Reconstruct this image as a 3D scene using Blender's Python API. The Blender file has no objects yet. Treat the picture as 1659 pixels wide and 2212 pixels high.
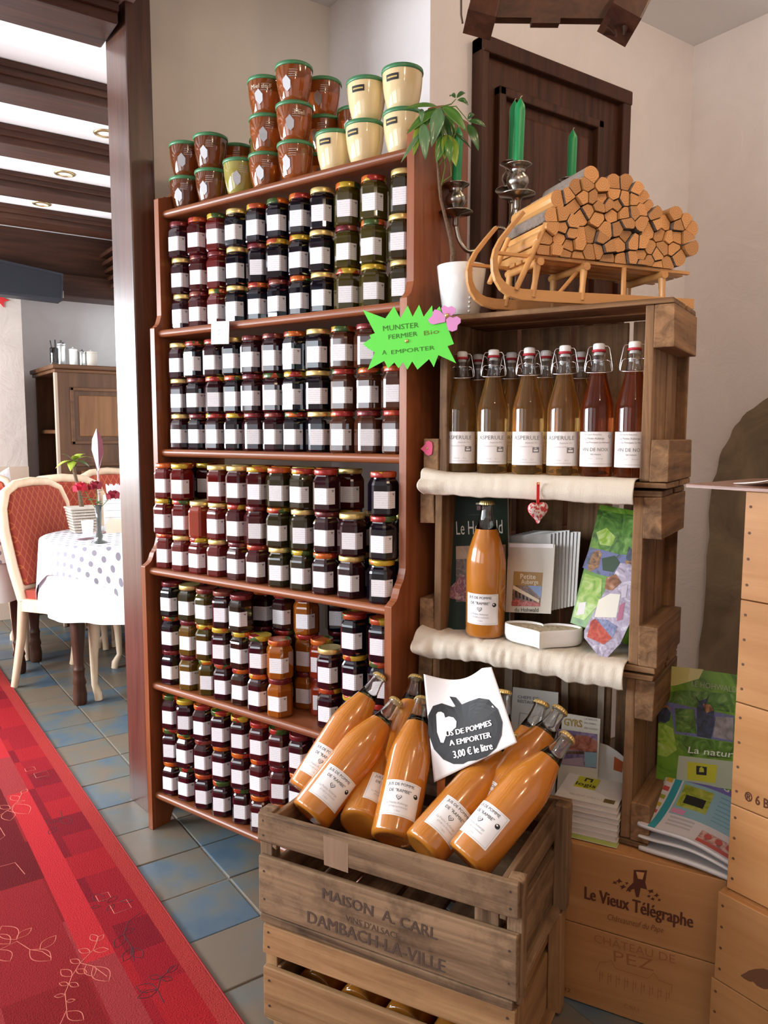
import bpy, math, random
from mathutils import Vector as V, Matrix
random.seed(11)
S = bpy.context.scene
C = S.collection
PI = math.pi
rad = math.radians

# ------------------------------------------------------------------ camera
W_, H_, FPX = 1659.0, 2212.0, 1682.4
YAW, PITCH, ROLL, CAMZ = rad(34.98), rad(5.83), rad(0.106), 1.25
cam_d = V((math.sin(YAW)*math.cos(PITCH), math.cos(YAW)*math.cos(PITCH), -math.sin(PITCH)))
cam_r = V((math.cos(YAW), -math.sin(YAW), 0))
cam_u = cam_r.cross(cam_d)
cr_, sr_ = math.cos(ROLL), math.sin(ROLL)
cam_r, cam_u = cam_r*cr_ + cam_u*sr_, cam_u*cr_ - cam_r*sr_
O = V((0, 0, CAMZ))
cd = bpy.data.cameras.new('camera')
cd.sensor_fit = 'VERTICAL'
cd.sensor_height = 36.0
cd.lens = FPX/H_*36.0
cd.clip_start = 0.02
cam = bpy.data.objects.new('camera', cd)
C.objects.link(cam)
cam.matrix_world = Matrix(((cam_r.x, cam_u.x, -cam_d.x, 0), (cam_r.y, cam_u.y, -cam_d.y, 0),
                           (cam_r.z, cam_u.z, -cam_d.z, CAMZ), (0, 0, 0, 1)))
S.camera = cam

# ------------------------------------------------------------------ light and exposure
S.view_settings.view_transform = 'Standard'
S.view_settings.look = 'None'
S.view_settings.gamma = 1.0
S.view_settings.use_curve_mapping = False
S.view_settings.exposure = 0.15
S.cycles.max_bounces = 12
S.cycles.transmission_bounces = 12
S.cycles.transparent_max_bounces = 12
S.cycles.diffuse_bounces = 4
S.cycles.glossy_bounces = 4
S.cycles.caustics_reflective = False
S.cycles.caustics_refractive = True
S.cycles.sample_clamp_indirect = 6.0
wd = bpy.data.worlds.new('world')
S.world = wd
wd.use_nodes = True
wd.node_tree.nodes['Background'].inputs[0].default_value = (0.75, 0.85, 1.0, 1)
wd.node_tree.nodes['Background'].inputs[1].default_value = 0.6


def area(name, loc, direction, sx, sy, power, col):
    l = bpy.data.lights.new(name, 'AREA')
    l.shape = 'RECTANGLE'
    l.size, l.size_y, l.energy, l.color = sx, sy, power, col
    o = bpy.data.objects.new(name, l)
    C.objects.link(o)
    o.location = loc
    o.rotation_euler = V(direction).to_track_quat('-Z', 'Z').to_euler()
    return o


def lamp(name, loc, power, col, r=0.035):
    l = bpy.data.lights.new(name, 'POINT')
    l.energy, l.color, l.shadow_soft_size = power, col, r
    o = bpy.data.objects.new(name, l)
    C.objects.link(o)
    o.location = loc
    return o


DAY = (0.86, 0.93, 1.0)
WARM = (1.0, 0.72, 0.47)
WIN_Y = [(-0.9, 0.3), (0.9, 2.1), (2.95, 4.05), (4.45, 5.55)]
for i, (ya, yb) in enumerate(WIN_Y):
    area('window_daylight', (-2.47, (ya+yb)/2, 1.6), (1, 0, -0.12), yb-ya-0.1, 1.4, (8, 30, 160, 160)[i], DAY)
area('window_daylight', (-0.30, 5.58, 1.6), (0, -1, -0.08), 1.25, 1.4, 95, DAY)
for p, e in (((0.62, 0.35, 2.46), 8), ((1.35, 0.15, 2.72), 12.5), ((0.2, -0.7, 2.46), 8), ((2.1, 0.9, 2.72), 6)):
    lamp('ceiling_spot', p, e, WARM)

# ------------------------------------------------------------------ pixel ray -> real planes of the place


def ray(px, py):
    return (cam_d + cam_r*((px-W_/2)/FPX) - cam_u*((py-H_/2)/FPX)).normalized()


def at_plane(px, py, P, n):
    d = ray(px, py)
    return O + d*((V(P)-O).dot(n)/d.dot(n))


def at_z(px, py, z): return at_plane(px, py, (0, 0, z), V((0, 0, 1)))
def at_y(px, py, y): return at_plane(px, py, (0, y, 0), V((0, 1, 0)))
def at_x(px, py, x): return at_plane(px, py, (x, 0, 0), V((1, 0, 0)))


UP = V((0, 0, 1))

# ------------------------------------------------------------------ mesh builder


class MB:
    def __init__(s):
        s.v, s.f, s.m, s.s = [], [], [], []

    def add(s, vs, fs, mi=0, sm=False, M=None):
        b = len(s.v)
        s.v += [(M @ V(p)) if M else V(p) for p in vs]
        for f in fs:
            s.f.append([b+i for i in f])
            s.m.append(mi)
            s.s.append(sm)
        return s

    def box(s, x0, x1, y0, y1, z0, z1, mi=0, M=None):
        vs = [(x, y, z) for z in (z0, z1) for y in (y0, y1) for x in (x0, x1)]
        return s.add(vs, [(0, 2, 3, 1), (4, 5, 7, 6), (0, 1, 5, 4), (2, 6, 7, 3), (0, 4, 6, 2), (1, 3, 7, 5)], mi, False, M)

    def rings(s, rs, mi=0, sm=True, cap0=True, cap1=True, M=None, closed=True):
        n = len(rs[0])
        vs = [p for r in rs for p in r]
        fs = []
        for i in range(len(rs)-1):
            for j in range(n if closed else n-1):
                k = (j+1) % n
                fs.append((i*n+j, i*n+k, (i+1)*n+k, (i+1)*n+j))
        s.add(vs, fs, mi, sm, M)
        if cap0:
            s.add(rs[0], [list(range(n))[::-1]], mi, False, M)
        if cap1:
            s.add(rs[-1], [list(range(n))], mi, False, M)
        return s

    def lathe(s, prof, seg=20, mi=0, sm=True, cap0=True, cap1=True, M=None):
        rs = [[(r*math.cos(2*PI*j/seg), r*math.sin(2*PI*j/seg), z) for j in range(seg)] for r, z in prof]
        return s.rings(rs, mi, sm, cap0, cap1, M)

    def tube(s, pts, r, seg=8, mi=0, cap=True, flat=None):
        pts = [V(p) for p in pts]
        n = len(pts)
        rr = r if isinstance(r, (list, tuple)) else [r]*n
        rs = []
        prev = None
        for i, p in enumerate(pts):
            t = (pts[min(i+1, n-1)]-pts[max(i-1, 0)]).normalized()
            if prev is None:
                a = V((0, 0, 1)) if abs(t.z) < 0.9 else V((1, 0, 0))
                u = t.cross(a).normalized()
            else:
                u = (prev - t*prev.dot(t)).normalized()
            prev = u
            w = t.cross(u)
            fl = flat or 1.0
            rs.append([p+u*(rr[i]*math.cos(2*PI*j/seg))+w*(rr[i]*fl*math.sin(2*PI*j/seg)) for j in range(seg)])
        return s.rings(rs, mi, True, cap, cap)

    def prism(s, poly, z0, z1, mi=0, M=None, sm=False, mi_cap=None):
        n = len(poly)
        vs = [(x, y, z0) for x, y in poly]+[(x, y, z1) for x, y in poly]
        s.add(vs, [(j, (j+1) % n, n+(j+1) % n, n+j) for j in range(n)], mi, sm, M)
        mc = mi if mi_cap is None else mi_cap
        s.add(vs, [list(range(n))[::-1], list(range(n, 2*n))], mc, False, M)
        return s

    def slab3(s, pts, nrm, th, mi=0, mi_edge=None):
        """polygon of 3D points given thickness along -nrm"""
        n = len(pts)
        a = [V(p) for p in pts]
        b = [p-nrm*th for p in a]
        s.add(a+b, [list(range(n)), list(range(n, 2*n))[::-1]], mi)
        s.add(a+b, [(j, n+j, n+(j+1) % n, (j+1) % n) for j in range(n)], mi if mi_edge is None else mi_edge)
        return s

    def grid(s, fn, nu, nv, mi=0, sm=True):
        vs = [fn(i/nu, j/nv) for j in range(nv+1) for i in range(nu+1)]
        fs = [(j*(nu+1)+i, j*(nu+1)+i+1, (j+1)*(nu+1)+i+1, (j+1)*(nu+1)+i) for j in range(nv) for i in range(nu)]
        return s.add(vs, fs, mi, sm)


def mesh(name, mb, mats):
    me = bpy.data.meshes.new(name)
    me.from_pydata([tuple(p) for p in mb.v], [], mb.f)
    for m in (mats if isinstance(mats, (list, tuple)) else [mats]):
        me.materials.append(m)
    me.polygons.foreach_set('material_index', mb.m)
    me.polygons.foreach_set('use_smooth', mb.s)
    me.update()
    return me


def obj(name, mb, mats, parent=None, bevel=0, kind=None, label=None, solid=0):
    me = mb if isinstance(mb, bpy.types.Mesh) else mesh(name, mb, mats)
    o = bpy.data.objects.new(name, me)
    C.objects.link(o)
    if parent:
        o.parent = parent
    if bevel:
        b = o.modifiers.new('b', 'BEVEL')
        b.width, b.segments, b.limit_method, b.angle_limit = bevel, 2, 'ANGLE', rad(40)
    if solid:
        b = o.modifiers.new('s', 'SOLIDIFY')
        b.thickness = solid
    if kind:
        o['kind'] = kind
    if label:
        o['label'] = label
    return o


def tag(o, label, cat, group=None):
    o['label'], o['category'] = label, cat
    if group:
        o['group'] = group
    return o


def thing(name, label, cat, loc=(0, 0, 0), rz=0, group=None, M=None):
    o = bpy.data.objects.new(name, None)
    o.empty_display_size = 0.05
    C.objects.link(o)
    if M is not None:
        o.matrix_world = M
    else:
        o.location, o.rotation_euler = loc, (0, 0, rz)
    return tag(o, label, cat, group)


def dup(root, loc=None, rz=None, label=None, group=None, M=None, mats=None):
    r = root.copy()
    C.objects.link(r)
    if M is not None:
        r.matrix_world = M
    else:
        if loc is not None:
            r.location = loc
        if rz is not None:
            r.rotation_euler = (0, 0, rz)
    if label:
        r['label'] = label
    if group:
        r['group'] = group
    for ch in list(root.children):
        c = ch.copy()
        C.objects.link(c)
        c.parent = r
        for g in ch.children:
            d = g.copy()
            C.objects.link(d)
            d.parent = c
        if mats and ch.name.split('.')[0] in mats:
            c.material_slots[0].link = 'OBJECT'
            c.material_slots[0].material = mats[ch.name.split('.')[0]]
    return r


def frame(o, ex, ey, ez):
    return Matrix(((ex[0], ey[0], ez[0], o[0]), (ex[1], ey[1], ez[1], o[1]), (ex[2], ey[2], ez[2], o[2]), (0, 0, 0, 1)))


def local(parent, p):
    return parent.matrix_world.inverted() @ V(p)


_tx = {}


def text_mesh(s, bold=0.0, space=1.0):
    k = (s, bold, space)
    if k not in _tx:
        cu = bpy.data.curves.new('t', 'FONT')
        cu.body, cu.size, cu.align_x, cu.resolution_u = s, 1.0, 'CENTER', 2
        cu.offset = bold
        cu.space_character = space
        o = bpy.data.objects.new('t', cu)
        C.objects.link(o)
        dg = bpy.context.evaluated_depsgraph_get()
        me = bpy.data.meshes.new_from_object(o.evaluated_get(dg))
        _tx[k] = ([tuple(v.co) for v in me.vertices], [tuple(p.vertices) for p in me.polygons])
        bpy.data.objects.remove(o)
        bpy.data.meshes.remove(me)
    return _tx[k]


def add_text(mb, s, fn, size, mi=0, bold=0.0, width=None, space=1.0):
    """letters with baseline centre at fn(0,0)"""
    vs, fs = text_mesh(s, bold, space)
    if not vs:
        return
    x0, x1 = min(v[0] for v in vs), max(v[0] for v in vs)
    kx = size if width is None else width/(x1-x0)
    cx = (x0+x1)/2 if width is not None else 0
    mb.add([fn((v[0]-cx)*kx, v[1]*size) for v in vs], fs, mi)


def text_between(mb, s, A, B, up, h, mi=0, bold=0.0, lift=None, slant=0):
    """baseline runs from A to B (3D), cap height h"""
    A, B = V(A), V(B)
    ex = (B-A).normalized()
    up = V(up)
    up = (up-ex*up.dot(ex)).normalized()
    off = lift or V((0, 0, 0))
    mid = (A+B)/2+off
    add_text(mb, s, lambda x, y: mid+ex*(x+y*slant)+up*y, h/0.72, mi, bold, (B-A).length)


# ------------------------------------------------------------------ materials
MATS = {}


def nodes(name):
    m = bpy.data.materials.new(name)
    m.use_nodes = True
    nt = m.node_tree
    return m, nt, nt.nodes['Principled BSDF']


def mat(name, col, rough=0.5, metal=0, trans=0, ior=1.45, emit=0, coat=0, spec=0.5, bump=0, bscale=40, sss=0, alpha=1):
    if name in MATS:
        return MATS[name]
    m, nt, b = nodes(name)
    b.inputs['Base Color'].default_value = (*col, 1)
    b.inputs['Roughness'].default_value = rough
    b.inputs['Metallic'].default_value = metal
    b.inputs['Transmission Weight'].default_value = trans
    b.inputs['IOR'].default_value = ior
    b.inputs['Coat Weight'].default_value = coat
    b.inputs['Specular IOR Level'].default_value = spec
    b.inputs['Subsurface Weight'].default_value = sss
    b.inputs['Subsurface Radius'].default_value = (0.02, 0.01, 0.005)
    if bump:
        tc = nt.nodes.new('ShaderNodeTexCoord')
        n = nt.nodes.new('ShaderNodeTexNoise')
        n.inputs['Scale'].default_value = bscale
        n.inputs['Detail'].default_value = 5
        bp = nt.nodes.new('ShaderNodeBump')
        bp.inputs['Strength'].default_value = bump
        bp.inputs['Distance'].default_value = 0.01
        nt.links.new(tc.outputs['Object'], n.inputs['Vector'])
        nt.links.new(n.outputs['Fac'], bp.inputs['Height'])
        nt.links.new(bp.outputs['Normal'], b.inputs['Normal'])
    MATS[name] = m
    return m


def ramp(nt, stops, interp='LINEAR'):
    r = nt.nodes.new('ShaderNodeValToRGB')
    r.color_ramp.interpolation = interp
    e = r.color_ramp.elements
    while len(e) > 1:
        e.remove(e[-1])
    e[0].position, e[0].color = stops[0][0], (*stops[0][1], 1)
    for p, c in stops[1:]:
        x = e.new(p)
        x.color = (*c, 1)
    return r


def math_node(nt, op, a, b=None):
    n = nt.nodes.new('ShaderNodeMath')
    n.operation = op
    for i, x in enumerate((a, b)):
        if x is None:
            continue
        if isinstance(x, (int, float)):
            n.inputs[i].default_value = x
        else:
            nt.links.new(x, n.inputs[i])
    return n.outputs[0]


def mix(nt, fac, a, b):
    n = nt.nodes.new('ShaderNodeMix')
    n.data_type = 'RGBA'
    for s, x in ((n.inputs[0], fac), (n.inputs[6], a), (n.inputs[7], b)):
        if isinstance(x, (int, float)):
            s.default_value = x
        elif isinstance(x, tuple):
            s.default_value = (*x, 1)
        else:
            nt.links.new(x, s)
    return n.outputs[2]


def wood(name, c1, c2, axis='z', scale=1.0, rough=0.45, coat=0.0, stain=0.0, bump=0.25):
    key = name+'_'+axis
    if key in MATS:
        return MATS[key]
    m, nt, b = nodes(key)
    L = nt.links.new
    tc = nt.nodes.new('ShaderNodeTexCoord')
    oi = nt.nodes.new('ShaderNodeObjectInfo')
    mp = nt.nodes.new('ShaderNodeMapping')
    sc = {'x': (1.2, 22, 22), 'y': (22, 1.2, 22), 'z': (22, 22, 1.2)}[axis]
    mp.inputs['Scale'].default_value = [k*scale for k in sc]
    L(tc.outputs['Object'], mp.inputs['Vector'])
    cb = nt.nodes.new('ShaderNodeCombineXYZ')
    r10 = math_node(nt, 'MULTIPLY', oi.outputs['Random'], 37.0)
    for i in range(3):
        L(r10, cb.inputs[i])
    L(cb.outputs[0], mp.inputs['Location'])
    n = nt.nodes.new('ShaderNodeTexNoise')
    n.inputs['Scale'].default_value = 1.6
    n.inputs['Detail'].default_value = 7
    n.inputs['Roughness'].default_value = 0.62
    n.inputs['Distortion'].default_value = 0.6
    L(mp.outputs['Vector'], n.inputs['Vector'])
    r = ramp(nt, [(0.28, c1), (0.50, tuple((a+c)/2 for a, c in zip(c1, c2))), (0.72, c2)])
    L(n.outputs['Fac'], r.inputs['Fac'])
    col = r.outputs['Color']
    if stain:
        n2 = nt.nodes.new('ShaderNodeTexNoise')
        n2.inputs['Scale'].default_value = 9
        n2.inputs['Detail'].default_value = 6
        n2.inputs['Roughness'].default_value = 0.7
        vm = nt.nodes.new('ShaderNodeVectorMath')
        vm.operation = 'ADD'
        L(tc.outputs['Object'], vm.inputs[0])
        L(cb.outputs[0], vm.inputs[1])
        L(vm.outputs[0], n2.inputs['Vector'])
        r2 = ramp(nt, [(0.50, (0, 0, 0)), (0.72, (1, 1, 1))])
        L(n2.outputs['Fac'], r2.inputs['Fac'])
        col = mix(nt, math_node(nt, 'MULTIPLY', r2.outputs['Color'], stain), col, tuple(k*0.30 for k in c1))
    hs = nt.nodes.new('ShaderNodeHueSaturation')
    L(math_node(nt, 'ADD', math_node(nt, 'MULTIPLY', oi.outputs['Random'], 0.30), 0.85), hs.inputs['Value'])
    L(col, hs.inputs['Color'])
    L(hs.outputs['Color'], b.inputs['Base Color'])
    b.inputs['Roughness'].default_value = rough
    b.inputs['Coat Weight'].default_value = coat
    b.inputs['Specular IOR Level'].default_value = 0.3
    b.inputs['Coat Roughness'].default_value = 0.25
    bp = nt.nodes.new('ShaderNodeBump')
    bp.inputs['Strength'].default_value = bump
    bp.inputs['Distance'].default_value = 0.004
    L(n.outputs['Fac'], bp.inputs['Height'])
    L(bp.outputs['Normal'], b.inputs['Normal'])
    MATS[key] = m
    return m


def oak(ax): return wood('dark_oak', (0.020, 0.006, 0.003), (0.078, 0.026, 0.011), ax, 1.0, 0.5, 0.0)
def redpine(ax): return wood('red_pine', (0.150, 0.038, 0.012), (0.29, 0.092, 0.032), ax, 0.8, 0.38, 0.12)
def oldcrate(ax): return wood('weathered_crate', (0.070, 0.036, 0.017), (0.330, 0.205, 0.110), ax, 1.1, 0.75, 0, 0.75, 0.5)
def newcrate(ax): return wood('pale_crate', (0.180, 0.082, 0.030), (0.44, 0.255, 0.115), ax, 0.9, 0.6, 0, 0.25, 0.35)
def towerwood(ax): return wood('tower_crate', (0.085, 0.040, 0.016), (0.34, 0.185, 0.083), ax, 1.1, 0.7, 0, 0.7, 0.5)
def winebox(ax): return wood('winebox_pine', (0.36, 0.155, 0.046), (0.51, 0.255, 0.098), ax, 0.55, 0.5, 0.05, 0, 0.12)
def beech(ax): return wood('beech', (0.50, 0.235, 0.07), (0.66, 0.34, 0.115), ax, 0.6, 0.35, 0.25, 0, 0.1)
def chairwood(ax): return wood('limed_wood', (0.62, 0.44, 0.28), (0.76, 0.60, 0.43), ax, 0.7, 0.4, 0.1, 0, 0.1)


def plaster(name, col, var=0.06, bump=0.35):
    m, nt, b = nodes(name)
    L = nt.links.new
    tc = nt.nodes.new('ShaderNodeTexCoord')
    n = nt.nodes.new('ShaderNodeTexNoise')
    n.inputs['Scale'].default_value = 5
    n.inputs['Detail'].default_value = 8
    n.inputs['Roughness'].default_value = 0.6
    n.inputs['Distortion'].default_value = 1.2
    L(tc.outputs['Object'], n.inputs['Vector'])
    r = ramp(nt, [(0.3, tuple(c*(1-var) for c in col)), (0.7, tuple(min(1, c*(1+var)) for c in col))])
    L(n.outputs['Fac'], r.inputs['Fac'])
    L(r.outputs['Color'], b.inputs['Base Color'])
    b.inputs['Roughness'].default_value = 0.8
    bp = nt.nodes.new('ShaderNodeBump')
    bp.inputs['Strength'].default_value = bump
    bp.inputs['Distance'].default_value = 0.02
    L(n.outputs['Fac'], bp.inputs['Height'])
    L(bp.outputs['Normal'], b.inputs['Normal'])
    return m


M_wall = plaster('white_plaster', (0.83, 0.775, 0.755), 0.03)
M_wall2 = plaster('cream_plaster', (0.76, 0.71, 0.63), 0.02, 0.1)
M_ceil = plaster('ceiling_paint', (0.84, 0.83, 0.82), 0.01, 0.05)
M_stone = plaster('sandstone', (0.26, 0.195, 0.125), 0.30, 0.5)
M_white = mat('white_paint', (0.82, 0.81, 0.79), 0.5)
M_grout = mat('grout', (0.15, 0.125, 0.09), 0.9, bump=0.3, bscale=80)
M_paper = mat('paper', (0.83, 0.80, 0.78), 0.6)
M_paper2 = mat('grey_paper', (0.56, 0.53, 0.47), 0.6)
M_black = mat('black_ink', (0.012, 0.011, 0.011), 0.6)
M_grey = mat('grey_ink', (0.22, 0.21, 0.20), 0.7)
M_pale = mat('pale_ink', (0.45, 0.42, 0.41), 0.7)
M_gold = mat('gold_lacquer', (0.70, 0.53, 0.20), 0.34, 0.7)
M_steel = mat('steel_wire', (0.72, 0.71, 0.70), 0.2, 1.0)
M_pewter = mat('pewter', (0.33, 0.30, 0.26), 0.24, 1.0)
M_glass = mat('clear_glass', (0.97, 0.98, 0.97), 0.01, trans=1, ior=1.46)
M_ceramic = mat('white_ceramic', (0.84, 0.82, 0.78), 0.18, coat=0.5)
M_red = mat('red_print', (0.62, 0.03, 0.03), 0.5)
M_brand = mat('burnt_print', (0.085, 0.022, 0.008), 0.8)
M_brandpale = mat('faded_print', (0.30, 0.115, 0.040), 0.8)
M_stencil = mat('stencil_ink', (0.075, 0.045, 0.030), 0.8)



def photo(name, cols, scale=25, rough=.35, dist=1.5, coat=0.0):
    """printed picture: mottled inks, flat on the paper"""
    if name in MATS:
        return MATS[name]
    m, nt, b = nodes(name)
    tc = nt.nodes.new('ShaderNodeTexCoord')
    n = nt.nodes.new('ShaderNodeTexNoise')
    n.inputs['Scale'].default_value = scale
    n.inputs['Detail'].default_value = 4
    n.inputs['Distortion'].default_value = dist
    nt.links.new(tc.outputs['Object'], n.inputs['Vector'])
    k = len(cols)
    r = ramp(nt, [(0.30+0.40*i/(k-1), c) for i, c in enumerate(cols)])
    nt.links.new(n.outputs['Fac'], r.inputs['Fac'])
    nt.links.new(r.outputs['Color'], b.inputs['Base Color'])
    b.inputs['Roughness'].default_value = rough
    b.inputs['Coat Weight'].default_value = coat
    MATS[name] = m
    return m


# tiles
M_tile, nt, b = nodes('slate_tile')
tc = nt.nodes.new('ShaderNodeTexCoord')
oi = nt.nodes.new('ShaderNodeObjectInfo')
n = nt.nodes.new('ShaderNodeTexNoise')
n.inputs['Scale'].default_value = 7
n.inputs['Detail'].default_value = 6
vm = nt.nodes.new('ShaderNodeVectorMath')
nt.links.new(tc.outputs['Object'], vm.inputs[0])
cb = nt.nodes.new('ShaderNodeCombineXYZ')
k = math_node(nt, 'MULTIPLY', oi.outputs['Random'], 50)
nt.links.new(k, cb.inputs[0])
nt.links.new(k, cb.inputs[2])
nt.links.new(cb.outputs[0], vm.inputs[1])
nt.links.new(vm.outputs[0], n.inputs['Vector'])
f = math_node(nt, 'ADD', math_node(nt, 'MULTIPLY', oi.outputs['Random'], 0.75), math_node(nt, 'MULTIPLY', math_node(nt, 'SUBTRACT', n.outputs['Fac'], 0.5), 2.3))
r = ramp(nt, [(0.0, (0.060, 0.100, 0.140)), (0.28, (0.085, 0.120, 0.145)), (0.5, (0.120, 0.125, 0.112)), (0.85, (0.155, 0.120, 0.085))])
nt.links.new(math_node(nt, 'ADD', f, 0.22), r.inputs['Fac'])
nt.links.new(r.outputs['Color'], b.inputs['Base Color'])
b.inputs['Roughness'].default_value = 0.38
bp = nt.nodes.new('ShaderNodeBump')
bp.inputs['Strength'].default_value = 0.25
bp.inputs['Distance'].default_value = 0.01
nt.links.new(n.outputs['Fac'], bp.inputs['Height'])
nt.links.new(bp.outputs['Normal'], b.inputs['Normal'])

# ------------------------------------------------------------------ room shell
XR, YD, ZC, ZD = 2.92, 2.0, 2.80, 2.525        # right wall, door wall, ceiling, dining ceiling
XL, YB, YF = -2.55, -2.4, 6.0


def struct(name, mb, m, parent=None, bevel=0):
    o = obj(name, mb, m, parent, bevel)
    if not parent:
        o['kind'] = 'structure'
    return o


fl = struct('floor', MB().box(XL, XR+0.1, YB, YF+0.1, -0.10, -0.003), M_grout)
tile_me = {}
tw = 0.2065
tmb = MB().box(-tw/2+0.0022, tw/2-0.0022, -tw/2+0.0022, tw/2-0.0022, -0.02, 0.0)
for ix in range(-1, 7):
    for iy in range(0, 24):
        x, y = 0.835+tw*(ix+0.5), 0.920+tw*(iy+0.5)
        if (y > 2.65 and x > 1.75) or (ix > 2 and y > 2.0 and y < 2.6 and x > 1.6):
            continue
        if 't' not in tile_me:
            t = obj('tile', tmb, M_tile, fl, 0.003)
            tile_me['t'] = t
        else:
            t = tile_me['t'].copy()
            C.objects.link(t)
            t.parent = fl
        t.location = (x, y, random.uniform(-0.0012, 0.0008))
        t.rotation_euler = (random.uniform(-.003, .003), random.uniform(-.003, .003), 0)
# walls
struct('wall_back', MB().box(1.57, XR+0.1, YD, YD+0.12, 0, ZC), M_wall)                 # door wall
struct('wall_nook', MB().box(1.57, 1.69, YD+0.12, 2.6, 0, ZC), M_wall)                  # pier side face
struct('wall_partition', MB().box(0.80, 1.69, 2.6, 2.68, 0, ZC), M_wall2)
# right wall with a stone arch
struct('wall_right', MB().box(XR, XR+0.12, YB, YD, 0, ZC), M_wall)
struct('wall_rear', MB().box(XL, XR, YB-0.1, YB, 0, ZC), M_wall)
struct('ceiling', MB().box(0.77, XR+.1, YB-.1, 2.6, ZC, ZC+0.08), M_ceil)
cdm = MB().box(XL-.1, 0.80, YB-.1, YF+.1, ZD, ZD+0.08)
cdm.box(0.80, 1.9, 2.66, YF+.1, ZD, ZD+0.08)
struct('ceiling_dining', cdm, M_ceil)
struct('trim_1', MB().box(0.72, 0.775, YB, 2.60, ZD+.08, ZC), M_ceil)                        # step between the ceilings
struct('wall_dining_right', MB().box(1.75, 1.87, 2.6, YF+0.1, 0, ZD), M_white)
wf = MB().box(1.04, 1.87, YF, YF+0.1, 0, ZD)
struct('wall_dining_far', wf, M_wall)
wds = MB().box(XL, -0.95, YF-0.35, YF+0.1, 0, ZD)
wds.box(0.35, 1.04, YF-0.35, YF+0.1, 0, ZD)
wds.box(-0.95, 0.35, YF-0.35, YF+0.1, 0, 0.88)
wds.box(-0.95, 0.35, YF-0.35, YF+0.1, 2.34, ZD)  # pale strips added at the crate back, standing in for wall between boards
struct('wall_dining_side', wds, plaster('shade_toned_plaster', (0.58, 0.50, 0.44)))  # shade on this wall section is put into a darker plaster colour
w5 = MB()
for a_, b_ in ((-.95, -.90), (-.33, -.27), (.30, .35)):
    w5.box(a_, b_, YF-.33, YF-.28, .88, 2.34)
for za, zb in ((.88, .93), (1.58, 1.61), (2.29, 2.34)):
    w5.box(-.95, .35, YF-.33, YF-.28, za, zb)
w5o = struct('window_5', w5, oak('z'))
obj('pane', MB().box(-.95, .35, YF-.305, YF-.30, .88, 2.34), M_glass, w5o)
struct('baseboard_dining', MB().box(XL, 1.04, YF-0.37, YF-0.35, 0.0, 1.02), mat('dado_paint', (0.55, 0.42, 0.32), 0.6))
# left wall with four window openings
wl = MB()
ys = [YB]+[y for w in WIN_Y for y in w]+[YF+0.1]
for i in range(0, len(ys), 2):
    wl.box(XL-0.12, XL, ys[i], ys[i+1], 0, ZC)
for ya, yb in WIN_Y:
    wl.box(XL-0.12, XL, ya, yb, 0, 0.88)
    wl.box(XL-0.12, XL, ya, yb, 2.34, ZC)
struct('wall_left', wl, M_white)
for i, (ya, yb) in enumerate(WIN_Y):
    w = MB()
    ym = (ya+yb)/2
    for a_, b_ in ((ya, ya+.05), (ym-.03, ym+.03), (yb-.05, yb)):
        w.box(XL-.08, XL-.03, a_, b_, .88, 2.34)
    for za, zb in ((.88, .93), (1.58, 1.61), (2.29, 2.34)):
        w.box(XL-.08, XL-.03, ya, yb, za, zb)
    o = struct('window_%d' % (i+1), w, oak('z'))
    obj('pane', MB().box(XL-.058, XL-.052, ya, yb, .88, 2.34), M_glass, o)

# stone arch band on the right wall
arc = []
inner = []
base = [at_x(1510, 1440, XR-0.02), at_x(1527, 1250, XR-0.02), at_x(1538, 1060, XR-0.02), at_x(1556, 985, XR-0.02),
        at_x(1583, 930, XR-0.02), at_x(1615, 890, XR-0.02), at_x(1662, 858, XR-0.02)]
outl = [(p.y, p.z) for p in base]
outl = [(outl[0][0]+0.02, 0.0), (outl[0][0]+0.02, 0.2)]+outl+[(1.15, 1.98), (0.95, 2.0), (0.95, 1.70), (1.1, 1.66), (1.22, 1.5), (1.30, 1.1), (1.31, 0.0)]
jit = []
for i, (y, z) in enumerate(outl):
    jit.append((y, z))
    if i+1 < len(outl) and 0 < i < 9:
        y2, z2 = outl[i+1]
        for t_ in (0.25, 0.5, 0.75):
            jit.append((y+(y2-y)*t_+random.uniform(-.006, .006), z+(z2-z)*t_))
Marc = frame((XR, 0, 0), V((0, 1, 0)), V((0, 0, 1)), V((1, 0, 0)))
struct('trim_stone_arch', MB().prism(jit[::-1], -0.025, 0.0, 0, Marc), M_stone)

# pillar
p0, p1 = at_z(280, 1722, 0), at_z(322, 1757, 0)
dl = (p0-p1).normalized()
nr = V((dl.y, -dl.x, 0))
if nr.x < 0:
    nr = -nr
q = [p1, p1+nr*0.082, p1+nr*0.082+dl*0.152, p0]
pil = MB().prism([(a.x, a.y) for a in q], 0, ZC)
po = struct('pillar', pil, wood('pillar_oak', (0.030, 0.009, 0.005), (0.095, 0.034, 0.017), 'z', 1.0, 0.40, 1.0), bevel=0.006)
crk = MB()
g0, g1 = at_z(295, 1730, 0), at_z(296.2, 1730.5, 0)
crk.tube([g0+V((-.0005, 0, .0)), g0+V((-.0005, .001, .35)), g0+V((-.0008, -.001, .6))], [0.0008, 0.001, 0.0004], 6)
obj('crack', crk, M_black, po)
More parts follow.
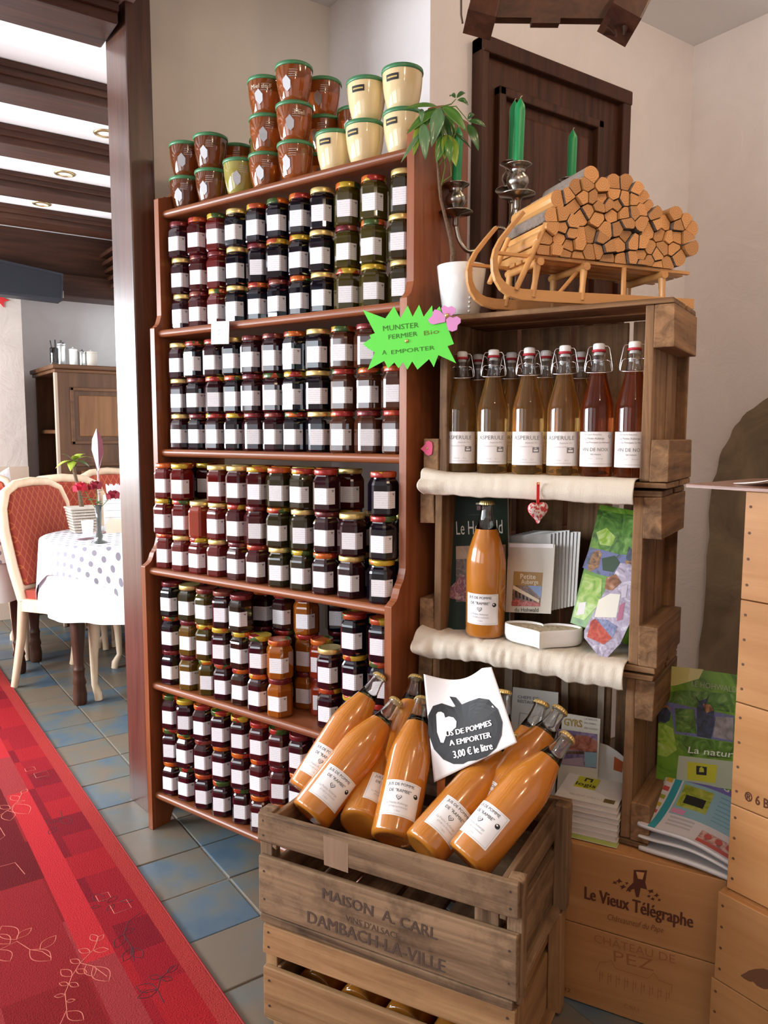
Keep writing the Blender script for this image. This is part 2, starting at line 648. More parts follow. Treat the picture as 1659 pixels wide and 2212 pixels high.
# dining beams
for i, yf in enumerate((1.40, 2.02, 2.632, 3.259, 3.873, 4.502, 5.118)):
    x1_ = 0.752 if yf < 2.65 else 1.75
    b_ = MB().box(XL, x1_, yf-0.185, yf, 2.45, ZD)
    b_.box(XL, x1_, yf-0.198, yf+0.008, 2.478, ZD)
    b_.box(XL, x1_, yf-0.206, yf+0.014, 2.500, ZD)
    o = struct('ceiling_beam', b_, oak('x'), bevel=0.006)
ob = MB().box(1.60, 1.75, 2.7, 5.60, 2.18, ZD)
for k in range(5):
    ob.box(1.55-0.012*k, 1.61, 2.7, 5.60, 2.20+k*0.05, 2.225+k*0.05)
struct('ceiling_beam_wall', ob, oak('y'), bevel=0.004)
zb0, zb1 = at_y(180, 643, 5.40).z, at_y(180, 596, 5.40).z
ob = MB().box(XL, 1.70, 5.40, 5.62, zb0, zb1)
ob.box(XL, 1.75, 5.45, 5.62, zb1, ZD)
struct('ceiling_beam_end', ob, oak('x'), bevel=0.006)

# door in the door wall
YDF = YD
zt = at_y(1352, 203, YDF-0.03).z
xd0, xd1 = at_y(1031, 200, YDF-0.03).x, at_y(1353, 230, YDF-0.03).x
dm = MB().box(xd0+.045, xd1-.045, YDF-.03, YDF+.0, 0, zt-.045)
doorwood = lambda ax: wood('door_oak', (0.022, 0.007, 0.003), (0.115, 0.040, 0.017), ax, 1.0, 0.5, 0.0)
dr = struct('door_1', dm, doorwood('z'))
fm = MB()
fm.box(xd0, xd0+.03, YDF-.055, YDF, 0, zt)
fm.box(xd1-.045, xd1, YDF-.055, YDF, 0, zt)
fm.box(xd0, xd1, YDF-.06, YDF, zt-.05, zt+.0)
obj('door_frame', fm, oak('z'), dr, 0.006)
zp1, zp0 = zt-0.135, 1.05
for za, zb in ((zp0, zp1), (0.2, zp0-0.14)):
    pm = MB()
    xa, xb = xd0+.075, xd1-.15
    for a_, b_, c_, d_ in ((xa, xb, zb-.03, zb), (xa, xb, za, za+.03), (xa, xa+.03, za, zb), (xb-.03, xb, za, zb)):
        pm.box(a_, b_, YDF-.056, YDF-.02, c_, d_)
    obj('panel_moulding', pm, doorwood('z'), dr, 0.005)
    obj('panel', MB().box(xa+.065, xb-.065, YDF-.046, YDF-.02, za+.065, zb-.065), doorwood('z'), dr, 0.012)

# ------------------------------------------------------------------ carpet
XC = 0.632
m, nt, b = nodes('red_carpet')
L = nt.links.new
tc = nt.nodes.new('ShaderNodeTexCoord')
sp = nt.nodes.new('ShaderNodeSeparateXYZ')
L(tc.outputs['Object'], sp.inputs[0])


def cellnoise(sx, sy, seed):
    mp = nt.nodes.new('ShaderNodeMapping')
    mp.inputs['Scale'].default_value = (sx, sy, 0)
    mp.inputs['Location'].default_value = (seed, seed*1.7, 0)
    L(tc.outputs['Object'], mp.inputs['Vector'])
    fl_ = nt.nodes.new('ShaderNodeVectorMath')
    fl_.operation = 'FLOOR'
    L(mp.outputs['Vector'], fl_.inputs[0])
    wn = nt.nodes.new('ShaderNodeTexWhiteNoise')
    wn.noise_dimensions = '3D'
    L(fl_.outputs[0], wn.inputs['Vector'])
    return wn.outputs['Value']


c_edge, c_dark, c_mid, c_lite = (0.30, 0.028, 0.024), (0.105, 0.006, 0.008), (0.175, 0.009, 0.011), (0.25, 0.026, 0.028)
inner_r = ramp(nt, [(0.0, c_dark), (0.33, c_mid), (0.55, (0.21, 0.012, 0.014)), (0.75, c_lite)], 'CONSTANT')
L(cellnoise(5.6, 4.2, 3.3), inner_r.inputs['Fac'])
band_r = ramp(nt, [(0.0, (0.16, 0.006, 0.012)), (0.35, (0.23, 0.008, 0.014)), (0.7, (0.28, 0.010, 0.014))], 'CONSTANT')
L(cellnoise(3.0, 7.5, 0.4), band_r.inputs['Fac'])
thin_r = ramp(nt, [(0, c_lite), (0.5, (0.38, 0.018, 0.022))], 'CONSTANT')
L(cellnoise(1.0, 2.9, 8.1), thin_r.inputs['Fac'])
x = sp.outputs[0]      # object origin at the carpet's right edge, x negative inward
colr = mix(nt, math_node(nt, 'GREATER_THAN', x, -0.225), inner_r.outputs[0], thin_r.outputs[0])
colr = mix(nt, math_node(nt, 'GREATER_THAN', x, -0.155), colr, band_r.outputs[0])
colr = mix(nt, math_node(nt, 'GREATER_THAN', x, -0.042), colr, c_edge)
nz = nt.nodes.new('ShaderNodeTexNoise')
nz.inputs['Scale'].default_value = 260
L(tc.outputs['Object'], nz.inputs['Vector'])
hs = nt.nodes.new('ShaderNodeHueSaturation')
L(math_node(nt, 'ADD', math_node(nt, 'MULTIPLY', nz.outputs['Fac'], 0.5), 0.75), hs.inputs['Value'])
L(colr, hs.inputs['Color'])
L(hs.outputs['Color'], b.inputs['Base Color'])
b.inputs['Roughness'].default_value = 0.95
b.inputs['Specular IOR Level'].default_value = 0.1
bp = nt.nodes.new('ShaderNodeBump')
bp.inputs['Strength'].default_value = 0.6
bp.inputs['Distance'].default_value = 0.004
L(nz.outputs['Fac'], bp.inputs['Height'])
L(bp.outputs['Normal'], b.inputs['Normal'])
M_carpet = m
carpet = thing('carpet', 'long red patterned carpet runner on the slate tiles', 'carpet', (XC, 0, 0))
cm = MB().box(-2.4, 0, -1.2, 5.4, 0.0012, 0.008)
obj('pile', cm, M_carpet, carpet, 0.002)
bdg = MB().tube([(0.002, -1.2, 0.004), (0.002, 5.4, 0.004)], 0.004, 8)
obj('binding', bdg, mat('carpet_binding', (0.30, 0.02, 0.02), 0.9), carpet)
# vine outlines woven in a lighter thread, square outlines on the border
vm_ = MB()
dm_ = MB()


def leaf_outline(mb, x, y, a, s):
    pts = []
    for i in range(9):
        t_ = i/8
        pts.append((t_*s, math.sin(t_*PI)*s*0.26))
    for i in range(7, 0, -1):
        t_ = i/8
        pts.append((t_*s, -math.sin(t_*PI)*s*0.26))
    pts.append(pts[0])
    ca, sa = math.cos(a), math.sin(a)
    mb.tube([(x+px*ca-py*sa, y+px*sa+py*ca, 0.0080) for px, py in pts], 0.0011, 4, flat=0.5, cap=False)


def vine(mb, x, y, a, n, step, s, curl):
    for i in range(n):
        x2, y2 = x+math.cos(a)*step, y+math.sin(a)*step
        mb.tube([(x, y, 0.0080), (x2, y2, 0.0080)], 0.0011, 4, flat=0.5, cap=False)
        leaf_outline(mb, x2, y2, a+0.9, s)
        leaf_outline(mb, x2, y2, a-0.9, s*0.8)
        x, y, a = x2, y2, a+curl*random.uniform(0.4, 1.3)
    leaf_outline(mb, x, y, a, s)


Z8 = lambda x_, y_: (lambda p: (p.x-XC, p.y))(at_z(x_/2.765, 1440+y_/2.765, 0.008))


def stroke(mb, pts):
    mb.tube([(*Z8(*p), 0.0080) for p in pts], 0.0011, 4, flat=0.5, cap=False)


def leaf_px(mb, a_, b_, w=0.26):
    (x0, y0), (x1, y1) = Z8(*a_), Z8(*b_)
    leaf_outline(mb, x0, y0, math.atan2(y1-y0, x1-x0), math.hypot(x1-x0, y1-y0))


stroke(vm_, [(-60, 1740), (0, 1690), (100, 1640), (180, 1690), (250, 1700), (310, 1740)])
for a_, b_ in (((100, 1630), (10, 1550)), ((100, 1625), (190, 1560)), ((240, 1690), (335, 1605)), ((180, 1692), (305, 1755)), ((60, 1655), (-30, 1600)), ((0, 1690), (60, 1760))):
    leaf_px(vm_, a_, b_)
stroke(vm_, [(350, 2160), (400, 2050), (390, 1950), (430, 1850), (480, 1770), (560, 1690), (580, 1640)])
stroke(vm_, [(480, 1770), (560, 1790), (640, 1850)])
for a_, b_ in (((430, 1850), (365, 1810)), ((455, 1810), (520, 1830)), ((480, 1770), (420, 1750)), ((540, 1705), (470, 1690)), ((560, 1695), (650, 1690)), ((560, 1790), (650, 1880)), ((520, 1780), (560, 1850)), ((400, 2060), (500, 2110)), ((390, 1960), (325, 1970)),
               ((395, 2000), (450, 1990)), ((580, 1640), (545, 1600)), ((580, 1640), (620, 1600)), ((410, 1900), (355, 1890)), ((415, 1890), (470, 1910))):
    leaf_px(vm_, a_, b_)
stroke(vm_, [(-20, 900), (60, 850), (110, 800), (130, 760)])
stroke(vm_, [(-20, 1050), (30, 1010), (0, 960)])
for a_, b_ in (((60, 850), (0, 830)), ((90, 820), (170, 880)), ((110, 800), (70, 770)), ((130, 760), (160, 730)), ((100, 810), (150, 800)), ((40, 860), (60, 920))):
    leaf_px(vm_, a_, b_)
stroke(vm_, [(150, 1240), (90, 1170), (-20, 1200)])
stroke(dm_, [(840, 1470), (770, 1520), (740, 1600), (790, 1680), (800, 1760)])
stroke(dm_, [(980, 2010), (940, 1930), (960, 1860), (1040, 1790)])
stroke(dm_, [(330, 930), (370, 900), (360, 860)])
for a_, b_ in (((740, 1600), (690, 1680)), ((740, 1600), (800, 1560)), ((790, 1680), (740, 1760)), ((790, 1680), (850, 1740)), ((940, 1930), (810, 1910)), ((940, 1930), (820, 1980)), ((960, 1860), (890, 1850)), ((1000, 1830), (1060, 1780)), ((960, 1860), (1030, 1870)),
               ((620, 1400), (560, 1360)), ((640, 1410), (700, 1370)), ((680, 1420), (640, 1460)), ((540, 1440), (600, 1430)), ((720, 1400), (790, 1400)), ((330, 930), (270, 920)), ((370, 900), (420, 940)), ((200, 660), (240, 640)), ((230, 670), (300, 660)), ((290, 1900-900), (330, 960))):
    leaf_px(dm_, a_, b_)
for y in (1.05, 1.98, 2.95):
    for dx, dy, s_ in ((-0.09, 0, 0.022), (-0.115, 0.07, 0.016)):
        q_ = [(-0.0+dx-s_, y+dy-s_), (dx+s_, y+dy-s_), (dx+s_, y+dy+s_), (dx-s_, y+dy+s_), (dx-s_, y+dy-s_)]
        vm_.tube([(a_, c_, 0.0080) for a_, c_ in q_], 0.0011, 4, flat=0.5, cap=False)
obj('vine_pattern', vm_, mat('vine_thread', (0.50, 0.13, 0.085), 0.9), carpet, kind='stuff')
obj('twig_pattern', dm_, mat('twig_thread', (0.045, 0.006, 0.010), 0.9), carpet, kind='stuff')

# ------------------------------------------------------------------ bookcase (stands across the corner)
BA = 0.32639
BX, BY = V((math.sin(BA), -math.cos(BA), 0)), V((math.cos(BA), math.sin(BA), 0))
BO = BX*-1.974+BY*1.469
BM = frame(BO, BX, BY, UP)
BW = 0.905
SZ = [1.902, 1.5465, 1.1865, 0.8263, 0.465, 0.1085]
SF = [0.085, 0.058, 0.058, 0.0, 0.0, 0.0]
bc = thing('bookcase', 'tall reddish pine bookcase with stepped scroll sides, full of jam jars', 'bookcase', M=BM)


def arc_pts(y0, z0, y1, z1, n=6, bulge=0.35):
    out = []
    for i in range(n+1):
        t_ = i/n
        out.append((y0+(y1-y0)*t_, z0+(z1-z0)*t_+bulge*(z1-z0)*math.sin(PI*t_)*0.5))
    return out


fy = [-0.012, 0.046, 0.073]
prof = [(fy[0], 0.0), (fy[0], 0.842)]
prof += [(fy[0]+.012, .848)]+arc_pts(fy[0]+0.014, 0.850, fy[0]+0.034, 0.880, 4, -0.5)+[(fy[0]+.040, .886)]+arc_pts(fy[0]+0.042, 0.890, fy[1], 0.925, 4, -0.4)
prof += [(fy[1], 1.562)]+[(fy[1]+.010, 1.567)]+arc_pts(fy[1]+0.011, 1.570, fy[2], 1.602, 4, -0.5)
prof += [(fy[2], 1.945), (fy[2]+.02, 1.952)]+arc_pts(fy[2]+0.022, 1.955, 0.16, 2.02, 6, -0.6)+[(0.20, 2.035), (0.25, 2.03), (0.316, 2.03), (0.316, 0.0)]
prof += [(0.25, 0.0)]+[(0.155-0.095*math.cos(PI*k/10), 0.085*math.sin(PI*k/10)) for k in range(10, -1, -1)][1:-1]+[(0.055, 0.0)]
MP = lambda x: frame((x, 0, 0), V((0, 1, 0)), V((0, 0, 1)), V((1, 0, 0)))
obj('side_panel', MB().prism(prof, -0.020, 0.0, 0, MP(0)), redpine('z'), bc, 0.002)
obj('side_panel', MB().prism(prof, 0.0, 0.020, 0, MP(BW)), redpine('z'), bc, 0.002)
for z, y0 in zip(SZ, SF):
    pf = [(y0+0.011+0.011*math.cos(a), z+0.0115*math.sin(a)) for a in [PI/2+PI*k/8 for k in range(9)]]
    pf += [(0.306, z-0.0115), (0.306, z+0.0115)]
    sh = MB().prism(pf, 0.0, BW, 0, MP(0), sm=False)
    obj('shelf', sh, redpine('x'), bc)

# ------------------------------------------------------------------ hexagonal jam jars


def jam_mat(name, col, dark=None):
    key = 'jam_'+name
    if key in MATS:
        return MATS[key]
    m, nt, b = nodes(key)
    b.inputs['Base Color'].default_value = (*col, 1)
    b.inputs['Roughness'].default_value = 0.04
    b.inputs['IOR'].default_value = 1.5
    b.inputs['Coat Weight'].default_value = 0.5
    b.inputs['Coat Roughness'].default_value = 0.02
    MATS[key] = m
    return m


JAM = {'near-black': (0.0037, 0.0025, 0.0062), 'dark plum': (0.0217, 0.0037, 0.0062), 'wine red': (0.0465, 0.005, 0.0062), 'bright red': (0.0992, 0.0062, 0.005), 'orange-red': (0.2108, 0.0217, 0.005), 'olive green': (0.0465, 0.0341, 0.005), 'dark olive': (0.0217, 0.0161, 0.0037), 'chestnut brown': (0.062, 0.0186, 0.0087), 'apricot orange': (0.2604, 0.0713, 0.0074), 'golden brown': (0.1054, 0.0589, 0.0099), 'dark brown': (0.0186, 0.0087, 0.005)}
JM = {k: jam_mat(k.replace(' ', '_').replace('-', '_'), v) for k, v in JAM.items()}
# lids: plain gold, or printed with fruit
LIDS = {'gold': M_gold}
for nm, cols in (('fruit-print', [(0.30, 0.022, 0.016), (0.50, 0.105, 0.012), (0.48, 0.32, 0.025), (0.045, 0.085, 0.018), (0.36, 0.055, 0.015)]),
                 ('dark red', [(0.13, 0.012, 0.016), (0.19, 0.02, 0.02), (0.10, 0.010, 0.014), (0.20, 0.05, 0.03), (0.14, .014, .016)])):
    m, nt, b = nodes('lid_'+nm.replace(' ', '_').replace('-', '_'))
    tc = nt.nodes.new('ShaderNodeTexCoord')
    oi = nt.nodes.new('ShaderNodeObjectInfo')
    vr = nt.nodes.new('ShaderNodeTexVoronoi')
    vr.inputs['Scale'].default_value = 30
    vm = nt.nodes.new('ShaderNodeVectorMath')
    cb = nt.nodes.new('ShaderNodeCombineXYZ')
    k = math_node(nt, 'MULTIPLY', oi.outputs['Random'], 30)
    for i in range(3):
        nt.links.new(k, cb.inputs[i])
    nt.links.new(tc.outputs['Object'], vm.inputs[0])
    nt.links.new(cb.outputs[0], vm.inputs[1])
    nt.links.new(vm.outputs[0], vr.inputs['Vector'])
    sx = nt.nodes.new('ShaderNodeSeparateColor')
    nt.links.new(vr.outputs['Color'], sx.inputs[0])
    r = ramp(nt, [(i/len(cols), c) for i, c in enumerate(cols)], 'CONSTANT')
    nt.links.new(sx.outputs[0], r.inputs['Fac'])
    nt.links.new(r.outputs['Color'], b.inputs['Base Color'])
    b.inputs['Roughness'].default_value = 0.22
    b.inputs['Metallic'].default_value = 0.25
    LIDS[nm] = m
# paper label with faint printed lines and a small heart drawn on it
M_label, nt, b = nodes('jar_label')
tc = nt.nodes.new('ShaderNodeTexCoord')
sp = nt.nodes.new('ShaderNodeSeparateXYZ')
nt.links.new(tc.outputs['Object'], sp.inputs[0])
zz = math_node(nt, 'FRACT', math_node(nt, 'MULTIPLY', sp.outputs[2], 190))
line = math_node(nt, 'LESS_THAN', zz, 0.42)
n = nt.nodes.new('ShaderNodeTexNoise')
n.inputs['Scale'].default_value = 420
nt.links.new(tc.outputs['Object'], n.inputs['Vector'])
wd_ = math_node(nt, 'GREATER_THAN', n.outputs['Fac'], 0.46)
fac = math_node(nt, 'MULTIPLY', math_node(nt, 'MULTIPLY', line, wd_), 0.30)
nt.links.new(mix(nt, fac, (0.80, 0.78, 0.79), (0.28, 0.27, 0.30)), b.inputs['Base Color'])
b.inputs['Roughness'].default_value = 0.55
HEXR = 0.0385


def hex_section(R, ch=6.0):
    out = []
    for k in range(6):
        for a in (-ch, ch):
            t_ = rad(30+60*k+a)
            out.append((R*math.cos(t_)*0.985, R*math.sin(t_)*0.985))
    return out


def hex_ring(R, z, blend=0.0, rr=0.03):
    out = []
    for x, y in hex_section(R):
        a = math.atan2(y, x)
        out.append((x*(1-blend)+rr*math.cos(a)*blend, y*(1-blend)+rr*math.sin(a)*blend, z))
    return out


def hex_r(a, R):
    a = (a+PI/6) % (PI/3)-PI/6
    return R*0.985*math.cos(rad(24))*1.002/math.cos(a)


jb = MB().rings([hex_ring(HEXR*.90, 0.0), hex_ring(HEXR*.97, .0025), hex_ring(HEXR, .006), hex_ring(HEXR, .074), hex_ring(HEXR*.98, .079, .1, .03),
                 hex_ring(HEXR*.94, .084, .45, .0315), hex_ring(HEXR, .089, .95, .0300), hex_ring(HEXR, .094, 1, .0295)], 0, True)
for i in range(len(jb.s)):
    jb.s[i] = False
ld = MB().lathe([(.0305, .092), (.0318, .0925), (.0322, .094), (.0322, .1035), (.0312, .1055), (.029, .1062), (.0285, .1055)], 24, 0, True)
lb = MB()
aa = [rad(-25), rad(-12), 0, rad(15), rad(27), rad(33), rad(42), rad(52), rad(64)]
lb.grid(lambda u, v: (lambda a, z: V((math.cos(a)*(hex_r(a, HEXR)+.0006), math.sin(a)*(hex_r(a, HEXR)+.0006), z)))(aa[int(round(u*8))], 0.019+0.041*v), 8, 1, 0, False)
hb = MB()


def heart2d(s, n=18):
    return [(s*0.06*16*math.sin(t_)**3/1.0, s*0.06*(13*math.cos(t_)-5*math.cos(2*t_)-2*math.cos(3*t_)-math.cos(4*t_))) for t_ in [2*PI*k/n for k in range(n)]]


d0 = hex_r(rad(60), HEXR)+.0010
hx = heart2d(0.0036)
e60 = V((math.cos(rad(60)), math.sin(rad(60)), 0))
t60 = V((-math.sin(rad(60)), math.cos(rad(60)), 0))
hb.add([e60*d0+t60*(x_-0.004)+UP*(0.053+y_) for x_, y_ in hx], [list(range(18))], 0)
jb_me, ld_me, lb_me, hb_me = mesh('jar', jb, JM['wine red']), mesh('lid', ld, M_gold), mesh('label', lb, M_label), mesh('heart', hb, M_grey)
JH = 0.1062
proto = thing('jam_jar', 'prototype', 'jam jar')
obj('glass_body', jb_me, None, proto)
obj('lid', ld_me, None, proto)
_l = obj('label', lb_me, None, proto)
obj('heart_emblem', hb_me, None, _l)
proto2 = thing('jam_jar', 'prototype', 'jam jar')     # jar without a label
obj('glass_body', jb_me, None, proto2)
obj('lid', ld_me, None, proto2)
ORD = ['first', 'second', 'third', 'fourth', 'fifth', 'sixth', 'seventh', 'eighth', 'ninth', 'tenth', 'eleventh']
SHN = ['uppermost', 'second', 'third', 'fourth', 'lowest']
FACE = rad(-147)


def put_jar(shelf, xl, yl, level, nlev, col, lidk, ci, row, nolabel=False):
    z = SZ[shelf+1]+0.0115+level*JH
    p = BM @ V((xl+random.uniform(-.0015, .0015), yl+random.uniform(-.003, .003), 0))
    lev = {1: ['lone']}.get(nlev, {2: ['lower', 'upper'], 3: ['bottom', 'middle', 'top']}.get(nlev, ['bottom', 'middle', 'top']))[level]
    if row == 0:
        lab = '%s jam jar, %s lid, %s of %s stack from pillar, %s jam shelf' % (col, lidk, lev, ORD[ci], SHN[shelf])
    else:
        lab = '%s jar, %s lid, %s, behind %s stack from pillar, %s shelf' % (col, lidk, lev, ORD[ci], SHN[shelf])
    if nolabel:
        lab = lab.replace('jam jar', 'unlabelled jar')
    o = dup(proto2 if nolabel else proto, (p.x, p.y, z+0.0003), FACE+rad(random.gauss(0, 6)), lab, 'jam jars on the %s shelf' % SHN[shelf],
            mats={'glass_body': JM[col], 'lid': LIDS[lidk]})
    return o


def lids_for(seq):
    return [{'g': 'gold', 'f': 'fruit-print', 'r': 'dark red'}[c] for c in seq]


# shelf by shelf: x of each stack, colour, lids bottom->top
G1 = ['dark plum', 'wine red', 'bright red', 'near-black', 'near-black', 'near-black', 'near-black', 'near-black', 'olive green', 'olive green', 'dark olive']
X1 = [-1.934, -1.855, -1.775, -1.694, -1.613, -1.532, -1.452, -1.374, -1.291, -1.206, -1.118]
L1 = ['ggr', 'rrf', 'frf', 'ggg', 'frf', 'rff', 'fff', 'ggg', 'frf', 'fff', 'ggg']
G2 = ['dark plum', 'near-black', 'dark plum', 'near-black', 'dark plum', 'dark plum', 'near-black', 'near-black', 'chestnut brown', 'chestnut brown', 'chestnut brown']
X2 = [-1.925, -1.845, -1.765, -1.686, -1.607, -1.528, -1.449, -1.367, -1.283, -1.200, -1.116]
L2 = ['ggg', 'rrf', 'fff', 'ffg', 'rrr', 'rfr', 'fff', 'ggg', 'fff', 'rfr', 'fff']
G3 = ['bright red', 'bright red', 'bright red', 'bright red', 'wine red', 'wine red', 'dark olive', 'dark olive', 'dark plum', 'dark plum', 'near-black']
X3 = [-1.934, -1.856, -1.779, -1.702, -1.620, -1.538, -1.457, -1.375, -1.295, -1.210, -1.114]
L3 = ['fff', 'gff', 'fg', 'ggg', 'rfg', 'frf', 'gff', 'fgf', 'frf', 'gg', 'fff']
for sh, G, X, LL, yo in ((0, G1, X1, L1, 0.085), (1, G2, X2, L2, 0.058), (2, G3, X3, L3, 0.0)):
    for ci in range(11):
        ls = lids_for(LL[ci])
        for lv, lk in enumerate(ls):
            col = G[ci]
            nolab = False
            if sh == 2 and ci == 2 and lv == 1:
                col, nolab = 'orange-red', True
            put_jar(sh, X[ci]+1.974, yo+0.040+random.uniform(0, .006), lv, len(ls), col, lk, ci, 0, nolab)
for ci in (0, 1, 3, 4, 5, 6, 7, 8):
    for lv in range(3):
        put_jar(2, X3[ci]+1.974+0.012, 0.128, lv, 3, random.choice(['dark plum', 'wine red', 'near-black']), random.choice(['gold', 'fruit-print']), ci, 1)
for lv in range(2):
    put_jar(2, X3[9]+1.974+.01, 0.128, lv, 2, 'dark plum', 'gold', 9, 1)
    put_jar(2, X3[10]+1.974+.005, 0.128, lv, 2, 'near-black', 'gold', 10, 1)
# fourth shelf: uneven stacks
S4 = [(-1.924, .048, 'near-black', 'rfr'), (-1.838, .045, 'dark olive', 'rrg'), (-1.760, .045, 'olive green', 'ffr'), (-1.690, .045, 'dark plum', 'ffr'),
      (-1.612, .045, 'dark brown', 'ffr'), (-1.538, .042, 'dark plum', 'ff'), (-1.462, .040, 'apricot orange', 'rf'), (-1.300, .060, 'dark plum', 'fg'),
      (-1.214, .055, 'near-black', 'fff'), (-1.122, .050, 'near-black', 'fff')]
for ci, (x, y, col, ll) in enumerate(S4):
    for lv, lk in enumerate(lids_for(ll)):
        c2 = 'golden brown' if (ci == 1 and lv < 2) else col
        put_jar(3, x+1.974, y, lv, len(ll), c2, lk, ci, 0)
for (x, y, col, ll, ci) in ((-1.530, .135, 'dark plum', 'rff', 5), (-1.448, .135, 'apricot orange', 'rfr', 6), (-1.375, .115, 'orange-red', 'rf', 6), (-1.838, .130, 'dark olive', 'rrr', 1),
                            (-1.690, .130, 'dark plum', 'frf', 3), (-1.612, .130, 'dark plum', 'frf', 4), (-1.40, .215, 'near-black', 'frf', 7), (-1.31, .215, 'near-black', 'frf', 7), (-1.215, .14, 'near-black', 'ffr', 8)):
    for lv, lk in enumerate(lids_for(ll)):
        o = put_jar(3, x+1.974, y, lv, len(ll), col, lk, ci, 1)
        if x == -1.40:
            o['label'] = o['label'].replace('behind', 'deep behind')
        if x == -1.375:
            o['label'] = o['label'].replace('behind', 'beside and behind')
# lowest shelf
X5 = [-1.930, -1.862, -1.782, -1.703, -1.622, -1.545, -1.467, -1.390, -1.305, -1.225, -1.14]
G5 = ['dark plum', 'dark plum', 'dark plum', 'dark plum', 'dark plum', 'wine red', 'wine red', 'dark plum', 'wine red', 'dark plum', 'dark plum']
L5 = ['fff', 'fff', 'frf', 'fff', 'fff', 'fff', 'frf', 'ffr', 'ffr', 'fff', 'fff']
for ci in range(11):
    for lv, lk in enumerate(lids_for(L5[ci])):
        put_jar(4, X5[ci]+1.974, 0.045, lv, 3, G5[ci], lk, ci, 0)
for ch in list(proto.children):
    for g in list(ch.children):
        bpy.data.objects.remove(g)
    bpy.data.objects.remove(ch)
for ch in list(proto2.children):
    bpy.data.objects.remove(ch)
bpy.data.objects.remove(proto)
bpy.data.objects.remove(proto2)

# ------------------------------------------------------------------ honey pots on top
M_gl = mat('green_plastic', (0.055, 0.20, 0.085), 0.35)
HON = {'amber': mat('amber_honey', (0.52, 0.13, 0.022), 0.06, trans=.65, coat=0.5), 'dark amber': mat('dark_honey', (0.26, 0.065, 0.015), 0.06, trans=.6, coat=0.5),
       'cream': mat('cream_honey', (0.74, 0.58, 0.32), 0.12, coat=0.6), 'green-gold': mat('pale_green_honey', (0.55, 0.46, 0.10), 0.06, trans=.5, coat=0.5)}


def honey_ring(r, z, facet):
    out = []
    for j in range(24):
        a = 2*PI*j/24
        k8 = (a+PI/8) % (PI/4)-PI/8
        rr = r*(1-facet)+r*facet*math.cos(PI/8)*1.03/math.cos(k8)
        out.append((rr*math.cos(a), rr*math.sin(a), z))
    return out


hbm = MB().rings([honey_ring(.0300, 0, 0), honey_ring(.0335, .003, 0), honey_ring(.0385, .014, 1), honey_ring(.0440, .036, 1), honey_ring(.0468, .056, .4), honey_ring(.0480, .072, 0),
                  honey_ring(.0485, .088, 0)], 0, True)
hlm = MB().lathe([(.0490, .0865), (.0502, .087), (.0508, .0915), (.0500, .0958), (.047, .0975), (.040, .0965), (.0395, .0975), (.020, .0985)], 32, 0, True)
fac = MB()
fp = []
for (u, z) in ((-.010, .034), (0, .022), (.010, .030), (.012, .046), (0.001, .060), (-.011, .050)):
    r0 = .0352+(z-.006)*.235+.0016
    fp.append(V((r0, u, z)))
fac.add(fp, [list(range(6))], 0)
tagm = MB()
tagm.grid(lambda u, v: (lambda a, z: V(((.0478+(z-.060)*.09)*math.cos(a), (.0478+(z-.060)*.09)*math.sin(a), z)))(rad(-28+40*u), .060+.014*v), 8, 1, 0)
tgt = MB()
tgt.grid(lambda u, v: (lambda a, z: V(((.0482+(z-.060)*.09)*math.cos(a), (.0482+(z-.060)*.09)*math.sin(a), z)))(rad(-24+32*u), .065+.0035*v), 8, 1, 0)
prt = MB()
for k in range(4):
    prt.grid(lambda u, v: (lambda a, z: V(((.0482+(z-.060)*.09)*math.cos(a), (.0482+(z-.060)*.09)*math.sin(a), z)))(rad(8+26*u+k), .056+.0052*k+.0015*v), 6, 1, 0)
hme = {'b': mesh('pot', hbm, M_gold), 'l': mesh('lid', hlm, M_gl), 'f': mesh('facet', fac, mat('facet_glass', (0.30, 0.27, 0.27), 0.05, coat=1)),
       't': mesh('strip', tagm, M_black), 'tt': mesh('striptext', tgt, mat('gold_print', (0.55, 0.40, 0.12), 0.5)), 'p': mesh('print', prt, mat('white_print', (0.42, 0.36, 0.32), 0.6))}


def put_honey(px, py, yl, n, kind, who):
    P = at_plane(px, py, BM @ V((0, yl, 0)), BY)
    xl = (BM.inverted() @ P).x
    for lv in range(n):
        p = BM @ V((xl+random.uniform(-.003, .003), yl, 0))
        face = math.atan2(-p.y, -p.x)+rad(-24)+rad(random.uniform(-10, 10))
        lev = ['lone'] if n == 1 else (['lower', 'upper'] if n == 2 else ['bottom', 'middle', 'top'])
        t = thing('honey_pot', '%s honey pot with green lid, %s in %s' % (kind, lev[lv], who), 'honey jar',
                  (p.x, p.y, SZ[0]+0.0118+lv*0.0988), face, 'honey pots on top of the bookcase')
        b_ = obj('glass_body', hme['b'], None, t)
        b_.material_slots[0].link = 'OBJECT'
        b_.material_slots[0].material = HON[kind]
        obj('lid', hme['l'], None, t, label='green plastic lid')
        if kind == 'cream':
            k_ = obj('label', hme['t'], None, t)
            obj('gold_print', hme['tt'], None, k_)
        else:
            obj('facet', hme['f'], None, t)
            obj('printed_text', hme['p'], None, t)
            if who.startswith('the fourth') and lv == 2:
                tm_ = MB()
                add_text(tm_, 'Miel de F', lambda x, y: V((.0489*math.cos(x/.047+.15), .0489*math.sin(x/.047+.15), .062+y)), 0.016, 0)
                obj('lettering', tm_, mat('cream_print', (0.75, 0.66, 0.5), 0.6), t)
            if who.startswith('the front') and lv == 1:
                tm_ = MB()
                add_text(tm_, 'Miel', lambda x, y: V((.0489*math.cos(x/.047+.55), .0489*math.sin(x/.047+.55), .062+y)), 0.016, 0)
                obj('lettering', tm_, MATS['cream_print'], t)


